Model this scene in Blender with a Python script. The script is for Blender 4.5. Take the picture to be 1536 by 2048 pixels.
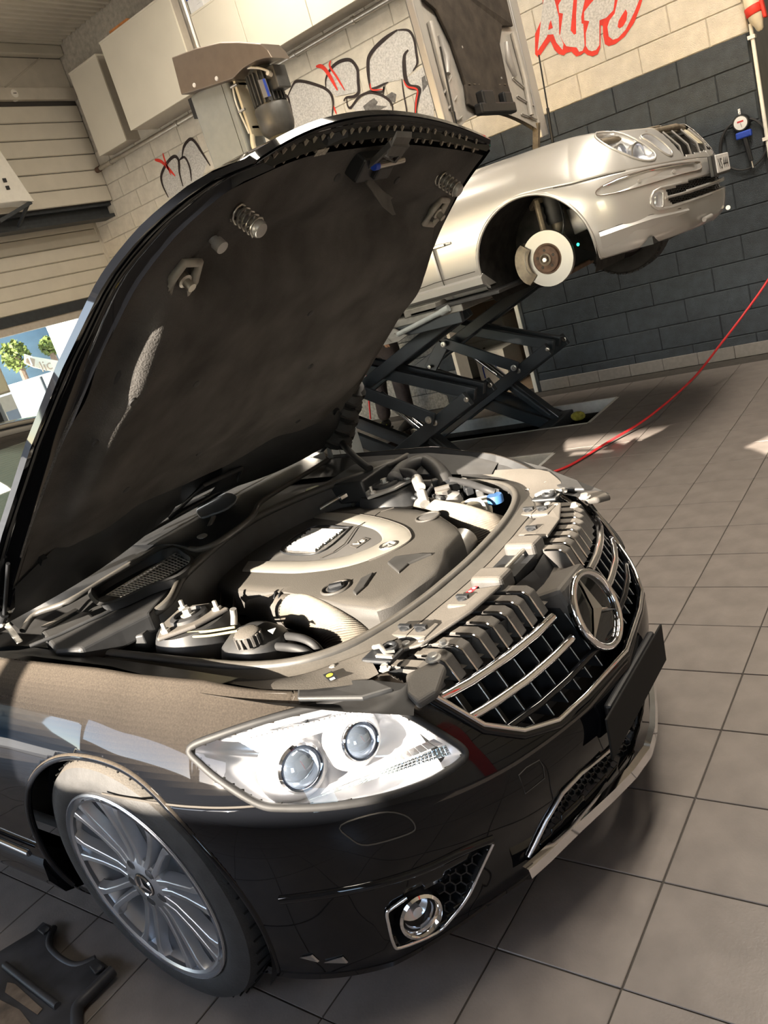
import bpy, bmesh, math, random
from mathutils import Vector, Matrix
from mathutils.bvhtree import BVHTree
random.seed(7)
V = Vector
for o in list(bpy.data.objects): bpy.data.objects.remove(o)
scene = bpy.context.scene
COL = scene.collection

# ------------------------------------------------------------------ camera
CAMP = V((0.0, 0.0, 1.507)); FPX = 1571.9
RC = Matrix(((0.78584992, 0.54707952, -0.28834685), (-0.06103604, -0.39537524, -0.91648951), (-0.61539784, 0.73782276, -0.27731404)))
cd = bpy.data.cameras.new('camera'); cam = bpy.data.objects.new('camera', cd); COL.objects.link(cam)
cd.sensor_fit = 'VERTICAL'; cd.sensor_height = 36.0; cd.lens = FPX / 2048 * 36.0; cd.clip_start = 0.02; cd.clip_end = 400
RT = RC.transposed()
m = Matrix((RT.col[0], -RT.col[1], -RT.col[2])).transposed().to_4x4(); m.translation = CAMP
cam.matrix_world = m; scene.camera = cam
def ray(u, v): return (RT @ V(((u - 768) / FPX, (v - 1024) / FPX, 1))).normalized()
def aty(u, v, y): d = ray(u, v); return CAMP + d * ((y - CAMP.y) / d.y)
def atx(u, v, x): d = ray(u, v); return CAMP + d * ((x - CAMP.x) / d.x)
def atz(u, v, z): d = ray(u, v); return CAMP + d * ((z - CAMP.z) / d.z)

# ------------------------------------------------------------------ light
SUN = V((-0.35, -2.75, 1.0)).normalized()
w = bpy.data.worlds.new('world'); scene.world = w; w.use_nodes = True
nt = w.node_tree; bg = nt.nodes['Background']; sk = nt.nodes.new('ShaderNodeTexSky')
sk.sky_type = 'NISHITA'; sk.sun_disc = False; sk.sun_elevation = math.asin(SUN.z); sk.sun_rotation = math.atan2(SUN.x, SUN.y); sk.air_density = 1.0; sk.dust_density = 0.6
nt.links.new(sk.outputs[0], bg.inputs[0]); bg.inputs[1].default_value = 1.1
sl = bpy.data.lights.new('sun', 'SUN'); sl.energy = 40; sl.angle = 0.009; sl.color = (1.0, 0.88, 0.72)
so = bpy.data.objects.new('sun', sl); COL.objects.link(so); so.rotation_euler = SUN.to_track_quat('Z', 'Y').to_euler()
LAMPS = [(-0.45, 1.2, 75), (-0.45, 3.0, 105), (-0.45, 4.9, 130), (-4.6, 2.6, 45), (-4.6, 5.6, 80)]  # last two are added fill to brighten the left wall
scene.view_settings.view_transform = 'Standard'; scene.view_settings.look = 'None'
scene.view_settings.exposure = 0.18; scene.view_settings.gamma = 1.0; scene.view_settings.use_curve_mapping = False

# ------------------------------------------------------------------ materials
MATS = {}
def mat(name, col, rough=0.6, metal=0.0, var=0.0, scale=20.0, bump=0.0, bscale=None, coat=0.0, trans=0.0, ior=1.45, emit=0.0, dust=0.0, dustcol=(0.33, 0.28, 0.22), spec=None, alpha=1.0):
    if name in MATS: return MATS[name]
    mm = bpy.data.materials.new(name); mm.use_nodes = True; t = mm.node_tree; b = t.nodes['Principled BSDF']
    I = b.inputs
    I['Base Color'].default_value = (*col, 1); I['Roughness'].default_value = rough; I['Metallic'].default_value = metal
    I['IOR'].default_value = ior
    if coat: I['Coat Weight'].default_value = coat; I['Coat Roughness'].default_value = 0.03
    if trans: I['Transmission Weight'].default_value = trans
    if spec is not None: I['Specular IOR Level'].default_value = spec
    if emit: I['Emission Color'].default_value = (*col, 1); I['Emission Strength'].default_value = emit
    if alpha < 1: I['Alpha'].default_value = alpha
    tc = t.nodes.new('ShaderNodeTexCoord')
    last = None
    if var:
        n = t.nodes.new('ShaderNodeTexNoise'); n.inputs['Scale'].default_value = scale; n.inputs['Detail'].default_value = 6
        t.links.new(tc.outputs['Object'], n.inputs['Vector'])
        r = t.nodes.new('ShaderNodeValToRGB')
        r.color_ramp.elements[0].position = 0.3; r.color_ramp.elements[1].position = 0.7
        r.color_ramp.elements[0].color = (*[max(0, c * (1 - var)) for c in col], 1); r.color_ramp.elements[1].color = (*[min(1, c * (1 + var)) for c in col], 1)
        t.links.new(n.outputs['Fac'], r.inputs[0]); last = r.outputs[0]
        t.links.new(last, I['Base Color'])
    if dust:   # settled dust: lies on faces that look up
        g = t.nodes.new('ShaderNodeNewGeometry'); sx = t.nodes.new('ShaderNodeSeparateXYZ'); t.links.new(g.outputs['True Normal'], sx.inputs[0])
        mr = t.nodes.new('ShaderNodeMapRange'); mr.inputs[1].default_value = 0.42; mr.inputs[2].default_value = 0.95; mr.inputs[3].default_value = 0; mr.inputs[4].default_value = dust
        t.links.new(sx.outputs[2], mr.inputs[0])
        n2 = t.nodes.new('ShaderNodeTexNoise'); n2.inputs['Scale'].default_value = 260; n2.inputs['Detail'].default_value = 8
        t.links.new(tc.outputs['Object'], n2.inputs['Vector'])
        r2 = t.nodes.new('ShaderNodeMapRange'); r2.inputs[1].default_value = 0.35; r2.inputs[2].default_value = 0.7; r2.inputs[3].default_value = 0.8; r2.inputs[4].default_value = 1.15
        t.links.new(n2.outputs['Fac'], r2.inputs[0])
        mu = t.nodes.new('ShaderNodeMath'); mu.operation = 'MULTIPLY'; mu.use_clamp = True; t.links.new(mr.outputs[0], mu.inputs[0]); t.links.new(r2.outputs[0], mu.inputs[1])
        mx = t.nodes.new('ShaderNodeMix'); mx.data_type = 'RGBA'
        if last is None: mx.inputs[6].default_value = (*col, 1)
        else: t.links.new(last, mx.inputs[6])
        mx.inputs[7].default_value = (*dustcol, 1); t.links.new(mu.outputs[0], mx.inputs[0])
        t.links.new(mx.outputs[2], I['Base Color'])
        if coat:
            sb = t.nodes.new('ShaderNodeMath'); sb.operation = 'SUBTRACT'; sb.use_clamp = True; sb.inputs[0].default_value = coat; t.links.new(mu.outputs[0], sb.inputs[1]); t.links.new(sb.outputs[0], I['Coat Weight'])
    if bump:
        n3 = t.nodes.new('ShaderNodeTexNoise'); n3.inputs['Scale'].default_value = bscale or scale; n3.inputs['Detail'].default_value = 8
        t.links.new(tc.outputs['Object'], n3.inputs['Vector'])
        bp = t.nodes.new('ShaderNodeBump'); bp.inputs['Strength'].default_value = bump; bp.inputs['Distance'].default_value = 0.01
        t.links.new(n3.outputs['Fac'], bp.inputs['Height']); t.links.new(bp.outputs[0], I['Normal'])
    MATS[name] = mm; return mm

def mat_clear(name, tint=(1, 1, 1), base=0.04, rough=0.02):   # thin clear pane: straight-through light plus a surface reflection
    mm = bpy.data.materials.new(name); mm.use_nodes = True; t = mm.node_tree; t.nodes.remove(t.nodes['Principled BSDF']); o = t.nodes['Material Output']
    tr = t.nodes.new('ShaderNodeBsdfTransparent'); tr.inputs[0].default_value = (*tint, 1); gl = t.nodes.new('ShaderNodeBsdfGlossy'); gl.inputs['Roughness'].default_value = rough
    mx = t.nodes.new('ShaderNodeMixShader'); mx.inputs[0].default_value = base
    t.links.new(tr.outputs[0], mx.inputs[1]); t.links.new(gl.outputs[0], mx.inputs[2]); t.links.new(mx.outputs[0], o.inputs[0])
    MATS[name] = mm; return mm

def mat_weave(name, col, col2, scale, rough=0.8, bump=0.6):   # fine woven / perforated net look
    if name in MATS: return MATS[name]
    mm = mat(name, col, rough); t = mm.node_tree; b = t.nodes['Principled BSDF']
    tc = t.nodes.new('ShaderNodeTexCoord'); ck = t.nodes.new('ShaderNodeTexVoronoi'); ck.inputs['Scale'].default_value = scale; ck.inputs['Randomness'].default_value = 0.0
    t.links.new(tc.outputs['Object'], ck.inputs['Vector'])
    r = t.nodes.new('ShaderNodeValToRGB'); r.color_ramp.elements[0].position = 0.25; r.color_ramp.elements[1].position = 0.5
    r.color_ramp.elements[0].color = (*col, 1); r.color_ramp.elements[1].color = (*col2, 1)
    t.links.new(ck.outputs['Distance'], r.inputs[0]); t.links.new(r.outputs[0], b.inputs['Base Color'])
    bp = t.nodes.new('ShaderNodeBump'); bp.inputs['Strength'].default_value = bump; bp.inputs['Distance'].default_value = 0.004; bp.invert = True
    t.links.new(ck.outputs['Distance'], bp.inputs['Height']); t.links.new(bp.outputs[0], b.inputs['Normal'])
    return mm

M = dict(
 tile=mat('floor_tile', (0.172, 0.152, 0.140), 0.38, var=0.16, scale=9, bump=0.08, bscale=160, spec=0.5),
 grout=mat('grout', (0.05, 0.045, 0.04), 0.9, var=0.2),
 darkblock=mat('dark_block_paint', (0.034, 0.043, 0.052), 0.62, var=0.22, scale=14, bump=0.55, bscale=130),
 whiteblock=mat('white_block_paint', (0.55, 0.515, 0.44), 0.75, var=0.10, scale=12, bump=0.5, bscale=120),
 greyblock=mat('bare_block', (0.16, 0.165, 0.165), 0.85, var=0.35, scale=40, bump=0.6, bscale=120),
 mortar_d=mat('dark_mortar', (0.022, 0.027, 0.032), 0.8, var=0.2), mortar_w=mat('white_mortar', (0.42, 0.39, 0.33), 0.85, var=0.2),
 skirt=mat('skirting_tile', (0.21, 0.195, 0.18), 0.5, var=0.1, scale=30),
 cladding=mat('cream_cladding', (0.56, 0.52, 0.44), 0.5, var=0.05, scale=5), plaster=mat('plaster', (0.5, 0.46, 0.39), 0.85, var=0.08, scale=6, bump=0.15, bscale=60),
 gap=mat('panel_gap', (0.05, 0.045, 0.04), 0.9), ceil=mat('ceiling_sheet', (0.50, 0.47, 0.40), 0.45, var=0.06, scale=4),
 steel_d=mat('dark_steel', (0.035, 0.04, 0.045), 0.5, metal=0.3, var=0.2), cabwhite=mat('white_laminate', (0.66, 0.62, 0.52), 0.45, var=0.03, scale=3), cabedge=mat('laminate_edge', (0.42, 0.38, 0.32), 0.6, var=0.05),
 galv=mat('galvanised', (0.5, 0.48, 0.44), 0.32, metal=0.9, var=0.1), chrome=mat('chrome', (0.88, 0.88, 0.9), 0.05, metal=1.0, var=0.02), satin=mat('satin_metal', (0.62, 0.62, 0.63), 0.3, metal=1.0, var=0.06, scale=40),
 redpaint=mat('red_spray', (0.62, 0.035, 0.02), 0.6, var=0.12), blackpaint=mat('black_spray', (0.022, 0.014, 0.013), 0.7, var=0.2), silverspray=mat('silver_spray', (0.5, 0.49, 0.47), 0.5, metal=0.2, var=0.25, scale=60, bump=0.3, bscale=120), greyspray=mat('grey_spray', (0.12, 0.115, 0.11), 0.7, var=0.4, scale=30),
 white=mat('white_plastic', (0.75, 0.72, 0.65), 0.5, var=0.04), black=mat('black_plastic', (0.013, 0.014, 0.016), 0.45, var=0.2, scale=30, bump=0.05), rubber=mat('rubber', (0.018, 0.018, 0.019), 0.62, var=0.25, scale=25),
 red=mat('red_hose', (0.62, 0.03, 0.035), 0.38, var=0.1), cream=mat('cream_plastic', (0.6, 0.55, 0.42), 0.55, var=0.06), brownish=mat('tan_tile', (0.30, 0.22, 0.15), 0.6, var=0.12, scale=8),
 blue=mat('blue_plastic', (0.02, 0.06, 0.4), 0.4, var=0.1), orange=mat('orange_board', (0.5, 0.2, 0.06), 0.7, var=0.2), glass=mat_clear('clear_glass', (.96, .98, .98)),
 lamp=mat('lamp_diffuser', (1.0, 0.88, 0.7), 0.5, emit=3.0),
)

# ------------------------------------------------------------------ mesh helpers
LOC = {}
class MB:
    def __init__(s, off=(0, 0, 0)): s.v = []; s.f = []; s.o = V(off)
    def add(s, vs, fs):
        n = len(s.v); s.v += [V(p) + s.o for p in vs]; s.f += [tuple(n + i for i in f) for f in fs]; return s
    def box(s, a, b):
        x0, y0, z0 = a; x1, y1, z1 = b
        return s.add([(x0, y0, z0), (x1, y0, z0), (x1, y1, z0), (x0, y1, z0), (x0, y0, z1), (x1, y0, z1), (x1, y1, z1), (x0, y1, z1)], [(3, 2, 1, 0), (4, 5, 6, 7), (0, 1, 5, 4), (1, 2, 6, 5), (2, 3, 7, 6), (3, 0, 4, 7)])
    def obox(s, c, a, b, d):
        c, a, b, d = V(c), V(a), V(b), V(d)
        return s.add([c - a - b - d, c + a - b - d, c + a + b - d, c - a + b - d, c - a - b + d, c + a - b + d, c + a + b + d, c - a + b + d], [(3, 2, 1, 0), (4, 5, 6, 7), (0, 1, 5, 4), (1, 2, 6, 5), (2, 3, 7, 6), (3, 0, 4, 7)])
    def bar(s, p, q, w, h, up=(0, 0, 1)):
        p, q = V(p), V(q); t = (q - p).normalized(); u = V(up); sd = t.cross(u)
        if sd.length < 1e-5: sd = t.cross(V((1, 0, 0)))
        sd.normalize(); n = sd.cross(t).normalized()
        return s.obox((p + q) / 2, (q - p) / 2, sd * (w / 2), n * (h / 2))
    def tube(s, path, r, n=8, closed=False, caps=True):
        P = [V(p) for p in path]; N = len(P); R = r if isinstance(r, (list, tuple)) else [r] * N
        T = []
        for i in range(N):
            a = P[(i - 1) % N] if (closed or i > 0) else P[i]; b = P[(i + 1) % N] if (closed or i < N - 1) else P[i]
            T.append((b - a).normalized() if (b - a).length > 1e-9 else V((0, 0, 1)))
        nrm = T[0].orthogonal().normalized(); vs = []
        for i in range(N):
            nrm = (nrm - T[i] * nrm.dot(T[i])); nrm = nrm.normalized() if nrm.length > 1e-6 else T[i].orthogonal().normalized()
            bn = T[i].cross(nrm)
            for k in range(n):
                a = 2 * math.pi * k / n; vs.append(P[i] + (nrm * math.cos(a) + bn * math.sin(a)) * R[i])
        fs = []
        for i in range(N if closed else N - 1):
            j = (i + 1) % N
            for k in range(n): fs.append((i * n + k, i * n + (k + 1) % n, j * n + (k + 1) % n, j * n + k))
        if caps and not closed: fs.append(tuple(reversed(range(n)))); fs.append(tuple((N - 1) * n + k for k in range(n)))
        return s.add(vs, fs)
    def lathe(s, prof, c, axis=(0, 0, 1), n=20, cap=True):
        c, ax = V(c), V(axis).normalized(); u = ax.orthogonal().normalized(); w_ = ax.cross(u); vs = []; fs = []
        for (r, h) in prof:
            for k in range(n):
                a = 2 * math.pi * k / n; vs.append(c + ax * h + (u * math.cos(a) + w_ * math.sin(a)) * r)
        for i in range(len(prof) - 1):
            for k in range(n): fs.append((i * n + k, i * n + (k + 1) % n, (i + 1) * n + (k + 1) % n, (i + 1) * n + k))
        if cap: fs.append(tuple(reversed(range(n)))); fs.append(tuple((len(prof) - 1) * n + k for k in range(n)))
        return s.add(vs, fs)
    def cyl(s, p, q, r, n=12, r2=None):
        p, q = V(p), V(q); return s.lathe([(r, 0), (r if r2 is None else r2, (q - p).length)], p, q - p, n)
    def sphere(s, c, r, n=12, sc=(1, 1, 1)):
        vs = []; fs = []; m_ = n // 2; c = V(c)
        for i in range(m_ + 1):
            for k in range(n):
                a = math.pi * i / m_; b = 2 * math.pi * k / n
                vs.append(c + V((r * sc[0] * math.sin(a) * math.cos(b), r * sc[1] * math.sin(a) * math.sin(b), r * sc[2] * math.cos(a))))
        for i in range(m_):
            for k in range(n): fs.append((i * n + k, (i + 1) * n + k, (i + 1) * n + (k + 1) % n, i * n + (k + 1) % n))
        return s.add(vs, fs)
    def prism(s, pts, d):            # extrude a closed 3D polygon by vector d
        P = [V(p) for p in pts]; d = V(d); n = len(P)
        return s.add(P + [p + d for p in P], [tuple(range(n)), tuple(reversed(range(n, 2 * n)))] + [(i, n + i, n + (i + 1) % n, (i + 1) % n) for i in range(n)])
    def grid(s, rows, closeu=False, flip=False):
        n = len(rows[0]); vs = [p for r in rows for p in r]; fs = []
        for i in range(len(rows) - 1):
            for k in range(n if closeu else n - 1):
                f = (i * n + k, i * n + (k + 1) % n, (i + 1) * n + (k + 1) % n, (i + 1) * n + k); fs.append(tuple(reversed(f)) if flip else f)
        return s.add(vs, fs)
    def build(s, name, material, parent=None, smooth=None, bevel=0, seg=2, solid=0, fixn=True, subsurf=0):
        loc = LOC.get(parent.name, V((0, 0, 0))) if parent else V((0, 0, 0))
        me = bpy.data.meshes.new(name); me.from_pydata([tuple(p - loc) for p in s.v], [], s.f); me.update()
        if fixn:
            b = bmesh.new(); b.from_mesh(me); bmesh.ops.remove_doubles(b, verts=b.verts, dist=1e-6); bmesh.ops.recalc_face_normals(b, faces=b.faces); b.to_mesh(me); b.free()
        o = bpy.data.objects.new(name, me); COL.objects.link(o); me.materials.append(material)
        if parent: o.parent = parent
        LOC[o.name] = loc
        if smooth: 
            for p in me.polygons: p.use_smooth = True
            try: me.set_sharp_from_angle(angle=math.radians(smooth))
            except Exception: pass
        if bevel:
            bm_ = o.modifiers.new('bevel', 'BEVEL'); bm_.width = bevel; bm_.segments = seg; bm_.limit_method = 'ANGLE'; bm_.angle_limit = math.radians(35)
        if solid:
            sm = o.modifiers.new('solid', 'SOLIDIFY'); sm.thickness = solid; sm.offset = -1
        if subsurf:
            ss = o.modifiers.new('sub', 'SUBSURF'); ss.levels = subsurf; ss.render_levels = subsurf
        return o
def tag(o, label=None, cat=None, group=None, kind=None):
    if label: o['label'] = label
    if cat: o['category'] = cat
    if group: o['group'] = group
    if kind: o['kind'] = kind
    return o
def thing(name, loc, label, cat, group=None):
    o = bpy.data.objects.new(name, None); COL.objects.link(o); o.location = loc; o.empty_display_size = 0.1; LOC[o.name] = V(loc)
    return tag(o, label, cat, group)
def share(src, name, parent, loc):     # another object with the same mesh data
    o = bpy.data.objects.new(name, src.data); COL.objects.link(o); o.parent = parent; o.location = loc; LOC[o.name] = V((0, 0, 0))
    for md in src.modifiers:
        k = o.modifiers.new(md.name, md.type)
        for a in ('width', 'segments', 'limit_method', 'angle_limit'):
            if hasattr(md, a): setattr(k, a, getattr(md, a))
    return o
def spline(pts, n=8, closed=False):
    P = [V(p) for p in pts]; N = len(P); out = []
    for i in range(N if closed else N - 1):
        p0 = P[(i - 1) % N] if (closed or i > 0) else P[i]; p1 = P[i]; p2 = P[(i + 1) % N]; p3 = P[(i + 2) % N] if (closed or i + 2 < N) else P[(i + 1) % N]
        for k in range(n):
            t = k / n; out.append(0.5 * ((2 * p1) + (p2 - p0) * t + (2 * p0 - 5 * p1 + 4 * p2 - p3) * t * t + (3 * p1 - p0 - 3 * p2 + p3) * t ** 3))
    if not closed: out.append(P[-1])
    return out
def interp(x, xs, ys):
    if x <= xs[0]: return ys[0]
    for i in range(len(xs) - 1):
        if x <= xs[i + 1]:
            t = (x - xs[i]) / (xs[i + 1] - xs[i]); return ys[i] * (1 - t) + ys[i + 1] * t
    return ys[-1]
def lerp(a, b, t): return a + (b - a) * t
def part(name, material, parent, fn, **k):
    b = MB(); fn(b); return b.build(name, material, parent, **k)

# ------------------------------------------------------------------ room
YW = 7.04; XL = -9.1; XLU = -8.6; XR = 3.6; YF = -2.6; ZC = 5.18
CRS = 0.19783; BLK = 0.5101; H1 = 0.1811; JX = -3.0182; ZP = H1 + 11 * CRS
# floor slab with the two lift recesses
REC = [(-4.6, -2.46, 5.62, 6.30), (-4.6, -2.46, 4.24, 4.92)]
fl = MB()
xs = sorted({XL - 0.3, XR + 0.2, -4.6, -2.46}); ys = sorted({YF - 0.2, 9.6, 4.24, 4.92, 5.62, 6.30})
for i in range(len(xs) - 1):
    for j in range(len(ys) - 1):
        cx, cy = (xs[i] + xs[i + 1]) / 2, (ys[j] + ys[j + 1]) / 2
        if any(a < cx < b and c < cy < d for a, b, c, d in REC): continue
        fl.box((xs[i], ys[j], -0.3), (xs[i + 1], ys[j + 1], -0.004))
for a, b, c, d in REC: fl.box((a, c, -0.32), (b, d, -0.22))
floor = tag(fl.build('floor', M['grout']), kind='structure')
T0 = (-0.6791, 1.0859); TS = 0.30
def proj(p):
    q = RC @ (V(p) - CAMP); return (768 + FPX * q.x / q.z, 1024 + FPX * q.y / q.z, q.z) if q.z > 0.05 else None
cells = []
for i in range(-29, 15):
    for j in range(-12, 21):
        x0, y0 = T0[0] + i * TS, T0[1] + j * TS; c = (x0 + TS / 2, y0 + TS / 2)
        if x0 < XL or y0 + TS > YW + 0.02: continue
        rects = [(x0, y0, x0 + TS, y0 + TS)]
        for a, b, cc, d in REC:
            new = []
            for r in rects:
                if r[2] <= a or r[0] >= b or r[3] <= cc or r[1] >= d: new.append(r); continue
                if r[0] < a: new.append((r[0], r[1], a, r[3]))
                if r[2] > b: new.append((b, r[1], r[2], r[3]))
                if r[1] < cc: new.append((max(r[0], a), r[1], min(r[2], b), cc))
                if r[3] > d: new.append((max(r[0], a), d, min(r[2], b), r[3]))
            rects = new
        q = proj((c[0], c[1], 0)); vis = False
        if q and -60 < q[0] < 1596 and -60 < q[1] < 2108:
            hid = (-4.8 < c[0] < -0.95 and 0.85 < c[1] < 2.35) or c[0] < -4.6
            vis = not hid
        cells.append((0 if vis else 1, q[2] if q else 99, rects, (c[0], c[1])))
cells.sort(key=lambda t: (t[0], t[1]))
G = 0.0022; tmesh = None; rest = MB(); nt_ = 0
for hid, dpt, rects, c in cells:
    full = len(rects) == 1 and abs(rects[0][2] - rects[0][0] - TS) < 1e-6 and abs(rects[0][3] - rects[0][1] - TS) < 1e-6
    if not hid and nt_ < 290 and full:
        if tmesh is None:
            b = MB(); b.box((-TS / 2 + G, -TS / 2 + G, -0.006), (TS / 2 - G, TS / 2 - G, 0)); tmesh = b.build('tile', M['tile'], floor, bevel=0.0015, seg=1); tmesh.location = (c[0], c[1], 0)
        else: share(tmesh, 'tile', floor, (c[0], c[1], random.uniform(-0.0006, 0.0004)))
        nt_ += 1
    else:
        for r in rects:
            if r[2] - r[0] > 0.01 and r[3] - r[1] > 0.01: rest.box((r[0] + G, r[1] + G, -0.006), (r[2] - G, r[3] - G, -0.0002))
tag(rest.build('tiles_beyond', M['tile'], floor), kind='stuff')
for k, (a, b, c, d) in enumerate(REC):   # painted recess rims
    bb = MB(); t_ = 0.022
    bb.box((a, d - 0.004, -0.1), (b, d + t_, 0.002)); bb.box((a, c - t_, -0.1), (b, c + 0.004, 0.002)); bb.box((b - 0.004, c, -0.1), (b + t_, d, 0.002))
    bb.build('recess_rim', mat('rim_paint', (0.62, 0.62, 0.60), 0.5, var=0.1), floor)

# back wall: mortar core with doorway + individual blocks
DX0, DX1, DZ = -4.36, -3.50, 2.1
wb = MB()
wb.box((XL, YW + 0.008, 0), (DX0, YW + 0.2, ZP)); wb.box((DX1, YW + 0.008, 0), (-1.22, YW + 0.2, ZP)); wb.box((DX0, YW + 0.008, DZ), (DX1, YW + 0.2, ZP))
wall_back = tag(wb.build('wall_back', M['mortar_d']), kind='structure')
wt = MB(); wt.box((XL, YW + 0.008, ZP), (-1.22, YW + 0.2, ZC)); wt.build('upper_mortar', M['mortar_w'], wall_back)
blk = {}
def block(x0, x1, z0, z1, mt):
    key = (round(x1 - x0, 3), round(z1 - z0, 3), mt)
    g = 0.0035
    if key not in blk:
        b = MB(); w2, h2 = (x1 - x0) / 2 - g, (z1 - z0) / 2 - g; b.box((-w2, 0, -h2), (w2, 0.03, h2)); o = b.build('block', M[mt], wall_back, bevel=0.004, seg=1); blk[key] = o
        o.location = ((x0 + x1) / 2, YW + random.uniform(-0.0015, 0.0015), (z0 + z1) / 2)
    else: share(blk[key], 'block', wall_back, ((x0 + x1) / 2, YW + random.uniform(-0.0015, 0.0015), (z0 + z1) / 2))
for k in range(-1, 19):
    z0, z1 = H1 + k * CRS, H1 + (k + 1) * CRS
    if k == -1: z0 = 0.0
    mt = 'darkblock' if k < 11 else 'whiteblock'
    xx = JX + (0 if k % 2 == 1 or k == -1 else 0.5) * BLK
    xx -= 13 * BLK
    while xx < -1.22:
        a, b = max(xx, XL), min(xx + BLK, -1.22); xx += BLK
        if b - a < 0.03: continue
        if k < 9 and b < -5.2 : continue                 # hidden behind the cars
        m2 = mt
        if k < 9 and b < -4.2: m2 = 'greyblock'
        if z0 < DZ - 0.02 and b > DX0 + 0.01 and a < DX1 - 0.01:
            if a < DX0 - 0.03: block(a, DX0, z0, z1, m2)
            if b > DX1 + 0.03: block(DX1, b, z0, z1, m2)
            continue
        block(a, b, z0, z1, m2)
pb = MB(); pb.box((XL, YW - 0.001, 0), (-5.2, YW + 0.02, H1 + 9 * CRS)); pb.build('lower_render', M['greyblock'], wall_back)
# skirting tiles
sk_ = MB(); sk_.box((DX1 + 0.02, YW - 0.006, 0), (-1.22, YW + 0.01, 0.1)); skirt = tag(sk_.build('baseboard_back', M['grout']), kind='structure')
x = DX1 + 0.03
while x < -1.24:
    b = MB(); b.box((x + 0.002, YW - 0.012, 0.0), (min(x + 0.30, -1.22) - 0.002, YW, 0.105)); b.build('tile', M['skirt'], skirt, bevel=0.002, seg=1); x += 0.30
# doorway: white jamb, tan tiled room beyond
dj = MB(); dj.box((DX1 - 0.045, YW - 0.015, 0), (DX1 - 0.005, YW + 0.21, DZ)); dj.box((DX0 + 0.005, YW - 0.015, 0), (DX0 + 0.045, YW + 0.21, DZ)); dj.box((DX0, YW - 0.015, DZ - 0.04), (DX1, YW + 0.21, DZ))
tag(dj.build('door_1', M['white'], bevel=0.004), kind='structure')
dk = MB(); dk.box((DX1, YW - 0.014, 0), (DX1 + 0.028, YW + 0.02, 1.4)); tag(dk.build('trim_1', M['steel_d']), kind='structure')
rb = MB(); rb.box((-6.4, 9.4, 0), (-2.2, 9.5, 2.6)); rb.box((-6.5, 7.25, 0), (-6.4, 9.5, 2.6)); rb.box((-2.3, 7.25, 0), (-2.2, 9.5, 2.6)); rb.box((-6.5, 7.2, 2.6), (-2.2, 9.5, 2.7))
roomw = tag(rb.build('wall_storeroom', M['grout']), kind='structure')
for i in range(10):
    for k in range(6):
        if i > 7 and k > 3: continue
        b = MB(); b.box((-6.38 + i * 0.42, 9.38, 0.005 + k * 0.42), (-6.38 + i * 0.42 + 0.412, 9.41, 0.005 + k * 0.42 + 0.412)); b.build('tile', M['brownish'], roomw)
fr = MB(); fr.box((-6.4, 7.25, -0.0001), (-2.3, 9.4, 0.002)); tag(fr.build('floor_storeroom', M['brownish']), kind='structure')

# right end: set-back wall, right wall with beige sectional door, front wall with openings, ceiling
wr = MB(); wr.box((-1.22, 8.3, 0), (XR, 8.5, ZC)); wr.box((-1.42, YW + 0.2, 0), (-1.22, 8.3, ZC)); tag(wr.build('wall_recess', mat('grey_render', (0.17, 0.17, 0.16), 0.8, var=0.15, scale=5)), kind='structure')
wr2 = MB(); wr2.box((XR, YF, 0), (XR + 0.15, 8.5, ZC)); wall_right = tag(wr2.build('wall_right', M['plaster']), kind='structure')
for k in range(9):
    b = MB(); b.box((XR - 0.05, 0.6, 0.02 + k * 0.34), (XR - 0.01, 5.4, 0.02 + k * 0.34 + 0.325)); b.build('door_panel', mat('tan_cladding', (0.34, 0.31, 0.25), 0.5, var=0.05, scale=5), wall_right, bevel=0.01)
b = MB(); b.box((XR - 0.06, 0.3, 0), (XR, 0.6, 3.4)); b.box((XR - 0.06, 5.4, 0), (XR, 5.7, 3.4)); b.build('door_frame', M['redpaint'], wall_right)
def wall_holes(name, axis, pos, thick, lo, hi, holes, mt):
    us = sorted({lo[0], hi[0], *[h[0] for h in holes], *[h[1] for h in holes]}); zs = sorted({lo[1], hi[1], *[h[2] for h in holes], *[h[3] for h in holes]}); bb = MB()
    for i in range(len(us) - 1):
        for j in range(len(zs) - 1):
            cu, cz = (us[i] + us[i + 1]) / 2, (zs[j] + zs[j + 1]) / 2
            if any(h[0] < cu < h[1] and h[2] < cz < h[3] for h in holes): continue
            if axis == 'y': bb.box((us[i], pos, zs[j]), (us[i + 1], pos + thick, zs[j + 1]))
            elif axis == 'x': bb.box((pos, us[i], zs[j]), (pos + thick, us[i + 1], zs[j + 1]))
            else: bb.box((us[i], zs[j], pos), (us[i + 1], zs[j + 1], pos + thick))
    return tag(bb.build(name, mt), kind='structure')
FH = [(-4.95, -2.42, 1.80, 2.90), (-2.42, -1.46, 1.80, 3.12), (-8.6, -5.2, 0.0, 2.45), (0.9, 2.3, 1.0, 2.5)]  # unseen openings, shaped to steer sun and sky light onto the cars
wall_front = wall_holes('wall_front', 'y', YF - 0.2, 0.2, (XL, 0), (XR, ZC), FH, mat('front_wall_grey', (0.16, 0.165, 0.175), 0.85, var=0.08, scale=4))
wf = MB()
for a, b_, c, d in FH[:2]:
    wf.box((a - 0.05, YF - 0.02, c - 0.05), (a, YF + 0.02, d + 0.05)); wf.box((b_, YF - 0.02, c - 0.05), (b_ + 0.05, YF + 0.02, d + 0.05)); wf.box((a, YF - 0.02, d), (b_, YF + 0.02, d + 0.05)); wf.box((a, YF - 0.02, c - 0.05), (b_, YF + 0.02, c))
tag(wf.build('window_1', M['white']), kind='structure')
ceil = wall_holes('ceiling', 'z', ZC, 0.15, (XL, YF - 0.2), (XR + 0.2, 8.5), [], M['ceil'])
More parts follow.
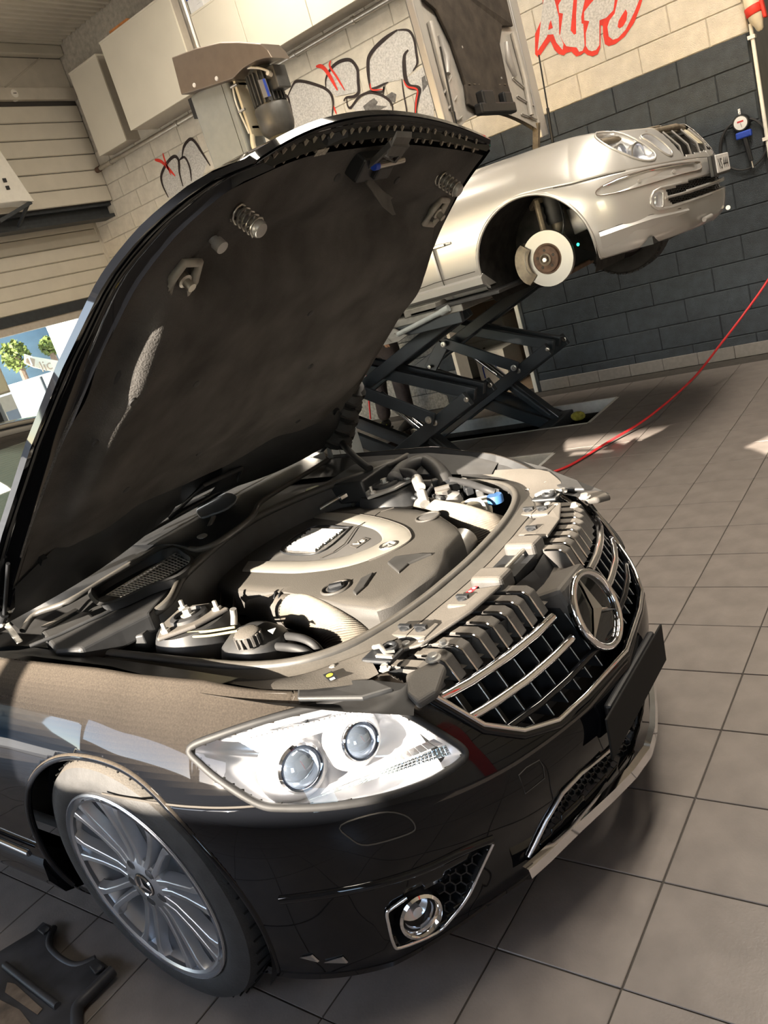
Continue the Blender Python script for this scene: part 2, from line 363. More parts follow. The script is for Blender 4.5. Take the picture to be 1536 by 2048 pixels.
# corrugation ribs (trapezoid sheet) over the visible corner
cr = MB(); xx = XLU + 0.02
while xx < -1.0:
    cr.prism([(xx, -1.0, ZC), (xx + 0.012, -1.0, ZC - 0.022), (xx + 0.042, -1.0, ZC - 0.022), (xx + 0.054, -1.0, ZC)], (0, 8.03, 0)); xx += 0.1
tag(cr.build('sheet_rib', M['ceil'], ceil), kind='stuff')
# ceiling lamps
for k, (lx, ly, e) in enumerate(LAMPS):
    lt = thing('ceiling_lamp', (lx, ly, ZC - 0.03), ['warm flat ceiling lamp over the black car', 'warm flat ceiling lamp between the two cars', 'warm flat ceiling lamp over the silver car nose', 'added fill lamp over the rear of the black car', 'added fill lamp over the scissor lift'][k], 'lamp', 'flat ceiling lamps')
    sx, sy = (0.32, 0.75)
    b = MB(); b.box((lx - sx - 0.03, ly - sy - 0.03, ZC - 0.07), (lx + sx + 0.03, ly + sy + 0.03, ZC - 0.024)); b.build('housing', M['white'], lt, bevel=0.006)
    b = MB(); b.box((lx - sx, ly - sy, ZC - 0.078), (lx + sx, ly + sy, ZC - 0.068)); b.build('diffuser', M['lamp'], lt)
    ad = bpy.data.lights.new('lamp_light', 'AREA'); ad.shape = 'RECTANGLE'; ad.size = 2 * sx; ad.size_y = 2 * sy; ad.energy = e; ad.color = (1.0, 0.89, 0.74)
    ao = bpy.data.objects.new('lamp_light', ad); COL.objects.link(ao); ao.parent = lt; ao.location = (0, 0, -0.055)

# left wall: upper cladding, beam, recessed sectional door with open lower part
ul = MB(); ul.box((XLU - 0.25, -2.6, 3.36), (XLU - 0.012, 7.04, ZC)); wall_left = tag(ul.build('wall_left', M['gap']), kind='structure')
def panel(x, z0, z1, y0=-2.6, y1=7.03, par=None, mt='cladding'):
    b = MB(); b.prism([(x, y0, z0 + 0.012), (x, y0, z1 - 0.012), (x - 0.014, y0, z1 - 0.002), (x - 0.04, y0, z1 - 0.002), (x - 0.04, y0, z0 + 0.002), (x - 0.014, y0, z0 + 0.002)], (0, y1 - y0, 0)); return b.build('panel', M[mt], par)
zz = 3.36
while zz < 4.5: panel(XLU, zz, min(zz + 0.19, 4.53), par=wall_left); zz += 0.19
b = MB(); b.box((XLU - 0.03, -2.6, 4.55), (XLU + 0.05, 7.04, 4.68)); b.box((XLU - 0.03, -2.6, 4.68), (XLU + 0.0, 7.04, 5.02)); b.build('bulkhead', M['plaster'], wall_left)
b = MB(); b.box((XLU - 0.02, -2.6, 5.03), (XLU + 0.10, 7.04, 5.14)); b.box((XLU - 0.02, -2.6, 5.14), (XLU + 0.16, 7.04, 5.178)); b.build('cornice', M['ceil'], wall_left, bevel=0.01)
b = MB(); b.tube([(XLU + 0.004, 6.15, 4.70), (XLU + 0.004, 6.75, 5.02)], 0.008); b.build('plaster_joint', M['plaster'], wall_left)
b = MB(); b.box((XLU - 0.28, -2.6, 3.18), (XLU - 0.06, 7.04, 3.22)); b.box((XLU - 0.28, -2.6, 3.32), (XLU - 0.06, 7.04, 3.36)); b.box((XLU - 0.20, -2.6, 3.2), (XLU - 0.15, 7.04, 3.34)); tag(b.build('trim_2', M['steel_d']), kind='structure')
b = MB(); b.box((XL - 0.3, -2.6, 3.36), (XLU - 0.1, 7.2, 3.42)); b.box((XL - 0.3, 7.0, 0), (XL + 0.01, 7.3, 3.42)); b.build('soffit', M['plaster'], wall_left)
dl = MB(); dl.box((XL - 0.06, -2.6, 2.33), (XL - 0.03, 7.04, 3.36)); door2 = tag(dl.build('door_2', M['gap']), kind='structure')
zz = 2.33
while zz < 3.3: panel(XL, zz, zz + 0.165, par=door2); zz += 0.165
# open section: frame, left door posts, low wall
b = MB(); b.box((XL - 0.08, -2.6, 2.21), (XL + 0.02, 7.04, 2.33)); b.build('bottom_rail', M['steel_d'], door2)
b = MB(); b.box((XL - 0.10, -2.6, 2.12), (XL + 0.0, 7.04, 2.21)); b.box((XL - 0.1, 6.33, 0.0), (XL, 7.04, 2.12)); tag(b.build('window_2', mat('window_frame', (0.42, 0.38, 0.33), 0.6, var=0.08)), kind='structure')
b = MB(); b.box((XL - 0.25, -2.6, 0), (XL, 7.04, 1.12)); tag(b.build('wall_sill', mat('brown_sill', (0.2, 0.15, 0.12), 0.6, var=0.1)), kind='structure')
b = MB(); b.box((XL - 0.012, -2.6, 1.12), (XL - 0.006, 6.33, 2.12)); tag(b.build('window_3', M['glass']), kind='structure')

b = MB(); b.box((XL - 1.7, -3.0, 2.27), (XL - 0.1, 7.2, 2.33)); tag(b.build('sun_blocker', M['steel_d']), kind='structure')   # unseen canopy added outside to keep sun off the back wall
b = MB(); b.box((XL, YF - 30, -0.34), (XR + 40, YF - 0.2, -0.02)); tag(b.build('ground_forecourt', mat('forecourt', (0.20, 0.20, 0.20), 0.9, var=0.1, scale=2)), kind='structure')
# ================================================================== black coupe
O = V((-1.655, 1.6, 0))
def C(x, y, z): return O + V((x, y, z))
M.update(
 paint=mat('black_car_paint', (0.004, 0.0045, 0.006), 0.4, coat=0.85, dust=0.5, dustcol=(0.13, 0.108, 0.085), spec=0.0),
 paintclean=mat('black_gloss', (0.004, 0.0045, 0.006), 0.3, coat=1.0, var=0.1, spec=0.0),
 liner=mat('bonnet_felt', (0.066, 0.063, 0.061), 0.95, var=0.35, scale=7, bump=0.35, bscale=240, spec=0.15),
 bayblack=mat('bay_black', (0.02, 0.021, 0.023), 0.5, var=0.25, scale=18, bump=0.08, dust=0.05, dustcol=(0.2, 0.17, 0.13)),
 dustyplastic=mat('dusty_plastic', (0.055, 0.052, 0.05), 0.62, var=0.25, scale=10, bump=0.1, bscale=300, dust=0.36, dustcol=(0.17, 0.148, 0.12)),
 covergrey=mat('engine_cover_grey', (0.042, 0.04, 0.038), 0.6, var=0.14, scale=6, bump=0.15, bscale=420, dust=0.4, dustcol=(0.09, 0.079, 0.064)),
 trimsilver=mat('silver_trim', (0.42, 0.41, 0.38), 0.42, metal=0.55, var=0.06, dust=0.4, dustcol=(0.36, 0.32, 0.26)),
 letters=mat('white_metal_letters', (0.78, 0.77, 0.75), 0.35, metal=0.3, var=0.03), hlchrome=mat('lamp_reflector', (0.78, 0.79, 0.82), 0.22, metal=0.6, var=0.04), lens=mat_clear('lamp_glass', (.9, .93, 1)), hazel=mat_clear('clear_cover'),
 rim=mat('alloy_silver', (0.56, 0.57, 0.60), 0.3, metal=0.85, var=0.05), tyre=mat('tyre_rubber', (0.03, 0.03, 0.031), 0.7, var=0.2, scale=30, bump=0.15, bscale=200, dust=0.2), label_r=mat('red_label', (0.45, 0.02, 0.03), 0.5, var=0.1), label_y=mat('yellow_print', (0.65, 0.5, 0.03), 0.6, var=0.1), sticker=mat('white_sticker', (0.7, 0.7, 0.7), 0.6, var=0.05),
 seal=mat('rubber_seal', (0.032, 0.031, 0.03), 0.5, var=0.2, scale=25, dust=0.2, dustcol=(0.2, 0.175, 0.14)), duct=mat('woven_duct', (0.13, 0.115, 0.095), 0.8, var=0.15, scale=60), speaker=mat_weave('fine_grille', (0.012, 0.012, 0.012), (0.12, 0.115, 0.11), 330, rough=0.6, bump=0.4),
 windscreen=mat('windscreen_glass', (0.03, 0.04, 0.035), 0.02, coat=1.0, spec=1.0, var=0.02), alu=mat('bare_alloy', (0.5, 0.49, 0.47), 0.42, metal=0.8, var=0.15, scale=40), silverplastic=mat('grey_plate', (0.33, 0.32, 0.31), 0.4, metal=0.4, var=0.15),
)
car = thing('black_coupe', O, 'glossy black coupe with its bonnet raised and engine exposed', 'car')

OUT = [(-3.0, .905), (-1.6, .93), (-.6, .93), (-.3, .925), (0, .915), (.15, .905), (.33, .88), (.47, .83), (.59, .75), (.68, .65), (.75, .55), (.83, .40), (.895, .2), (.925, 0)]
PROF = {  # station index -> (insets, heights), 12 rows from lip to top edge
 0: ([.09, .05, .025, .01, .004, 0, 0, .005, .02, .05, .09, .14], [.20, .24, .30, .36, .43, .5, .57, .65, .73, .81, .87, .90]),
 4: ([.07, .04, .02, .008, .003, 0, 0, .006, .025, .06, .105, .15], [.15, .2, .27, .35, .43, .5, .57, .64, .71, .775, .83, .865]),
 6: ([.05, .03, .015, .005, 0, 0, .005, .02, .05, .09, .135, .175], [.13, .19, .26, .34, .42, .5, .56, .62, .68, .735, .785, .82]),
 8: ([.045, .02, .01, .005, 0, 0, .01, .03, .06, .095, .135, .165], [.13, .19, .26, .34, .41, .48, .54, .595, .645, .69, .73, .755]),
 10: ([.075, .045, .03, .012, 0, 0, .012, .03, .055, .09, .125, .155], [.13, .19, .26, .33, .4, .46, .51, .56, .61, .655, .695, .72]),
 12: ([.085, .05, .036, .016, 0, 0, .015, .035, .055, .075, .095, .115], [.13, .19, .26, .33, .4, .45, .495, .54, .585, .63, .67, .71]),
 13: ([.085, .05, .036, .016, 0, 0, .015, .035, .055, .075, .095, .115], [.13, .19, .26, .33, .4, .45, .495, .54, .585, .63, .67, .71]),
}
NR = 60
def smooth_rows(a): 
    p = spline([(i, v, 0) for i, v in enumerate(a)], 12); out = []
    xs_ = [q.x for q in p]; ys_ = [q.y for q in p]
    return [interp(11 * k / NR, xs_, ys_) for k in range(NR + 1)]
ks = sorted(PROF); PS = {k: (smooth_rows(PROF[k][0]), smooth_rows(PROF[k][1])) for k in ks}
NS = 28
oc = spline([(x, -y, 0) for x, y in OUT], NS)
def column(i):
    t = i / NS; k0 = max(k for k in ks if k <= t); k1 = min([k for k in ks if k >= t] or [13]); f = 0 if k1 == k0 else (t - k0) / (k1 - k0)
    p = oc[i]; a = oc[max(i - 1, 0)]; b = oc[min(i + 1, len(oc) - 1)]; d = (b - a).normalized()
    if i == len(oc) - 1: d = V((0, 1, 0))
    nin = V((-d.y, d.x, 0))          # inward (towards car centre)
    return [p + nin * lerp(PS[k0][0][r], PS[k1][0][r], f) + V((0, 0, lerp(PS[k0][1][r], PS[k1][1][r], f))) for r in range(NR + 1)]
COLS = [column(i) for i in range(len(oc))]
verts = [O + p for c in COLS for p in c]; NRR = NR + 1
faces = [(i * NRR + r, (i + 1) * NRR + r, (i + 1) * NRR + r + 1, i * NRR + r + 1) for i in range(len(COLS) - 1) for r in range(NR)]
BVH = BVHTree.FromPolygons([tuple(v) for v in verts], faces)
def cast(u, v, lift=0.0):
    h, n, _, _ = BVH.ray_cast(CAMP, ray(u, v))
    if h is None:                       # just past the sheet's edge: nearest point of the sheet
        d_ = (C(.85, -.1, .35) - CAMP).length
        for _k in range(6): h, n, _, _ = BVH.find_nearest(CAMP + ray(u, v) * d_); d_ = (h - CAMP).dot(ray(u, v))
    if n.dot(ray(u, v)) > 0: n = -n
    return h + n * lift
def castl(pts, lift=0.0): return [q for q in (cast(u, v, lift) for u, v in pts) if q is not None]
def inpoly(x, y, P):
    c = False; j = len(P) - 1
    for i in range(len(P)):
        if (P[i][1] > y) != (P[j][1] > y) and x < (P[j][0] - P[i][0]) * (y - P[i][1]) / (P[j][1] - P[i][1]) + P[i][0]: c = not c
        j = i
    return c
mir = lambda p: V((p.x, 2 * O.y - p.y, p.z))
def sp2(P, n=6, closed=True): return [(q.x, q.y) for q in spline([(a, b, 0) for a, b in P], n, closed)]
HL = sp2([(381, 1497), (440, 1470), (560, 1432), (690, 1402), (745, 1399), (820, 1432), (885, 1470), (928, 1502), (915, 1528), (850, 1566), (760, 1596), (660, 1612), (570, 1615), (520, 1608), (455, 1570), (405, 1530)])
HLC = (sum(p[0] for p in HL) / len(HL), sum(p[1] for p in HL) / len(HL)); HLS = [(HLC[0] + (p[0] - HLC[0]) * .972, HLC[1] + (p[1] - HLC[1]) * .955) for p in HL]
INT = [(1056, 1712), (1090, 1640), (1122, 1585), (1160, 1545), (1205, 1508), (1262, 1462), (1330, 1400), (1330, 1440), (1235, 1534), (1130, 1628), (1075, 1700)]
FOG = [(775, 1826), (812, 1790), (880, 1760), (940, 1715), (984, 1684), (935, 1790), (870, 1862), (800, 1890), (782, 1862)]
GRI = lambda y: interp(abs(y), [0, .3, .38, .44, .485, .5], [.487, .49, .515, .565, .66, .9])
def region(ctr):
    p = proj(ctr); q = (p[0], p[1]); l = ctr - O
    if inpoly(*q, HLS) and l.z > .5: return 'hl'
    if l.x > .45 and l.z > GRI(l.y): return 'gr'
    if inpoly(*q, INT): return 'in'
    if inpoly(*q, FOG) and l.z < .42: return 'fog'
    if l.x * l.x + (l.z - .337) ** 2 < .372 ** 2: return 'arch'
    return None
keep = {'fender': [], 'bumper_cover': [], 'door_skin': []}
SEAMROW = 38
for (a, b, c, d) in faces:
    ctr = (verts[a] + verts[b] + verts[c] + verts[d]) / 4
    if region(ctr): continue
    i, r = divmod(a, NRR); l = ctr - O
    k = 'bumper_cover' if (l.x > .47 or (l.x > .05 and r < SEAMROW)) else ('door_skin' if l.x < -.62 else 'fender')
    keep[k].append((a, b, c, d))
PANEL = {}
for k, fs in keep.items():
    for side in (0, 1):
        if k == 'bumper_cover' and side: continue
        vv = list(verts) if side == 0 else [mir(p) for p in verts]; ff = list(fs)
        mb = MB(); mb.add(vv, ff)
        if k == 'bumper_cover': mb.add([mir(p) for p in verts], ff)
        used = sorted({i for f in mb.f for i in f}); mp = {o_: n_ for n_, o_ in enumerate(used)}
        mb.v = [mb.v[i] for i in used]; mb.f = [tuple(mp[i] for i in f) for f in mb.f]
        PANEL[k, side] = mb.build(k, M['paint'], car, smooth=40, solid=0.003)
def both(name, material, parent, fn, **kw):          # build right part and its mirrored left twin
    o1 = part(name, material, parent, fn, **kw)
    b = MB(); fn(b); b.v = [mir(p) for p in b.v]; b.f = [tuple(reversed(f)) for f in b.f]
    return o1, b.build(name, material, parent, **kw)
# seams, arch lip, arch liner
def arch(r, y0, y1, n=40, a0=-0.62, a1=math.pi + 0.3):
    return [[C(r * math.cos(lerp(a0, a1, k / n)), y, .337 + r * math.sin(lerp(a0, a1, k / n))) for k in range(n + 1)] for y in (y0, y1)]
def lip_pts():
    out = []
    for k in range(61):
        a = lerp(-0.55, math.pi + 0.25, k / 60); x, z = .372 * math.cos(a), .337 + .372 * math.sin(a)
        h, n, _, _ = BVH.ray_cast(C(x, -1.5, z), V((0, 1, 0)))
        if h is not None: out.append(h + V((0, .004, 0)))
    return out
LIP = lip_pts()
both('arch_lip', M['paint'], car, lambda b: b.tube(LIP, .009, 8), smooth=60)
both('arch_liner', M['black'], car, lambda b: (b.grid(arch(.375, -.86, -.42)), b.add([C(0, -.42, .337)] + arch(.375, -.42, -.42)[0], [(0, k + 1, k + 2) for k in range(40)])), smooth=40)
sr = [COLS[i][SEAMROW] for i in range(len(COLS)) if .05 < COLS[i][0].x + .0 < .60 and COLS[i][SEAMROW].x < .47]
both('panel_seam', M['gap'], car, lambda b: b.tube([O + p for p in sr], .0025, 6))
ds = min(range(len(COLS)), key=lambda i: abs(COLS[i][30].x + .62))
both('panel_seam', M['gap'], car, lambda b: b.tube([O + p for p in COLS[ds]], .003, 6))
# inner edge flange of fender down to the bay
both('fender_flange', M['bayblack'], car, lambda b: b.grid([[O + COLS[i][NR] for i in range(0, len(COLS) - 35)], [O + COLS[i][NR] + V((0, .02, -.035)) for i in range(0, len(COLS) - 35)], [O + COLS[i][NR] + V((0, .10, -.06)) for i in range(0, len(COLS) - 35)]]), smooth=30)
# lower trims on the bumper: sill, chrome strip along the door
both('sill', M['paintclean'], car, lambda b: b.add(*(lambda P: ([C(x, y, z) for x in (-3.0, -.40) for (y, z) in P], [(0, 1, 7, 6), (1, 2, 8, 7), (2, 3, 9, 8), (3, 4, 10, 9), (4, 5, 11, 10), (0, 1, 2, 3, 4, 5), (6, 7, 8, 9, 10, 11)]))([(-.90, .37), (-.925, .33), (-.93, .28), (-.905, .22), (-.84, .19), (-.75, .20)])), smooth=30)
both('chrome_strip', M['chrome'], car, lambda b: b.tube([C(-3.0, -.935, .40), C(-1.2, -.937, .395), C(-.42, -.935, .372)], .009, 8), smooth=60)
# ---- roof / cabin (rear of the car, mostly behind the frame edge)
cab = MB()
secs = [(-.95, .78, .93, .93), (-1.55, .62, 1.30, 1.30), (-2.2, .60, 1.405, 1.405), (-2.9, .58, 1.36, 1.36), (-3.6, .66, 1.02, 1.02)]
rows = [[C(x, w_ * math.sin(math.pi / 2 * k / 8), zt - .05 * (k / 8) ** 2) for k in range(-8, 9)] for x, w_, zt, _ in secs]
rows2 = spline([V((x, w_, zt)) for x, w_, zt, _ in secs], 6)
rr = [[C(p.x, p.y * k / 10, p.z - .05 * (k / 10) ** 2) for k in range(-10, 11)] for p in rows2]
part('windscreen', M['windscreen'], car, lambda b: b.grid(rr[0:7]), smooth=60)
part('roof', M['paintclean'], car, lambda b: b.grid(rr[6:19]), smooth=60)
part('rear_window', M['windscreen'], car, lambda b: b.grid(rr[18:]), smooth=60)
both('side_window', M['windscreen'], car, lambda b: b.grid([[V(r[0]) for r in rr], [O + V((r[0].x - O.x, -.80, .90)) for r in rr]]), smooth=40)
tl = MB(); tl.grid([[C(x, y * w_, z) for y in (-1, -.6, 0, .6, 1)] for x, w_, z in ((-3.0, .80, .90), (-3.6, .78, 1.0), (-3.98, .72, .98), (-4.12, .72, .70), (-4.1, .74, .35), (-3.9, .72, .22))]); tl.build('tail', M['paint'], car, smooth=30)
both('rear_quarter', M['paint'], car, lambda b: b.grid([[C(x, -y, z) for x, y in ((-3.0, .905), (-3.4, .90), (-3.8, .86), (-4.05, .76))] for z, k in ((.25, 0), (.45, 0), (.7, 0))] + [[C(x, -y, z) for x, y, z in ((-3.0, .76, .90), (-3.4, .76, .97), (-3.8, .73, .99), (-4.08, .70, .9))]]), smooth=40)
both('cowl_side', M['paint'], car, lambda b: b.grid([[C(-.5, -.79, .895), C(-.95, -.80, .925), C(-3.0, -.80, .92)], [C(-.5, -.74, .89), C(-.95, -.74, .93), C(-3.0, -.74, .93)]]), smooth=30)
# underbody and bay walls so that nothing shows through
part('underbody', M['black'], car, lambda b: (b.box(C(-4.0, -.72, .19), C(-.42, .72, .24)), b.box(C(-.42, -.42, .19), C(.70, .42, .24)), b.box(C(.40, -.60, .19), C(.66, .60, .22))))
part('bulkhead', M['bayblack'], car, lambda b: b.box(C(-.46, -.72, .25), C(-.42, .72, .80)))
both('bay_side', M['bayblack'], car, lambda b: b.add([C(-.44, -.66, .30), C(.46, -.62, .30), C(.46, -.62, .72), C(.30, -.645, .76), C(-.44, -.67, .80), C(-.44, -.70, .82), C(.30, -.69, .79), C(.48, -.66, .745)], [(0, 1, 2, 3, 4), (4, 3, 6, 5), (3, 2, 7, 6)]), smooth=20)

# ---- wheel (front right, front left); rear wheels plain copies
def wheel(cx, cy, side, name):
    wz = .3385; t = []
    par = car
    ax = V((0, -1, 0)) if side < 0 else V((0, 1, 0))
    c0 = C(cx, cy, wz)
    ty = MB(); pr = [(.262, -.235), (.275, -.24), (.31, -.245), (.332, -.235), (.3425, -.215), (.3435, -.18), (.3435, -.07), (.341, -.035), (.332, -.012), (.31, -.001), (.29, .002), (.272, -.004), (.262, -.012)]
    ty.lathe(pr, c0, ax, 72, cap=False); ob = ty.build('tyre', M['tyre'], par, smooth=35)
    tr = MB()
    for k in range(54):      # tread sipes on the shoulder
        a = 2 * math.pi * k / 54; u = V((math.cos(a), 0, math.sin(a))); w_ = V((-math.sin(a), 0, math.cos(a)))
        tr.obox(c0 + u * .3425 - ax * .055 + w_ * .003, u * .0018, ax * .032 + w_ * .006, w_ * .0016)
    for off in (-.10, -.165): tr.lathe([(.3442, off), (.3442, off - .008)], c0, ax, 72, cap=False)
    tg = tr.build('tread_groove', mat('tread_gap', (0.006, 0.006, 0.006), 0.9), ob); tg['kind'] = 'stuff'
    b = MB(); b.lathe([(.2655, .000), (.2655, -.010), (.258, -.014), (.250, -.012), (.245, -.02), (.240, -.05), (.225, -.20), (.25, -.235)], c0, ax, 72, cap=False); rim_ = b.build('rim', M['rim'], par, smooth=35)
    b = MB(); b.lathe([(.262, .0015), (.2665, -.002), (.262, -.012), (.246, -.014), (.244, -.004), (.25, .0)], c0, ax, 72, cap=False); b.build('rim_lip', M['rim'], rim_, smooth=35)
    b = MB(); b.lathe([(.0, -.012), (.03, -.012), (.068, -.014), (.078, -.02), (.082, -.04), (.07, -.09)], c0, ax, 36, cap=False); hub = b.build('hub', M['rim'], par, smooth=40)
    b = MB()
    b.lathe([(.028, -.010), (.033, -.012), (.034, -.018)], c0, ax, 28); b.build('centre_cap', M['black'], hub, smooth=40)
    b = MB()
    for k in range(3):
        a = math.pi / 2 + 2 * math.pi * k / 3; u = V((math.cos(a), 0, math.sin(a))); w_ = V((-math.sin(a), 0, math.cos(a)))
        b.add([c0 + ax * -.006 + w_ * .006, c0 + ax * -.006 - w_ * .006, c0 + ax * -.0085 + u * .027, c0 + ax * -.004], [(0, 1, 3), (1, 2, 3), (2, 0, 3)])
    b.lathe([(.026, -.0095), (.029, -.007), (.031, -.010)], c0, ax, 28, cap=False); b.build('star_emblem', M['chrome'], hub)
    for k in range(5):
        a = math.pi / 2 + .45 + 2 * math.pi * k / 5; p = c0 + V((math.cos(a) * .056, 0, math.sin(a) * .056))
        b = MB(); b.lathe([(.0, -.013), (.0125, -.0128), (.0135, -.0122), (.0145, -.0135)], p, ax, 16, cap=False); b.build('bolt_pocket', mat('bolt_shadow', (0.12, 0.12, 0.125), 0.4, metal=0.8, var=0.1), hub)
    for k in range(9):       # nine twin spokes
        a0 = 2 * math.pi * k / 9 + .12
        for s_ in (-1, 1):
            b = MB(); path = []
            for (r, da, h, wd, dp) in ((.066, .20, -.013, .013, .03), (.10, .135, -.016, .012, .03), (.16, .105, -.012, .011, .028), (.215, .105, -.006, .012, .026), (.240, .125, -.004, .017, .024), (.250, .15, -.006, .022, .02)):
                a = a0 + s_ * da; u = V((math.cos(a), 0, math.sin(a))); w_ = V((-math.sin(a), 0, math.cos(a))); q = c0 + u * r + ax * h
                path.append([q - w_ * wd * .62 - ax * .0, q + w_ * wd * .62, q + w_ * wd - ax * dp, q - w_ * wd - ax * dp])
            b.grid(path, closeu=True); b.build('spoke', M['rim'], hub, smooth=30, bevel=.002, seg=2)
    b = MB(); b.lathe([(.0, -.10), (.17, -.10), (.178, -.105), (.178, -.13), (.0, -.13)], c0, ax, 48, cap=False); b.build('brake_disc', mat('dull_disc', (0.22, 0.22, 0.22), 0.35, metal=0.9, var=0.15), par, smooth=35)
    b = MB(); v0 = c0 + V((.06, 0, -.235)) - ax * .03; b.cyl(v0, v0 + V((.008, 0, .03)) + ax * .008, .004, 8); b.build('valve', M['rubber'], rim_)
wheel(0, -.893, -1, 'r'); wheel(0, .893, 1, 'l')
for yy, sd in ((-.885, -1), (.885, 1)):
    b = MB(); b.lathe([(.0, -.03), (.20, -.03), (.262, -.012), (.29, .0), (.33, -.01), (.3435, -.06), (.3435, -.2), (.2, -.22), (0, -.22)], C(-2.955, yy, .3435), (0, sd, 0), 40, cap=False); b.build('rear_tyre', M['tyre'], car, smooth=40)

# ---- headlamp (both sides)
hl3 = castl(HL, .002)
hc = sum(hl3, V((0, 0, 0))) / len(hl3)
nrm = V((0, 0, 0))
for i in range(len(hl3)): nrm += (hl3[i] - hc).cross(hl3[(i + 1) % len(hl3)] - hc)
nrm.normalize()
if nrm.dot(CAMP - hc) < 0: nrm = -nrm
def hl_fill(lift, shrink, rings=9):     # concentric rings cast onto the body surface
    cu, cv = sum(p[0] for p in HL) / len(HL), sum(p[1] for p in HL) / len(HL); R = []
    for k in range(rings + 1):
        f = shrink * (1 - k / rings) + .001; row = []
        for (u, v) in HL:
            q = cast(cu + (u - cu) * f, cv + (v - cv) * f, lift); row.append(q)
        R.append(row)
    return R
both('headlamp_gasket', M['rubber'], car, lambda b: b.tube(hl3, .0085, 8, closed=True), smooth=60)
hlo = both('headlamp', M['hlchrome'], car, lambda b: (b.grid([[p for p in hl3], [hc + (p - hc) * .97 - nrm * .05 for p in hl3], [hc + (p - hc) * .80 - nrm * .085 for p in hl3], [hc + (p - hc) * .3 - nrm * .095 for p in hl3], [hc + (p - hc) * .01 - nrm * .095 for p in hl3]], closeu=True)), smooth=50)
def hpt(u, v, dep): return cast(u, v) - nrm * dep
def sub_both(name, material, fn, **kw):
    b = MB(); fn(b); vs, fs = list(b.v), list(b.f)
    b.build(name, material, hlo[0], **kw)
    b2 = MB(); b2.v = [mir(p) for p in vs]; b2.f = [tuple(reversed(f)) for f in fs]; b2.build(name, material, hlo[1], **kw)
FW = (nrm + V((.9, 0, -.25))).normalized()      # lamps look forward
for (u, v, r) in ((594, 1533, .047), (716, 1477, .040)):
    c1 = hpt(u, v, .05); 
    sub_both('projector_ring', M['chrome'], lambda b: b.lathe([(r * 1.02, -.02), (r * 1.10, .012), (r * 1.0, .018), (r * .95, .010)], c1, FW, 32, cap=False), smooth=40)
    sub_both('projector_lens', mat('projector_blue', (0.34, 0.42, 0.55), 0.04, metal=0.85, coat=1.0, var=0.1), lambda b: b.lathe([(r * .96, .008), (r * .85, .018), (r * .6, .027), (r * .3, .032), (.0005, .033)], c1, FW, 32, cap=False), smooth=60)
    sub_both('bezel_cone', M['hlchrome'], lambda b: b.lathe([(r * 1.1, .008), (r * 1.35, .0), (r * 1.75, -.03)], c1, FW, 32, cap=False), smooth=50)
# upper ribbed reflector strip, lower indicator strip
UP = [(470, 1478), (560, 1448), (660, 1424), (742, 1412), (752, 1422), (690, 1452), (600, 1490), (540, 1508), (500, 1500)]
def ribs(b, quad, nu, nv, dep, amp):
    (a, bb_, c_, d) = quad
    for i in range(nu):
        for j in range(nv):
            def q(s, t):
                u = lerp(lerp(a[0], bb_[0], s), lerp(d[0], c_[0], s), t); v = lerp(lerp(a[1], bb_[1], s), lerp(d[1], c_[1], s), t); return cast(u, v) - nrm * dep
            s0, s1, t0, t1 = i / nu, (i + .92) / nu, j / nv, (j + .88) / nv
            p = [q(s0, t0), q(s1, t0), q(s1, t1), q(s0, t1)]; ce = sum(p, V((0, 0, 0))) / 4 + nrm * amp
            b.add(p + [ce], [(0, 1, 4), (1, 2, 4), (2, 3, 4), (3, 0, 4)])
sub_both('ribbed_reflector', M['hlchrome'], lambda b: ribs(b, [(470, 1480), (745, 1411), (748, 1432), (515, 1505)], 26, 5, .016, .004))
sub_both('indicator_strip', mat('indicator_prism', (0.5, 0.56, 0.58), 0.12, metal=0.7, coat=1.0, var=0.3, scale=60), lambda b: ribs(b, [(600, 1607), (905, 1508), (893, 1488), (640, 1590)], 34, 3, .014, .004))
sub_both('lower_step', M['hlchrome'], lambda b: ribs(b, [(640, 1588), (890, 1486), (868, 1474), (660, 1566)], 16, 1, .028, .001))
both('headlamp_cover', M['hazel'], car, lambda b: b.grid(hl_fill(.004, .985), closeu=True), smooth=60)

# ---- grille: recess, slats, fins, frame, emblem
GX = lambda y, z: interp(abs(y), [0, .2, .3, .4, .48, .52], [.925, .897, .873, .835, .79, .765]) - interp(z, [.45, .495, .54, .585, .63, .67, .71, .74], [0, .015, .035, .055, .075, .095, .115, .13])
gfr = [(y, max(.487, GRI(y))) for y in [.497, .49, .485, .47, .455, .44, .42, .40, .38, .34, .30, .2, .1, 0]]
gpath = [C(GX(y, min(z, .68)) + .004, -y, min(z, .68)) for y, z in gfr]; gpath = gpath + [mir(p) for p in reversed(gpath[:-1])]
part('grille_frame', M['paintclean'], car, lambda b: b.tube(gpath, .011, 8), smooth=60)
part('grille_frame_chrome', M['chrome'], car, lambda b: b.tube([p + V((.004, 0, .012)) for p in gpath], .006, 8), smooth=60)
part('grille_recess', M['black'], car, lambda b: b.add([C(GX(y, z) - .075, y, z) for z in (.47, .72) for y in (-.5, -.25, 0, .25, .5)], [(k, k + 1, k + 6, k + 5) for k in range(4)]))
for z, w_, rr_ in ((.655, .484, .0115), (.595, .452, .0115), (.54, .40, .009)):
    pth = [C(GX(y, z) - .004, y, z) for y in [w_ * (k / 12 - 1) for k in range(25)]]
    if z > .55:
        for sg in (0, 1):
            hp = [p for p in pth if (p.y - O.y) < -.085] if sg == 0 else [p for p in pth if (p.y - O.y) > .085]
            part('grille_slat', M['chrome'], car, lambda b: b.tube(hp, rr_, 10), smooth=60)
    else: part('grille_slat', M['paintclean'], car, lambda b: b.tube(pth, rr_, 10), smooth=60)
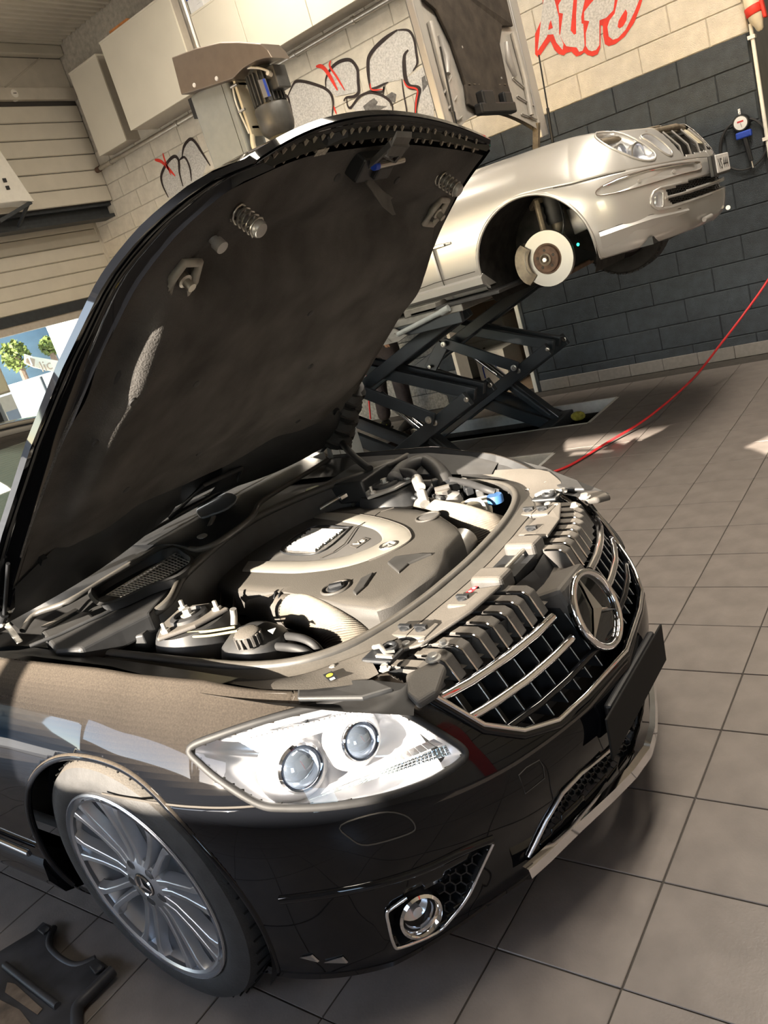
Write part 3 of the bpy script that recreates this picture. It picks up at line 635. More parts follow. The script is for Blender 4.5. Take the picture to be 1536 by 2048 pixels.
for sg in (-1, 1):
    for k in range(8):
        y = sg * (.075 + .052 * k)
        zb = max(.50, GRI(y) + .01)
        if zb > .66: continue
        part('grille_fin', M['black'], car, lambda b: b.add([C(GX(y, zb) - .012, y - .002, zb), C(GX(y, .655) - .012, y - .002, .655), C(GX(y, .655) - .07, y - .002, .655), C(GX(y, zb) - .07, y - .002, zb), C(GX(y, zb) - .012, y + .002, zb), C(GX(y, .655) - .012, y + .002, .655), C(GX(y, .655) - .07, y + .002, .655), C(GX(y, zb) - .07, y + .002, zb)], [(0, 1, 2, 3), (7, 6, 5, 4), (0, 4, 5, 1), (1, 5, 6, 2), (2, 6, 7, 3), (3, 7, 4, 0)]))
        part('grille_fin_edge', M['satin'], car, lambda b: b.tube([C(GX(y, zb) - .010, y, zb), C(GX(y, .64) - .010, y, .64)], .0016, 6))
ec = C(GX(0, .61) + .012, 0, .612); en = V((.985, 0, .32)).normalized(); eu = V((0, 1, 0)); ev = en.cross(eu).normalized()
if ev.z < 0: ev = -ev
emb = part('emblem_ring', M['chrome'], car, lambda b: b.tube([ec + (eu * math.cos(a) + ev * math.sin(a)) * .094 for a in [2 * math.pi * k / 48 for k in range(48)]], .0095, 10, closed=True), smooth=60)
def star(b, R, cc):
    for k in range(3):
        a = math.pi / 2 + 2 * math.pi * k / 3; u = eu * math.cos(a) + ev * math.sin(a); w_ = -eu * math.sin(a) + ev * math.cos(a)
        u1 = eu * math.cos(a + math.pi / 3) + ev * math.sin(a + math.pi / 3); u2 = eu * math.cos(a - math.pi / 3) + ev * math.sin(a - math.pi / 3)
        b.add([cc + en * .016, cc + u1 * R * .16, cc + u * R, cc + u2 * R * .16], [(0, 1, 2), (0, 2, 3)])
part('star', M['chrome'], emb, lambda b: star(b, .09, ec))
part('emblem_disc', mat('dark_mirror', (0.12, 0.13, 0.14), 0.03, metal=1.0, var=0.03), emb, lambda b: b.lathe([(.092, -.02), (.092, -.004), (.0, -.002)], ec, en, 40, cap=False), smooth=30)
part('emblem_box', M['dustyplastic'], car, lambda b: b.obox(ec - en * .06 + V((-.02, 0, .055)), en * .05, eu * .075, ev * .045), bevel=.012)
# upper grille teeth (fin tops running back onto the slam panel)
for sg in (-1, 1):
    for k in range(8):
        y = sg * (.115 + .047 * k); xa = GX(y, .69)
        def tooth(b):
            z0 = .66; z1 = .735 - .05 * abs(y) * .6
            b.prism([C(xa - .005, y - .016, z0), C(xa - .028, y - .016, z1 - .012), C(xa - .045, y - .016, z1 - .002), C(xa - .125, y - .016, z1 - .002), C(xa - .14, y - .016, z0)], (0, .032, 0))
        t_ = part('grille_tooth', M['dustyplastic'], car, tooth, bevel=.003, seg=2)
        part('tooth_edge', M['chrome'], t_, lambda b: (b.tube([C(xa - .004, y - .0175, .66), C(xa - .028, y - .0175, .722 - .03 * abs(y)), C(xa - .045, y - .0175, .732 - .03 * abs(y)), C(xa - .085, y - .0175, .732 - .03 * abs(y))], .003, 6)), smooth=60)
part('grille_top', M['dustyplastic'], car, lambda b: b.grid([[C(GX(y, .69) - .02, y, .672) for y in [-.5 + .05 * k for k in range(21)]], [C(GX(y, .69) - .17, y, .69) for y in [-.5 + .05 * k for k in range(21)]]]), smooth=30)
# ---- lower intake, chrome blade, fog lamp
def deep(poly, d): return [cast(u, v) for u, v in poly], d
ip = [p for p in (cast(u, v) for u, v in INT) if p is not None]
ipn = [cast(u, v, .003) for u, v in [(1056, 1712), (1090, 1640), (1122, 1585), (1160, 1545), (1205, 1508), (1240, 1480), (1275, 1450)]]
def hexnet(poly, size, dep, th):
    cs = [(cast(u, v), (u, v)) for u, v in poly]; us = [p[0] for p in poly]; vs = [p[1] for p in poly]; mb = MB(); done = set()
    sz = size; k = 0; v = min(vs) - sz
    rowi = 0
    while v < max(vs) + sz:
        u = min(us) - sz + (rowi % 2) * sz * .5
        while u < max(us) + sz:
            pts = []
            for a in range(6):
                an = math.pi / 6 + a * math.pi / 3; pts.append((u + sz * .577 * math.cos(an) * .95 - 0.28 * 0, v + sz * .577 * math.sin(an) * .95))
            for a in range(3):
                p, q = pts[a], pts[(a + 1) % 6]; m_ = ((p[0] + q[0]) / 2, (p[1] + q[1]) / 2)
                if inpoly(*m_, poly):
                    A, B = cast(*p), cast(*q)
                    if A and B:
                        nn = V((.8, -.6, 0)) if True else V(); mb.bar(A - nn * dep, B - nn * dep, th, .012, up=nn)
            u += sz
        v += sz * .866; rowi += 1
    return mb
net = hexnet(INT[:7] + INT[8:], 13.0, .016, .0022); nb = net.build('honeycomb', M['black'], car); nb['kind'] = 'stuff'
net2 = MB(); net2.v = [mir(p) for p in net.v]; net2.f = net.f; n2_ = net2.build('honeycomb', M['black'], car); n2_['kind'] = 'stuff'
part('intake_backing', M['black'], car, lambda b: b.add([C(.80, y, z) - V((.05 + .35 * abs(y) ** 1.6, 0, 0)) for z in (.17, .43) for y in [-.5 + .1 * k for k in range(11)]], [(k, k + 1, k + 12, k + 11) for k in range(10)]))
both('intake_trim', M['satin'], car, lambda b: b.tube(ipn, .0055, 8), smooth=60)
full = [C(interp(abs(y), [0, .09, .18, .3, .40, .46], [.900, .888, .862, .822, .792, .770]) + .012, y, .203 - .012 * max(0, abs(y) - .38)) for y in [-.46 + .92 * k / 32 for k in range(33)]]
part('chrome_blade', M['chrome'], car, lambda b: b.grid([[p + V((-.004, 0, .016)) for p in full], [p + V((.010, 0, .010)) for p in full], [p + V((.012, 0, -.014)) for p in full], [p + V((-.012, 0, -.024)) for p in full]]), smooth=50)
part('plate_bracket', M['black'], car, lambda b: b.obox(C(.918, 0, .40), V((.010, 0, 0)), V((0, .17, 0)), V((.004, 0, .056))), bevel=.008)
part('plate', mat('blank_black_plate', (0.003, 0.003, 0.003), 0.8, var=0.1), car, lambda b: b.obox(C(.930, 0, .395), V((.003, 0, 0)), V((0, .215, 0)), V((.004, 0, .056))), bevel=.004)
fgb = [cast(u, v, -.03) for u, v in FOG]
both('fog_recess', M['black'], car, lambda b: b.add([cast(u, v, .0) for u, v in FOG] + [cast(u, v, -.045) for u, v in FOG], [(i, (i + 1) % 9, 9 + (i + 1) % 9, 9 + i) for i in range(9)] + [tuple(range(9, 18))]))
both('fog_trim', M['chrome'], car, lambda b: b.tube([cast(u, v, .004) for u, v in sp2([(984, 1684), (960, 1735), (935, 1788), (905, 1828), (870, 1862), (800, 1891), (786, 1884), (776, 1845), (773, 1824), (780, 1815), (812, 1792)], 4, closed=False)], .0042, 8), smooth=60)
fc = cast(843, 1836, -.012); fn = (V((.85, -.5, 0.05))).normalized()
fo = both('fog_lamp', M['chrome'], car, lambda b: b.lathe([(.050, -.05), (.050, .012), (.044, .016), (.036, .006), (.034, -.01)], fc, fn, 32, cap=False), smooth=40)
for k, s_ in enumerate((0, 1)):
    b = MB(); b.lathe([(.034, -.03), (.02, -.04), (.0, -.042)], fc, fn, 24, cap=False); b.lathe([(.008, -.04), (.012, -.005), (.0, .0)], fc, fn, 14, cap=False)
    b2 = MB(); b2.lathe([(.035, .0), (.02, .006), (.0005, .007)], fc, fn, 28, cap=False)
    if s_: b.v = [mir(p) for p in b.v]; b2.v = [mir(p) for p in b2.v]
    b.build('fog_reflector', M['hlchrome'], fo[s_], smooth=40); b2.build('fog_glass', M['hazel'], fo[s_], smooth=50)
netf = hexnet([(880, 1762), (940, 1717), (982, 1688), (935, 1788), (895, 1834), (886, 1800)], 22.0, .012, .003); nf = netf.build('fog_honeycomb', M['black'], car); nf['kind'] = 'stuff'
# washer flap, tow cover outlines, side diffusers
both('washer_seam', M['gap'], car, lambda b: b.tube([cast(u, v, .001) for u, v in sp2([(682, 1650), (760, 1625), (808, 1630), (830, 1652), (815, 1668), (735, 1690), (700, 1676)], 4)], .0015, 5, closed=True))
part('tow_seam', M['gap'], car, lambda b: b.tube([cast(u, v, .001) for u, v in [(1037, 1550), (1052, 1535), (1078, 1520), (1086, 1533), (1089, 1556), (1050, 1587)]], .0013, 5, closed=True))
for q in ([(600, 1912), (622, 1908), (636, 1921)], [(648, 1922), (683, 1912), (693, 1923)]):
    both('side_vane', M['satin'], car, lambda b: b.prism([cast(u, v, .004) for u, v in q], (.002, .004, 0)))
both('lip_spoiler', M['paintclean'], car, lambda b: b.grid([[O + COLS[i][0] + V((0, 0, .012)) for i in range(154, len(COLS))], [O + COLS[i][0] + V((.0, -.006, -.004)) for i in range(154, len(COLS))], [O + COLS[i][0] + V((-.02, .05, -.012)) for i in range(154, len(COLS))]]), smooth=40)
both('bumper_crease', M['paintclean'], car, lambda b: b.tube([cast(u, v, -.004) for u, v in sp2([(560, 1800), (640, 1790), (740, 1772), (840, 1742), (930, 1700), (985, 1678)], 4, closed=False)], .012, 8), smooth=60)
# ================================================================== bonnet (open)
def P(u, v, z): return atz(u, v, z)
HA = V((-.52, 0, .955)); TIP = V((.635, 0, 1.842)); BU = (TIP - HA).normalized(); BN = V((-BU.z, 0, BU.x)); BL = (TIP - HA).length   # BN = outward (up/back)
HWX, HWY = [0, .12, .3, .5, .65, .78, .88, .95, .985, 1], [.775, .772, .762, .738, .705, .66, .61, .56, .52, .47]
def hw(a): return interp(a, HWX, HWY)
def bon(a, b, w_=0.0):      # a 0..1 rear->front, b -1..1 across, w_ inward offset
    y = b * hw(a)
    front = max(0, (a - .75) / .25) ** 2
    n = .062 * (1 - b * b) - .062 * front * (1 if True else 0) - .01 * front * b * b
    rearcut = .0
    ua = a * BL - (.035 * b * b * max(0, (a - .8) / .2))      # nose is pointed in the middle
    return O + HA + BU * ua + V((0, y, 0)) + BN * (n - w_)
AN, BNUM = 48, 40
bo = MB()
bo.grid([[bon(i / AN, k / BNUM * 2 - 1) for k in range(BNUM + 1)] for i in range(AN + 1)])
bonnet = bo.build('bonnet', M['paintclean'], car, smooth=50, solid=.0)
# inner frame (painted flange): turned edge all round
def rim_path(w_, ins):
    pts = []
    pts += [bon(i / 40, -1 + ins, w_) for i in range(41)]
    pts += [bon(1 - ins * .35, -1 + ins + (2 - 2 * ins) * k / 30, w_) for k in range(1, 31)]
    pts += [bon(1 - i / 40, 1 - ins, w_) for i in range(1, 41)]
    return pts
part('bonnet_flange', M['paintclean'], bonnet, lambda b: b.grid([rim_path(0, 0), rim_path(.016, .0), rim_path(.020, .02), rim_path(.030, .055), rim_path(.05, .085)]), smooth=35)
def sstep(x, a, b): t = min(1, max(0, (x - a) / (b - a))); return t * t * (3 - 2 * t)
def relief(a, b):     # inward height of the felt liner
    h = .05
    eb = abs(b)
    h += .018 * sstep(1 - eb, .16, .30) * sstep(a, .03, .10) * (1 - sstep(a, .86, .93)) + .04 * sstep(1 - eb, .125 + .05 * a, .185 + .05 * a) * sstep(a, .2, .35) * (1 - sstep(a, .70, .80))       # main pad stands proud of edge channel
    h -= .022 * math.exp(-((a - .80) / .035) ** 2) * (1 - sstep(eb, .62, .78))                 # cross groove below the latch beam
    h += .012 * math.exp(-((a - .70 + .10 * eb) / .05) ** 2)
    h -= .012 * math.exp(-((a - .12) / .03) ** 2) * sstep(1 - eb, .1, .3)
    h += .010 * math.exp(-((eb - .55) / .12) ** 2) * math.exp(-((a - .22) / .1) ** 2)
    h += .012 * math.exp(-((b + .15) / .16) ** 2) * math.exp(-((a - .36) / .09) ** 2)
    h += .004 * math.sin(9 * a + 3 * b) * math.sin(7 * b + 2 * a)
    h += .02 * math.exp(-((eb - .80) / .05) ** 2) * math.exp(-((a - .62) / .16) ** 2)          # swelling along the side channel
    return h
def liner_b(a): return .93 - .03 * sstep(a, .5, 1)
part('liner', M['liner'], bonnet, lambda b: b.grid([[bon(lerp(.135 + .0 * k, .955, i / 80), liner_b(i / 80) * (k / 64 * 2 - 1), relief(lerp(.135, .955, i / 80), liner_b(i / 80) * (k / 64 * 2 - 1))) for k in range(65)] for i in range(81)]), smooth=60)
part('inner_skin', M['black'], bonnet, lambda b: b.grid([[bon(i / 30, (k / 30 * 2 - 1) * .985, .022) for k in range(31)] for i in range(31)]), smooth=60)
# front lip: seam with ladder of small tabs
fp = [bon(.985, -1 + .12 + (2 - .24) * k / 60, .022) for k in range(61)]; fp2 = [bon(.962, -1 + .12 + (2 - .24) * k / 60, .030) for k in range(61)]
part('lip_channel', M['rubber'], bonnet, lambda b: b.tube(fp, .007, 6), smooth=60)
part('lip_channel', mat('worn_tab', (0.26, 0.23, 0.19), 0.6), bonnet, lambda b: b.tube(fp2, .0045, 6), smooth=60)
for k in range(26):
    j = 2 + k * 56 // 25; part('lip_tab', mat('worn_tab', (0.26, 0.23, 0.19), 0.6, var=0.3), bonnet, lambda b: b.bar(fp[j] - BN * .008, fp2[j] - BN * .010 - BU * .006, .005, .007))
# springs with rubber feet, strikers, buffers
def spring(b_, a_, name='spring'):
    base = bon(a_, b_, .05); ax = (-BN + V((.15, 0, 0))).normalized(); u = ax.orthogonal().normalized(); w_ = ax.cross(u)
    s_ = part('hook_spring', M['galv'], bonnet, lambda b: b.tube([base + ax * (.07 * t / 60) + (u * math.cos(t * .63) + w_ * math.sin(t * .63)) * .020 for t in range(61)], .0028, 6), smooth=60)
    part('spring_foot', M['silverplastic'], s_, lambda b: b.lathe([(.008, .0), (.008, .062), (.017, .064), (.0185, .074), (.015, .080), (.005, .081)], base, ax, 18), smooth=40)
spring(-.66, .885); spring(.66, .885)
def striker(b_, a_):
    c_ = bon(a_, b_, .058); e1 = V((0, 1, 0)); e2 = BU
    part('striker_plate', mat('worn_plate', (0.3, 0.28, 0.25), 0.5, metal=0.4, var=0.3), bonnet, lambda b: b.tube([c_ + e1 * x + e2 * y - BN * .012 for x, y in ((-.03, -.035), (.02, -.045), (.035, -.01), (.03, .035), (-.015, .042), (-.032, .01))], .010, 8, closed=True), smooth=60)
    part('striker_pin', M['galv'], bonnet, lambda b: (b.lathe([(.016, 0), (.016, .02), (.010, .022), (.010, .04)], c_ - e2 * .0, -BN, 14)), smooth=40)
striker(-.73, .78); striker(.76, .80)
part('buffer', M['silverplastic'], bonnet, lambda b: b.lathe([(.010, 0), (.010, .02), (.014, .022), (.014, .04)], bon(.845, -.70, .055), -BN, 14), smooth=40)
for b_, a_ in ((-.82, .50), (-.80, .60), (-.6, .33), (.3, .45), (-.2, .3), (.1, .62), (-.45, .55), (.5, .22), (-.1, .9), (.35, .88)):
    part('liner_clip', M['rubber'], bonnet, lambda b: b.lathe([(.012, 0), (.010, .004), (.0, .006)], bon(a_, b_, relief(a_, b_) - .002), -BN, 14, cap=False), smooth=40)
# oval access hole trim (near edge) with bracket
hc_ = bon(.62, -.80, .072)
part('edge_boss', M['rubber'], bonnet, lambda b: b.tube([hc_ + V((0, 1, 0)) * (.022 * math.cos(t)) + BU * (.038 * math.sin(t)) for t in [2 * math.pi * k / 20 for k in range(20)]], .010, 8, closed=True), smooth=60)
# safety catch: latch block, pin, arrow handle, lattice bracket
cc_ = bon(.925, .02, .05)
ct = part('catch_block', M['black'], bonnet, lambda b: (b.obox(cc_ - BN * .02, V((0, .05, 0)), BU * .03, BN * .02), b.obox(cc_ - BN * .035 + V((0, .03, 0)), V((0, .03, 0)), BU * .018, BN * .018)), bevel=.006)
part('catch_pin', M['galv'], ct, lambda b: b.cyl(cc_ - BN * .05 + V((0, -.02, 0)) + BU * .02, cc_ - BN * .05 + V((0, .09, 0)) + BU * .028, .007, 12), smooth=40)
part('catch_tip', M['blue'], ct, lambda b: b.cyl(cc_ - BN * .05 + V((0, -.028, 0)) + BU * .02, cc_ - BN * .05 + V((0, -.012, 0)) + BU * .021, .009, 12), smooth=40)
lbv = BVHTree.FromPolygons([tuple(bon(i / 40, k / 40 * 2 - 1, .055)) for i in range(41) for k in range(41)], [(i * 41 + k, i * 41 + k + 1, i * 41 + k + 42, i * 41 + k + 41) for i in range(40) for k in range(40)])
def onl(u, v, d): h = lbv.ray_cast(CAMP, ray(u, v))[0]; return h - BN * d
h0 = onl(712, 338, .03); h1 = onl(752, 392, .055); hs = V((0, .7, .6)).normalized()
M['wornblack'] = mat('worn_black', (0.07, 0.068, 0.065), 0.6, var=0.3, scale=25)
part('catch_lever', M['wornblack'], ct, lambda b: b.prism([h0 - hs * .012 - BU * .0, lerp(h0, h1, .6) - hs * .022, h1 - hs * .012, h1 + (h1 - h0).normalized() * .02, h1 + hs * .004, lerp(h0, h1, .8) + hs * .02, lerp(h0, h1, .86) + hs * .035, lerp(h0, h1, .5) + hs * .018, h0 + hs * .014], -BN * .010), bevel=.002)
# lattice bracket
la, lb_, lc, ld = [onl(u, v, d) for u, v, d in ((714, 333, .02), (757, 320, .03), (782, 260, .05), (750, 258, .05))]
def lat(b):
    for s, e in ((la, lb_), (lb_, lc), (lc, ld), (ld, la)): b.bar(s, e, .009, .012)
    for i in range(3):
        t0, t1 = i / 3, (i + 1) / 3
        b.bar(lerp(la, ld, t0), lerp(lb_, lc, t1), .005, .01); b.bar(lerp(lb_, lc, t0), lerp(la, ld, t1), .005, .01)
    b.obox(lerp(lc, ld, .5) , (lc - ld) * .5, V((0, .004, .006)), BU * .022)
part('lattice_bracket', M['wornblack'], bonnet, lat)
part('type_label', mat('label_dots', (0.3, 0.28, 0.24), 0.7, var=0.6, scale=200), bonnet, lambda b: b.prism([onl(u, v, .002) for u, v in ((634, 299), (657, 294), (649, 307), (626, 312))], -BN * .001))
# air-dome shrouds under the bonnet's rear edge (both sides), hinges
def shroud(sg):
    base = []
    for k in range(17):
        t = k / 16; b_ = sg * lerp(.93, .12, t)
        base.append((bon(.15 + .08 * math.sin(math.pi * min(1, t * 1.05)) * (1 - t * .3), b_, .056), bon(.10 + .07 * math.sin(math.pi * t), b_, .075), bon(.03, b_, .06 + .03 * math.sin(math.pi * t)), bon(.0, b_, .03)))
    return base
for sg in (-1, 1):
    S_ = shroud(sg); part('dome_shroud', M['bayblack'], bonnet, lambda b: b.grid([[r[i] for r in S_] for i in range(4)]), smooth=60)
    [part('shroud_rib', M['black'], bonnet, lambda b: b.obox(S_[i][0], V((0, .008, 0)), BU * .012, BN * .008)) for i in (2, 4, 5, 8, 9)]
part('vent_frame', M['black'], bonnet, lambda b: b.tube([bon(.02, -.10, .06), bon(.13, -.02, .085), bon(.12, .22, .085), bon(.05, .27, .07), bon(.02, .2, .06)], .008, 8, closed=True), smooth=50)
for sg in (-1, 1):
    q0, q1 = bon(.05, sg * .95, .05), C(-.66, sg * .70, .885)
    hg = part('hinge_arm', M['alu'], car, lambda b: (b.bar(q0, lerp(q0, q1, .55) + V((-.03, 0, .01)), .012, .045), b.bar(lerp(q0, q1, .5) + V((-.03, 0, .01)), q1, .010, .032)), bevel=.004)
    part('hinge_bolt', M['galv'], hg, lambda b: (b.cyl(q1 + V((0, -sg * .02, .0)), q1 + V((0, -sg * .035, 0)), .014, 12), b.cyl(q0 + V((0, -sg * .012, 0)), q0 + V((0, -sg * .03, 0)), .012, 12)), smooth=30)
    part('gas_strut', M['black'], car, lambda b: (b.cyl(C(-.62, sg * .72, .86), C(-.40, sg * .735, .98), .011, 12), b.cyl(C(-.40, sg * .735, .98), bon(.22, sg * .965, .035), .005, 10)), smooth=40)

# ================================================================== engine bay
def ply(pts, z): return [P(u, v, z) for u, v in pts]
# slam panel: from seal line forward to the grille, full width
SEAL = [(.548, 0, .748), (.543, .12, .748), (.535, .22, .749), (.515, .34, .752), (.475, .45, .757), (.40, .53, .762), (.28, .575, .768), (.12, .59, .775), (-.05, .60, .785), (-.25, .615, .80), (-.40, .62, .815)]
def sealpath(off=0.0, dz=0.0):
    r = [C(x + off * (1 if y < .45 else .3), -(y + off * (0 if y < .3 else .8)), z + dz) for x, y, z in SEAL]; return spline([*reversed([mir(p) for p in r[1:]]), *r][::-1] if False else [*reversed(r), *[mir(p) for p in r[1:]]], 5)
sp0 = sealpath(.0)
part('bay_seal', M['seal'], car, lambda b: b.tube(sp0, .0135, 10), smooth=60)
part('bay_seal_base', M['seal'], car, lambda b: b.grid([sealpath(.006, .004), sealpath(.030, -.006), sealpath(.05, -.010)]), smooth=40)
sl_in = sealpath(.045, -.012)
def slam_out(p):
    l = p - O; y = l.y
    yy = max(-.66, min(.66, y * 1.14))
    x_ = GX(min(abs(yy), .5), .69) - .16 if abs(yy) < .5 else interp(abs(yy), [.5, .58, .64, .66], [.60, .57, .50, .40])
    return C(max(x_, l.x + .015), yy, interp(abs(yy), [0, .4, .55, .66], [.722, .722, .735, .775]))
part('slam_panel', M['dustyplastic'], car, lambda b: b.grid([[lerp(p, slam_out(p), t) + V((0, 0, .004 * math.sin(math.pi * t))) for p in sl_in] for t in (0, .25, .5, .75, 1)]), smooth=40)
both('slam_wing', M['bayblack'], car, lambda b: b.grid([[C(.18, -.63, .775), C(.30, -.62, .765), C(.45, -.58, .752), C(.60, -.52, .722), C(.70, -.50, .705)], [C(.17, -.70, .79), C(.30, -.69, .775), C(.46, -.655, .745), C(.60, -.60, .712), C(.71, -.56, .695)], [C(.16, -.745, .825), C(.31, -.73, .80), C(.47, -.69, .762), C(.60, -.635, .722), C(.72, -.58, .69)]]), smooth=40)
# raised centre cover with lock box opening
def rbox(name, u, v, z, sx, sy, sz, mt, bevel=.008, rot=0.0, par=None):
    c_ = P(u, v, z); a = V((math.cos(rot), math.sin(rot), 0)); bb = V((-math.sin(rot), math.cos(rot), 0))
    return part(name, M[mt] if isinstance(mt, str) else mt, par or car, lambda b: b.obox(c_ - V((0, 0, sz / 2)), a * sx / 2, bb * sy / 2, V((0, 0, sz / 2))), bevel=bevel, seg=3)
for sg in (-1, 1):
    part('lock_cheek', M['dustyplastic'], car, lambda b: b.obox(C(.665, sg * .095, .735), V((.045, 0, 0)), V((0, .035, 0)), V((0, 0, .028))), bevel=.012, seg=3)
    part('panel_step', M['dustyplastic'], car, lambda b: b.prism([C(.60, sg * .14, .728), C(.60, sg * .34, .726), C(.575, sg * .44, .728), C(.645, sg * .40, .735), C(.70, sg * .26, .742), C(.715, sg * .14, .744)], (0, 0, .008)), bevel=.006, seg=2)
    for (x_, y_) in ((.64, .20), (.565, .345), (.61, .345)):
        c_ = C(x_, sg * y_, .738); s_ = part('clip_plate', M['dustyplastic'], car, lambda b: b.obox(c_, V((.03, 0, 0)), V((0, .034, 0)), V((0, 0, .008))), bevel=.006)
        part('clip_wing', M['black'], s_, lambda b: (b.lathe([(.014, 0), (.014, .004), (.008, .008)], c_ + V((0, 0, .008)), (0, 0, 1), 14), b.obox(c_ + V((0, 0, .014)), V((.016, 0, 0)), V((0, .005, 0)), V((0, 0, .004)))), smooth=40)
    # bonnet latch: dark socket with bar and hook
    lc_ = C(.575, sg * .455, .742)
    lt_ = part('bonnet_latch', M['black'], car, lambda b: (b.obox(lc_, V((.042, 0, 0)), V((0, .030, 0)), V((0, 0, .006)))), bevel=.008)
    part('latch_hook', M['alu'], lt_, lambda b: (b.tube([lc_ + V((-.03, -.012 * sg, .012)), lc_ + V((-.005, -.006 * sg, .02)), lc_ + V((.02, .012 * sg, .014)), lc_ + V((.03, -.004 * sg, .01))], .006, 8), b.bar(lc_ + V((.0, .02 * sg, .012)), lc_ + V((.045, .02 * sg, .012)), .008, .006)), smooth=50)
    part('latch_ring', M['black'], lt_, lambda b: b.tube([lc_ + V((.014 + .016 * math.cos(t), sg * -.012 + .016 * math.sin(t), .014)) for t in [2 * math.pi * k / 16 for k in range(16)]], .006, 8, closed=True), smooth=50)
    for (x_, y_, r_) in ((.53, .41, .009), (.60, .40, .010), (.635, .385, .009), (.61, .50, .009), (.70, .445, .012), (.48, .52, .008), (.52, .57, .008), (.69, .385, .009)):
        part('bolt', M['alu'], car, lambda b: b.lathe([(r_ * 1.5, 0), (r_ * 1.5, .003), (r_, .004), (r_, .010), (r_ * .8, .012)], C(x_, sg * y_, interp(y_, [.38, .6], [.732, .742])), (0, 0, 1), 6 if r_ < .01 else 14))
    part('headlamp_bracket', M['dustyplastic'], car, lambda b: b.prism([C(.66, sg * .50, .712), C(.70, sg * .44, .712), C(.735, sg * .455, .71), C(.745, sg * .52, .69), C(.72, sg * .56, .685), C(.69, sg * .545, .70)], (0, 0, .02)), bevel=.008, seg=3)
    part('lamp_top_housing', M['bayblack'], car, lambda b: b.prism([C(.45, sg * .60, .75), C(.60, sg * .535, .724), C(.66, sg * .545, .715), C(.62, sg * .60, .725), C(.50, sg * .66, .752)], (0, 0, .012)), bevel=.005)
part('lock_pit', M['black'], car, lambda b: b.obox(C(.665, 0, .722), V((.045, 0, 0)), V((0, .062, 0)), V((0, 0, .012))))
part('lock_bar', M['galv'], car, lambda b: b.cyl(C(.68, -.075, .748), C(.68, .075, .748), .006, 10), smooth=40)
part('warning_label', M['label_r'], car, lambda b: b.prism([P(u, v, .742) for u, v in ((920, 1196), (942, 1177), (962, 1167), (946, 1184))], (0, 0, .001)))
part('label_symbols', M['sticker'], car, lambda b: [b.lathe([(.0045, 0), (.0045, .0006)], P(u, v, .7432), (0, 0, 1), 10) for u, v in ((931, 1190), (940, 1183), (948, 1176))])
part('side_label', M['black'], car, lambda b: b.prism([P(u, v, .757) for u, v in ((646, 1350), (664, 1343), (677, 1356), (659, 1363))], (0, 0, .001)))
part('side_label_mark', M['label_y'], car, lambda b: b.lathe([(.008, 0), (.006, .0006)], P(659, 1350, .7585), (0, 0, 1), 10))
part('side_label_text', M['sticker'], car, lambda b: b.prism([P(u, v, .7585) for u, v in ((659, 1358), (668, 1354), (671, 1357), (662, 1361))], (0, 0, .0005)))

# ---- engine cover
ZCV = .772
CV = [(404, 1157), (452, 1178), (520, 1186), (566, 1186), (620, 1196), (690, 1212), (752, 1218), (783, 1208), (832, 1172), (872, 1144), (889, 1120), (893, 1098), (923, 1066), (914, 1050), (882, 1028), (838, 1017), (760, 1011), (690, 1012), (610, 1028), (510, 1085), (440, 1130)]
cv = ply(CV, ZCV); cvc = sum(cv, V((0, 0, 0))) / len(cv)
def ring(f, z): return [V((cvc.x + (p.x - cvc.x) * f, cvc.y + (p.y - cvc.y) * f, z)) for p in cv]
cover = part('engine_cover', M['covergrey'], car, lambda b: b.grid([ring(1.0, ZCV - .085), ring(1.0, ZCV - .035), ring(.995, ZCV - .008), ring(.97, ZCV), ring(.85, ZCV + .004), ring(.5, ZCV + .008), ring(.02, ZCV + .009)], closeu=True), smooth=45)
cbv = BVHTree.FromObject(cover, bpy.context.evaluated_depsgraph_get())
def cq(u, v, lift=.0015):
    l = LOC[cover.name]; h, n, _, _ = cbv.ray_cast(CAMP - l, ray(u, v))
    return (h + l + V((0, 0, lift))) if h else P(u, v, ZCV + .006 + lift)
TO = sp2([(485, 1144), (545, 1147), (607, 1147), (696, 1134), (772, 1108), (817, 1083), (821, 1068), (806, 1053), (760, 1037), (705, 1028), (650, 1026)], 4, False)
TI = sp2([(499, 1123), (560, 1123), (637, 1122), (705, 1110), (755, 1089), (764, 1077), (751, 1062), (725, 1053), (696, 1047), (660, 1041), (628, 1037)], 4, False)
part('silver_trim', M['trimsilver'], cover, lambda b: b.grid([[cq(*p, .0015) for p in TO], [cq(*p, .005) for p in [(lerp(a[0], c_[0], .12), lerp(a[1], c_[1], .12)) for a, c_ in zip(TO, TI)]], [cq(*p, .005) for p in [(lerp(a[0], c_[0], .9), lerp(a[1], c_[1], .9)) for a, c_ in zip(TO, TI)]], [cq(*p, .0015) for p in TI]]), smooth=40)
part('trim_groove', M['gap'], cover, lambda b: b.tube([cq(u + 1.5, v + .5, .001) for u, v in TO[14:40]], .0035, 6), smooth=60)
MI = TI + [(590, 1052), (545, 1080)]
part('fine_mesh', M['speaker'], cover, lambda b: b.add([cq(sum(p[0] for p in MI) / len(MI), sum(p[1] for p in MI) / len(MI), .002)] + [cq(*p, .002) for p in MI], [(0, 1 + i, 1 + (i + 1) % len(MI)) for i in range(len(MI))]))
part('cover_seam', M['gap'], cover, lambda b: (b.tube([cq(u, v, .0008) for u, v in ((560, 1184), (640, 1120))], .0016, 5), b.tube([cq(u, v, .0065) for u, v in ((640, 1120), (668, 1108), (690, 1092), (700, 1078), (712, 1060), (731, 1048))], .0016, 5), b.tube([cq(u, v, .001) for u, v in ((731, 1046), (760, 1024), (788, 1016))], .0016, 5)))
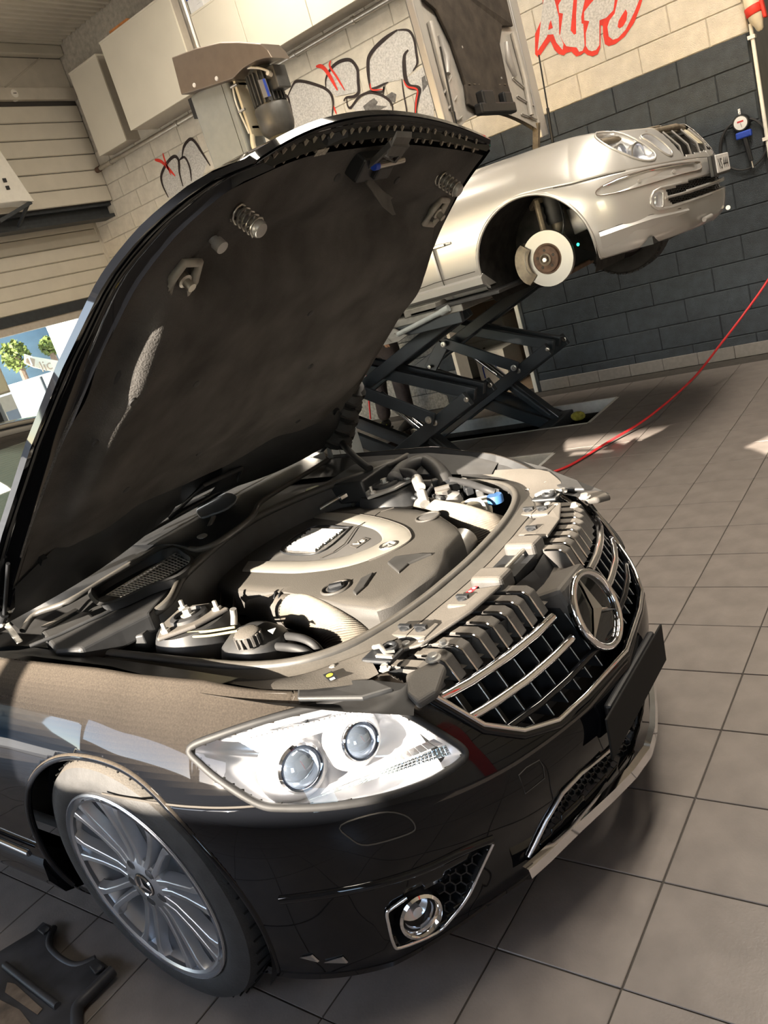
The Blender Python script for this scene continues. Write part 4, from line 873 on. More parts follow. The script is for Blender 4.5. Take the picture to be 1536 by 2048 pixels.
# emblem plate: ribbed white letters in a sunk frame
RP = [(562, 1104), (638, 1108), (697, 1062), (688, 1057), (622, 1057)]
part('plate_frame', M['black'], cover, lambda b: b.tube([cq(u, v, .004) for u, v in sp2(RP, 5)], .003, 6, closed=True), smooth=60)
q00, q10, q11, q01 = (571, 1102), (632, 1106), (690, 1063), (624, 1060)
for k in range(17):
    t0 = (k + .12) / 17; t1 = (k + .66) / 17
    def rib(b):
        def q(s, t, l): return cq(lerp(lerp(q00[0], q01[0], t), lerp(q10[0], q11[0], t), s), lerp(lerp(q00[1], q01[1], t), lerp(q10[1], q11[1], t), s), l)
        s0 = .02 + .05 * (k % 3 == 0); s1 = .98 - .04 * (k % 4 == 1)
        b.grid([[q(s0, t0, .003), q(s1, t0, .003)], [q(s0, t0, .0095), q(s1, t0, .0095)], [q(s0, t1, .0095), q(s1, t1, .0095)], [q(s0, t1, .003), q(s1, t1, .003)]])
    part('emblem_rib', M['letters'], cover, rib)
def text(name, body, parent, material, origin, ux, uy, size, ext=.0012):
    cu_ = bpy.data.curves.new('t', 'FONT'); cu_.body = body; cu_.size = 1.0; cu_.extrude = 0.02; cu_.align_x = 'CENTER'; cu_.align_y = 'CENTER'; cu_.resolution_u = 2
    to = bpy.data.objects.new('t', cu_); COL.objects.link(to); dg = bpy.context.evaluated_depsgraph_get(); me = bpy.data.meshes.new_from_object(to.evaluated_get(dg))
    bpy.data.objects.remove(to)
    ux = V(ux).normalized(); uy = V(uy); uy = (uy - ux * uy.dot(ux)).normalized(); n = ux.cross(uy)
    b = MB(); b.add([V(origin) + (ux * v.co.x + uy * v.co.y) * size + n * (v.co.z / .02 * ext) for v in me.vertices], [tuple(p.vertices) for p in me.polygons])
    bpy.data.meshes.remove(me)
    return b.build(name, material, parent, fixn=False)
tx = cq(738, 1081, 0) - cq(704, 1098, 0)
part('badge_plate', M['gap'], cover, lambda b: b.prism([cq(u, v, .003) for u, v in ((700, 1094), (728, 1077), (741, 1080), (713, 1099))], (0, 0, .0015)), bevel=.002)
text('v8_badge', 'V8', cover, M['trimsilver'], cq(721, 1088, .0062), tx, V((0, 0, 1)).cross(tx), .034)
sbc = cq(777, 1095, .005)
sb = part('cover_badge', M['trimsilver'], cover, lambda b: b.lathe([(.0, .001), (.021, .001), (.0245, .003), (.026, .0)], sbc, (0, 0, 1), 28, cap=False), smooth=40)
part('badge_ring', M['satin'], sb, lambda b: b.tube([sbc + V((.0245 * math.cos(a), .0245 * math.sin(a), .003)) for a in [2 * math.pi * k / 28 for k in range(28)]], .0018, 6, closed=True))
def ministar(b):
    for k in range(3):
        a = math.pi * .0 + 2 * math.pi * k / 3; u = V((math.cos(a), math.sin(a), 0)); w_ = V((-math.sin(a), math.cos(a), 0))
        b.add([sbc + V((0, 0, .0055)), sbc + w_ * .004 - u * .003 + V((0, 0, .0015)), sbc + u * .023 + V((0, 0, .002)), sbc - w_ * .004 - u * .003 + V((0, 0, .0015))], [(0, 1, 2), (0, 2, 3)])
part('badge_star', M['satin'], sb, ministar)
spc = cq(856, 1036, .003)
part('speaker_disc', M['speaker'], cover, lambda b: b.lathe([(.0, .001), (.033, .001), (.036, .0)], spc, (0, 0, 1), 28, cap=False), smooth=30)
part('speaker_rim', M['covergrey'], cover, lambda b: b.tube([spc + V((.037 * math.cos(a), .037 * math.sin(a), .001)) for a in [2 * math.pi * k / 28 for k in range(28)]], .004, 8, closed=True), smooth=60)
oc_ = cq(672, 1177, 0)
part('oil_recess', M['gap'], cover, lambda b: b.lathe([(.040, .002), (.034, .0015), (.0, .0012)], oc_, (0, 0, 1), 28, cap=False))
part('recess_rim', M['covergrey'], cover, lambda b: b.tube([oc_ + V((.039 * math.cos(a), .039 * math.sin(a), .002)) for a in [2 * math.pi * k / 28 for k in range(28)]], .0045, 8, closed=True), smooth=60)
oilc = part('oil_cap', M['black'], cover, lambda b: (b.lathe([(.024, .001), (.024, .008), (.02, .010), (.0, .010)], oc_ + V((.006, -.004, 0)), (0, 0, 1), 20, cap=False), b.obox(oc_ + V((.006, -.004, .013)), V((.016, .008, 0)), V((-.003, .006, 0)), V((0, 0, .004)))), smooth=40)
for pl in ([(706, 1186), (722, 1160), (748, 1147), (746, 1152), (730, 1176), (712, 1192)], [(775, 1128), (790, 1116), (838, 1110), (866, 1110), (850, 1116), (818, 1130), (798, 1148)]):
    part('cover_scoop', mat('scoop_shade', (0.03, 0.029, 0.028), 0.6, var=0.15), cover, lambda b: b.prism([cq(u, v, -.004) for u, v in pl], (0, 0, .0105)), bevel=.004, seg=3)  # dark colour paints the shade on the scoop facets
# near-side cover skirt with webs
part('cover_skirt', M['dustyplastic'], cover, lambda b: b.grid([[P(u, v, .755) for u, v in ((404, 1160), (470, 1184), (556, 1190))], [P(u, v, .70) for u, v in ((402, 1205), (470, 1222), (556, 1222))]]))
for u, v in ((420, 1168), (446, 1178), (472, 1186), (500, 1189), (530, 1190)):
    part('skirt_web', M['dustyplastic'], cover, lambda b: b.bar(P(u, v, .752), P(u, v + 34, .705) + V((.01, -.015, 0)), .004, .02))
# engine body below
part('engine_block', M['bayblack'], car, lambda b: (b.box(C(-.38, -.26, .30), C(.40, .34, .67)), b.box(C(.28, -.18, .45), C(.47, .22, .66))), bevel=.02)
part('radiator_fan', M['black'], car, lambda b: b.box(C(.49, -.36, .28), C(.535, .36, .66)), bevel=.01)
part('throttle_body', M['alu'], car, lambda b: (b.cyl(P(905, 1120, .70), P(930, 1078, .72), .040, 20), b.cyl(P(893, 1120, .68), P(905, 1118, .70), .05, 20)), smooth=40)
# ducts
def knit(name, pts, rad, n=72, k=26):      # woven sleeve: alternating raised cells
    path = spline(pts, k); N = len(path); R = [interp(i / (N - 1), [0, .33, .66, 1], rad) for i in range(N)]
    b = MB(); b.tube(path, R, n, caps=False)
    for i in range(N):
        for q in range(n):
            if (i + q) % 2: c_ = path[i]; b.v[i * n + q] = c_ + (b.v[i * n + q] - c_) * (1 - .0042 / R[i])
    return b.build(name, M['duct'], car)
def hose(name, pts, r, mt, n=14, k=6, par=None): return part(name, M[mt] if isinstance(mt, str) else mt, par or car, lambda b: b.tube(spline(pts, k), r, n), smooth=60)
knit('intake_duct', [P(575, 1222, .72), P(612, 1226, .725), P(650, 1245, .72), P(690, 1272, .70), P(730, 1300, .66)], [.048, .052, .054, .054])
hose('duct_elbow', [P(520, 1218, .70), P(548, 1217, .715), P(578, 1222, .72), P(588, 1223, .722)], .050, 'dustyplastic', 24)
for u, v in ((563, 1220), (572, 1221)): part('duct_clamp', M['black'], car, lambda b: b.tube([P(u, v, .718) + V((0, 1, 0)) * .053 * math.cos(a) * .7 + V((.7, 0, 0)) * .053 * math.cos(a) * -.6 + V((0, 0, 1)) * .053 * math.sin(a) for a in [2 * math.pi * k / 24 for k in range(24)]], .004, 6, closed=True))
knit('intake_duct', [P(845, 1012, .73), P(880, 1026, .735), P(925, 1040, .73), P(965, 1058, .71), P(1000, 1072, .68)], [.034, .045, .056, .062])
hose('coolant_hose', [P(935, 1120, .66), P(900, 1150, .66), P(860, 1185, .65), P(810, 1225, .63)], .026, 'rubber')
hose('coolant_hose', [P(820, 1230, .64), P(770, 1240, .64), P(730, 1240, .62)], .02, 'rubber')
part('blue_clip', mat('bright_blue', (0.05, 0.22, 0.75), 0.35, var=0.1), car, lambda b: b.tube([P(764, 1243, .68) + V((.0, .010 * math.cos(a), 0)) + V((.004 * math.cos(a), 0, .022 * math.sin(a))) for a in [2 * math.pi * k / 18 for k in range(18)]], .004, 8, closed=True), smooth=60)
# coolant expansion tank with cap and pipes
tc_ = P(512, 1292, .74)
def tankring(r, z, sq=.25):
    out = []
    for k in range(28):
        a = 2 * math.pi * k / 28; rr_ = r * (1 + sq * .35 * abs(math.sin(2 * a))); out.append(tc_ + V((rr_ * math.cos(a) * 1.05, rr_ * math.sin(a) * .95, z)))
    return out
tank = part('coolant_tank', M['bayblack'], car, lambda b: b.grid([tankring(.086, -.14), tankring(.092, -.06), tankring(.09, -.02), tankring(.078, .02), tankring(.05, .045), tankring(.034, .05), tankring(.002, .05)], closeu=True), smooth=50)
part('tank_seam', M['black'], tank, lambda b: b.tube([p + V((0, 0, .0)) for p in tankring(.093, -.045)], .004, 6, closed=True), smooth=60)
kc = P(494, 1268, .80)
kcap = part('tank_cap', M['dustyplastic'], tank, lambda b: b.lathe([(.030, -.028), (.032, 0), (.030, .006), (.024, .009), (.0, .009)], kc, (.1, -.1, 1), 24, cap=False), smooth=40)
for k in range(14):
    a = 2 * math.pi * k / 14; part('cap_grip', M['dustyplastic'], kcap, lambda b: b.obox(kc + V((.033 * math.cos(a), .033 * math.sin(a), -.012)), V((math.cos(a), math.sin(a), 0)) * .003, V((-math.sin(a), math.cos(a), 0)) * .003, V((0, 0, .013))))
part('tank_warning', M['sticker'], tank, lambda b: b.prism([P(u, v, .79) for u, v in ((536, 1262), (552, 1257), (546, 1268))], (0, 0, .002)))
hose('tank_hose', [P(552, 1293, .745), P(585, 1296, .75), P(615, 1305, .735), P(635, 1325, .70)], .011, 'rubber', 12)
hose('tank_hose', [P(572, 1272, .75), P(605, 1278, .755), P(630, 1292, .74), P(648, 1315, .70)], .011, 'rubber', 12)
# strut towers
for (u, v, z, sg) in ((379, 1236, .815, -1), (771, 972, .815, 1)):
    s0 = P(u, v, z)
    part('strut_tower', M['bayblack'], car, lambda b: b.lathe([(.15, -.22), (.125, -.10), (.105, -.03), (.095, -.012), (.0, -.010)], s0, (0, 0, 1), 28, cap=False), smooth=40)
    sp_ = part('strut_plate', M['dustyplastic'] if sg < 0 else M['silverplastic'], car, lambda b: b.prism([s0 + V((.10 * math.cos(a) * (1.15 if k % 2 == 0 else .8), .10 * math.sin(a) * (1.15 if k % 2 == 0 else .8), -.008)) for k, a in enumerate([math.pi / 6 + math.pi / 3 * k for k in range(6)])], (0, 0, .012)), bevel=.012, seg=3)
    part('strut_bearing', M['rubber'], sp_, lambda b: b.lathe([(.052, .004), (.050, .012), (.038, .016), (.036, .008), (.0, .008)], s0, (0, 0, 1), 28, cap=False), smooth=40)
    part('strut_nut', M['alu'], sp_, lambda b: b.lathe([(.02, .008), (.02, .014), (.012, .015), (.012, .028), (.0, .028)], s0, (0, 0, 1), 6, cap=False))
    for k in range(3):
        a = math.pi / 6 + 2 * math.pi * k / 3; part('strut_stud', M['alu'], sp_, lambda b: b.lathe([(.013, .004), (.013, .012), (.006, .013), (.006, .03), (.0, .032)], s0 + V((.082 * math.cos(a), .082 * math.sin(a), 0)), (0, 0, 1), 6, cap=False))
hose('brake_pipe', [P(315, 1294, .77), P(345, 1284, .785), P(360, 1268, .80), P(420, 1262, .80), P(470, 1254, .80)], .0035, mat('yellow_pipe', (0.45, 0.4, 0.24), 0.4, metal=0.5, var=0.1), 8)
hose('brake_pipe', [P(322, 1300, .765), P(352, 1291, .78), P(368, 1276, .795), P(420, 1271, .795), P(475, 1262, .795)], .0035, mat('yellow_pipe', (0.45, 0.4, 0.24), 0.4, metal=0.5), 8)
rbox('wing_liner', 330, 1315, .735, .36, .08, .10, 'bayblack', .02)
hose('sensor_stalk', [P(468, 1250, .78), P(468, 1232, .80), P(466, 1218, .82)], .009, 'alu', 10)
# far side: reservoirs, hoses, loom
rbox('control_box', 715, 944, .862, .20, .24, .08, 'black', .008, .05)
bf = P(655, 985, .82); part('brake_reservoir', M['cream'], car, lambda b: b.obox(bf - V((0, 0, .03)), V((.05, 0, 0)), V((0, .035, 0)), V((0, 0, .03))), bevel=.012, seg=3)
part('brake_cap', mat('yellow_green_cap', (0.25, 0.3, 0.06), 0.5, var=0.2), car, lambda b: b.lathe([(.030, 0), (.031, .018), (.026, .024), (.0, .024)], P(629, 988, .835), (0, 0, 1), 22, cap=False), smooth=40)
ps = P(891, 1000, .75)
psr = part('steering_reservoir', M['silverplastic'], car, lambda b: b.lathe([(.055, -.05), (.058, -.01), (.052, .012), (.03, .022), (.0, .023)], ps, (0, 0, 1), 28, cap=False), smooth=50)
part('steering_cap', M['dustyplastic'], psr, lambda b: (b.lathe([(.028, .018), (.028, .036), (.024, .04), (.0, .04)], ps, (0, 0, 1), 10, cap=False), b.obox(ps + V((0, 0, .044)), V((.022, .012, 0)), V((-.004, .007, 0)), V((0, 0, .006)))), smooth=30)
hose('ac_hose', [P(800, 945, .84), P(825, 948, .84), P(836, 965, .82), P(843, 985, .80), P(850, 1010, .77)], .016, 'rubber')
part('ac_sleeve', M['alu'], car, lambda b: (b.cyl(P(833, 958, .835), P(840, 975, .82), .019, 16), b.cyl(P(843, 986, .80), P(850, 1008, .775), .017, 16)), smooth=40)
hose('breather_pipe', [P(790, 958, .83), P(812, 936, .83), P(850, 925, .82), P(880, 945, .80), P(895, 975, .77)], .030, 'bayblack', 16)
wb_ = rbox('washer_box', 948, 1000, .745, .10, .06, .06, 'cream', .012, .5)
part('blue_cap', mat('blue_washer_cap', (0.03, 0.09, 0.22), 0.45, var=0.15), car, lambda b: b.lathe([(.026, -.02), (.027, .0), (.024, .006), (.0, .006)], P(989, 993, .755), (0, 0, 1), 24, cap=False), smooth=40)
hose('white_loop', [P(925, 1012, .745), P(940, 1000, .77), P(962, 1002, .77), P(972, 1020, .74)], .005, 'white', 10)
hose('fuel_line', [P(640, 1018, .80), P(665, 1003, .81), P(690, 990, .815), P(705, 988, .81), P(712, 1000, .79), P(706, 1010, .77)], .007, 'galv', 10)
part('line_nut', M['satin'], car, lambda b: b.cyl(P(680, 997, .813), P(693, 990, .815), .012, 6))
for k in range(9):
    u0 = 760 + 13 * k; hose('wiring', [P(u0, 1004 - (k % 3) * 6, .72 + .012 * (k % 4)), P(u0 + 14, 996 - (k % 4) * 7, .755 + .01 * (k % 3)), P(u0 + 34, 1002 - (k % 2) * 12, .74)], .006 + .002 * (k % 3), ('rubber', 'black', 'bayblack')[k % 3], 8)
for (u, v, z) in ((905, 965, .79), (922, 958, .79), (935, 972, .77), (870, 958, .80), (960, 975, .77), (915, 985, .75)): rbox('connector', u, v, z, .035, .028, .03, ('bayblack', 'alu', 'black')[int(u) % 3], .005, u * .1)
hose('loom_pipe', [P(900, 960, .79), P(935, 966, .785), P(970, 978, .775), P(990, 985, .76)], .012, 'rubber')
rbox('fuse_box', 250, 1265, .81, .16, .07, .05, 'bayblack', .006, .35)
part('fuse_sticker', M['sticker'], car, lambda b: b.prism([P(u, v, .815) for u, v in ((216, 1262), (262, 1240), (274, 1246), (228, 1272))], (0, 0, .001)))
part('fuse_sticker', M['sticker'], car, lambda b: b.prism([P(u, v, .812) for u, v in ((160, 1298), (185, 1282), (194, 1288), (170, 1302))], (0, 0, .001)))
rbox('fuse_relay', 206, 1272, .825, .05, .03, .02, 'dustyplastic', .004, .35)

# ---- scuttle: bulkhead seal, cowl trays, wipers, pollen-filter grille
bs = spline([P(150, 1304, .80), P(225, 1268, .815), P(297, 1233, .83), P(340, 1200, .845), P(363, 1157, .86), P(395, 1125, .865), P(450, 1078, .865), P(505, 1040, .865), P(570, 1008, .862), P(650, 975, .86), P(730, 948, .855), P(790, 925, .85), P(815, 912, .845)], 5)
part('bulkhead_seal', M['seal'], car, lambda b: b.tube(bs, .013, 10), smooth=60)
part('bulkhead_wall', M['bayblack'], car, lambda b: b.grid([[p + V((0, 0, -.006)) for p in bs], [p + V((.02, -.01, -.10)) for p in bs], [p + V((.03, -.01, -.24)) for p in bs]]), smooth=40)
cs_ = spline([P(45, 1262, .845), P(72, 1228, .865), P(137, 1203, .88), P(219, 1154, .89), P(287, 1113, .90), P(336, 1087, .905), P(364, 1090, .90), P(392, 1099, .895), P(425, 1090, .895), P(465, 1065, .90), P(505, 1032, .905), P(520, 1006, .905), P(560, 978, .905), P(610, 948, .90), P(655, 919, .895)], 5)
part('cowl_seal', M['seal'], car, lambda b: b.tube(cs_, .0095, 10), smooth=60)
part('cowl_floor', M['bayblack'], car, lambda b: b.grid([[P(20, 1290, .80), P(160, 1300, .79), P(300, 1235, .80), P(365, 1162, .80), P(450, 1082, .80), P(570, 1012, .80), P(815, 915, .80)], [C(-.95, y, .80) for y in (-.74, -.6, -.3, 0, .2, .45, .74)]]), smooth=20)
part('scuttle_panel', M['black'], car, lambda b: b.grid([[p + V((-.006, 0, -.002)) for p in cs_], [V((p.x - .10, p.y + .0, .905 + .012)) for p in cs_], [C(-.93 + .16 * ((p.y - O.y) / .8) ** 2, max(-.76, min(.76, (p.y - O.y) * 1.0)), .93) for p in cs_]]), smooth=40)
# two wipers lying on the screen base
def wiper(pts, r):
    return part('wiper', M['black'], car, lambda b: b.tube(pts, r, 8), smooth=50)
w1 = wiper([P(6, 1214, .93), P(90, 1170, .94), P(178, 1125, .95)], .013); w2 = wiper([P(206, 1112, .955), P(320, 1050, .955), P(430, 990, .95), P(520, 945, .945)], .008)
w3 = wiper([P(275, 1058, .965), P(340, 1025, .97), P(430, 985, .965), P(560, 925, .955), P(620, 900, .945)], .012)
part('wiper_clip', M['black'], w1, lambda b: b.obox(P(184, 1122, .96), V((.03, .012, 0)), V((-.006, .016, 0)), V((0, 0, .012))), bevel=.004)
part('wiper_cap', M['alu'], w3, lambda b: b.lathe([(.014, 0), (.012, .006), (.0, .007)], P(278, 1057, .975), (0, 0, 1), 14, cap=False), smooth=40)
rbox('screen_clip', 352, 985, .96, .06, .025, .02, 'black', .004, 1.0)
pd = [P(u, v, .935) for u, v in sp2([(395, 1020), (420, 1003), (450, 990), (470, 992), (474, 1003), (455, 1020), (425, 1032), (402, 1038)], 4)]
part('wiper_paddle', mat('grey_blue_plastic', (0.09, 0.105, 0.125), 0.45, var=0.1), car, lambda b: b.prism(pd, (0, 0, .008)), bevel=.003)
part('wiper_arm', M['dustyplastic'], car, lambda b: b.bar(P(428, 1032, .935), P(412, 1068, .90), .018, .008), bevel=.003)
part('wiper_pivot', M['alu'], car, lambda b: b.lathe([(.020, -.02), (.020, .006), (.014, .012), (.0, .013)], P(405, 1077, .905), (0, 0, 1), 18, cap=False), smooth=40)
# pollen intake: basin with wire grille
bas = [(176, 1186), (200, 1160), (290, 1112), (350, 1094), (372, 1105), (388, 1120), (360, 1150), (300, 1172), (230, 1204), (195, 1210)]
bp_ = ply(sp2(bas, 4), .885)
bc = sum(bp_, V((0, 0, 0))) / len(bp_)
basin = part('intake_basin', M['bayblack'], car, lambda b: b.grid([[p for p in bp_], [lerp(p, bc, .06) + V((0, 0, .004)) for p in bp_], [lerp(p, bc, .12) - V((0, 0, .03)) for p in bp_], [lerp(p, bc, .95) - V((0, 0, .04)) for p in bp_]], closeu=True), smooth=45)
g0, g1, g2, g3 = (213, 1190), (352, 1106), (386, 1122), (262, 1196)
def gq(s, t, z=.872): return P(lerp(lerp(g0[0], g1[0], s), lerp(g3[0], g2[0], s), t), lerp(lerp(g0[1], g1[1], s), lerp(g3[1], g2[1], s), t), z)
for k in range(23): part('grille_wire', M['galv'], basin, lambda b: b.tube([gq(k / 22, 0), gq(k / 22, 1)], .0018, 5))
for k in range(7): part('grille_wire', M['galv'], basin, lambda b: b.tube([gq(0, k / 6), gq(1, k / 6)], .0018, 5))
tr = ply([(80, 1262), (155, 1220), (178, 1222), (190, 1232), (262, 1196), (330, 1165), (345, 1172), (300, 1225), (240, 1255), (160, 1296), (110, 1300)], .85)
part('filter_housing', M['bayblack'], car, lambda b: b.prism(tr, (0, 0, -.06)), bevel=.01, seg=3)
part('filter_ridge', M['bayblack'], car, lambda b: b.tube(ply([(60, 1292), (120, 1268), (180, 1240), (200, 1232), (300, 1180), (340, 1170)], .855), .006, 8), smooth=60)
part('filter_lid_window', M['dustyplastic'], car, lambda b: b.prism(ply([(82, 1255), (152, 1218), (158, 1221), (95, 1256)], .856), (0, 0, .004)), bevel=.002)
part('hinge_bracket', M['alu'], car, lambda b: (b.bar(P(0, 1222, .90), P(14, 1250, .87), .02, .006), b.bar(P(14, 1250, .87), P(40, 1285, .84), .018, .006)), bevel=.003)
part('hinge_bracket', M['alu'], car, lambda b: (b.bar(P(590, 892, .93), P(640, 915, .90), .05, .03), b.bar(P(640, 885, .93), P(660, 905, .90), .02, .06)), bevel=.003)
hose('wire_bundle', [P(680, 880, .95), P(700, 905, .92), P(722, 925, .89), P(740, 938, .87)], .014, 'rubber')
both('inner_rail', M['bayblack'], car, lambda b: (b.grid([[C(-.5, -.66, .83), C(.0, -.645, .80), C(.3, -.63, .775)], [C(-.5, -.70, .845), C(.0, -.69, .82), C(.3, -.675, .79)], [C(-.5, -.755, .875), C(.0, -.735, .85), C(.3, -.72, .80)]])), smooth=40)

# rubber gaiter over the far hinge, its near twin sits out of frame
def gaiter(b):
    p0, p1 = aty(705, 772, O.y + .74), aty(668, 885, O.y + .74); n = 26
    b.tube([lerp(p0, p1, k / n) + V((0, .004 * math.sin(k * 2.1), 0)) for k in range(n + 1)], [.045 + .012 * (k % 2) + .018 * k / n for k in range(n + 1)], 14)
part('hinge_gaiter', M['rubber'], car, gaiter, smooth=30)
# ================================================================== graffiti on the back wall (paint film, a millimetre proud)
def wpt(u, v, d): return aty(u, v, YW - d)
def stroke(pts, wpx, mt, d, sc, off, taper=True):
    pix = [(off[0] + x / sc, off[1] + y / sc) for x, y in pts]; w3 = [wpt(u, v, d) for u, v in pix]; w3 = spline(w3, 5); n = len(w3)
    q = wpt(pix[0][0] + wpx / sc, pix[0][1], d); hwid = (q - wpt(pix[0][0], pix[0][1], d)).length / 2 * .82
    L, R = [], []
    for i, p in enumerate(w3):
        t = (w3[min(i + 1, n - 1)] - w3[max(i - 1, 0)]).normalized(); s_ = V((-t.z, 0, t.x)); f = 1.0
        if taper: f = min(1, .35 + 3.0 * min(i, n - 1 - i) / n)
        L.append(p + s_ * hwid * f); R.append(p - s_ * hwid * f)
    b = MB(); b.grid([L, R]); return b.build('graffiti_stroke', M[mt], wall_back, fixn=False)
def blob(pts, mt, d, sc, off, name='graffiti_fill'):
    b = MB(); b.add([wpt(off[0] + x / sc, off[1] + y / sc, d) for x, y in pts], [tuple(range(len(pts)))]); return b.build(name, M[mt], wall_back, fixn=False)
A = (5.908, (1060, 0))
blob([(150, -300), (1420, -300), (1385, -100), (1330, -10), (1300, 90), (1230, 270), (1120, 430), (1010, 520), (930, 545), (885, 520), (865, 420), (860, 300), (835, 300), (832, 560), (800, 640), (740, 665), (680, 650), (640, 620), (600, 650), (550, 668), (515, 640), (490, 610), (430, 625), (400, 655), (340, 640), (290, 590), (240, 480), (100, 680), (60, 640), (60, 400), (150, 200)], 'redpaint', .004, *A)
for pts in ([(90, 600), (200, 430), (205, 410), (275, 405), (310, 500), (385, 590), (395, 520), (345, 400), (340, 200), (290, 0), (270, -120), (180, -120), (150, 60)],
            [(355, 420), (390, 160), (345, 150), (335, 60), (390, -40), (520, -80), (480, 360), (520, 410), (545, 400), (545, 180), (560, -60), (660, -60), (605, 200), (610, 280), (630, 280), (645, 540), (620, 600), (580, 612), (550, 560), (490, 555), (430, 545), (395, 500)],
            [(640, 240), (640, 140), (700, 60), (770, -20), (1010, -60), (985, 120), (900, 210), (820, 240), (820, 530), (780, 590), (730, 605), (690, 590), (660, 540), (660, 390), (700, 250)],
            [(1045, -40), (1130, -140), (1250, -140), (1290, 0), (1230, 150), (1130, 350), (1040, 450), (980, 470), (930, 430), (915, 320), (940, 240), (1000, 160)]): blob(pts, 'silverspray', .0055, *A)
for pts in ([(245, 235), (270, 330), (215, 355), (222, 300)], [(1085, 180), (1130, 110), (1150, 150), (1140, 240), (1100, 310), (1060, 335), (1035, 320), (1045, 250)]): blob(pts, 'redpaint', .007, *A)
B = (4.518, (540, 60))
for pts in ([(160, 605), (210, 490), (250, 462), (330, 470), (430, 500), (500, 530), (550, 590), (560, 760), (560, 900), (205, 900), (200, 780), (180, 680)], [(505, 520), (505, 440), (550, 350), (620, 290), (700, 268), (750, 290), (790, 360), (795, 460), (790, 560), (600, 600)],
            [(905, 530), (890, 420), (890, 300), (960, 170), (1150, 10), (1250, 5), (1300, 80), (1320, 200), (1330, 300), (1290, 370), (1225, 440), (1070, 470)], [(860, 590), (920, 575), (1010, 600), (1080, 650), (1100, 760), (800, 760), (740, 700)], [(1225, 440), (1390, 330), (1480, 300), (1480, 800), (1340, 800), (1350, 540), (1260, 510)]): blob(pts, 'silverspray', .003, *B)
blob([(840, 690), (900, 640), (940, 615), (975, 650), (960, 680), (1060, 690), (1000, 720), (860, 730)], 'greyspray', .0038, *B); blob([(1370, 430), (1400, 410), (1410, 460), (1450, 470), (1420, 500), (1380, 560)], 'greyspray', .0038, *B); blob([(1040, 600), (1100, 560), (1140, 580), (1130, 660), (1090, 640)], 'greyspray', .0038, *B)
for pts, w_, mt in (([(105, 570), (160, 605), (180, 680), (200, 780), (205, 900)], 22, 'blackpaint'), ([(160, 600), (210, 490), (250, 462), (330, 470), (430, 500), (500, 530), (550, 580), (570, 660), (560, 780)], 24, 'blackpaint'), ([(570, 680), (600, 760)], 16, 'redpaint'),
    ([(505, 520), (505, 440), (550, 350), (620, 290), (700, 268), (750, 290), (790, 360), (795, 460), (800, 560), (760, 600), (690, 610), (665, 640)], 28, 'blackpaint'), ([(690, 610), (700, 680), (730, 700), (800, 610), (860, 575), (920, 565), (1010, 590), (1080, 640), (1105, 690), (1108, 760)], 22, 'blackpaint'),
    ([(1150, 0), (1060, 60), (960, 150), (900, 230), (885, 300), (890, 420), (905, 530)], 38, 'blackpaint'), ([(905, 535), (960, 520), (1070, 470)], 20, 'blackpaint'), ([(905, 550), (1010, 560), (1030, 510), (1020, 590)], 18, 'blackpaint'), ([(1150, 0), (1250, 5), (1300, 80), (1320, 200), (1330, 300), (1290, 370)], 24, 'blackpaint'),
    ([(1320, 90), (1370, 150), (1400, 230), (1405, 300)], 18, 'blackpaint'), ([(1420, -120), (1400, 0), (1395, 160), (1405, 260)], 44, 'blackpaint'), ([(1250, 180), (1215, 230), (1212, 330), (1225, 440), (1260, 510), (1345, 530), (1335, 600), (1318, 700), (1310, 800)], 44, 'blackpaint'), ([(1190, 440), (1205, 560), (1230, 700), (1240, 780)], 14, 'blackpaint')): stroke(pts, w_, mt, .0052, *B)
for pts, w_ in (([(1205, 450), (1240, 510), (1330, 540), (1320, 650), (1312, 790)], 16), ([(1412, -60), (1400, 100), (1402, 200)], 12), ([(905, 480), (920, 540), (1020, 535)], 12), ([(415, 330), (470, 332), (530, 400), (610, 545)], 34), ([(548, 275), (540, 330), (600, 420), (675, 545)], 20)): stroke(pts, w_, 'redpaint', .0066, *B)
Cc = (2.925, (0, 0)); blob([(985, 1155), (950, 1080), (945, 1020), (980, 950), (1020, 915), (1075, 860), (1110, 815), (1140, 830), (1180, 890), (1215, 950), (1180, 1050), (1100, 1120)], 'silverspray', .003, *Cc)
for pts, w_, mt in (([(985, 1155), (950, 1080), (945, 1020), (980, 950), (1020, 915), (1045, 940), (1050, 1010), (1070, 1090)], 15, 'blackpaint'), ([(1045, 940), (1080, 920), (1110, 980), (1120, 1060)], 12, 'blackpaint'), ([(1065, 925), (1075, 860), (1110, 815), (1140, 830), (1180, 890), (1230, 970)], 15, 'blackpaint'), ([(905, 935), (950, 950), (1025, 1030)], 16, 'redpaint'), ([(952, 895), (965, 940), (1000, 1025)], 10, 'redpaint')): stroke(pts, w_, mt, .0055, *Cc)
D_ = (2.925, (500, 0)); 
for pts, w_ in (([(940, 85), (990, 80), (1020, 120), (1060, 190)], 26), ([(1040, 30), (1030, 80), (1060, 110)], 18)): stroke(pts, w_, 'redpaint', .0066, *D_)

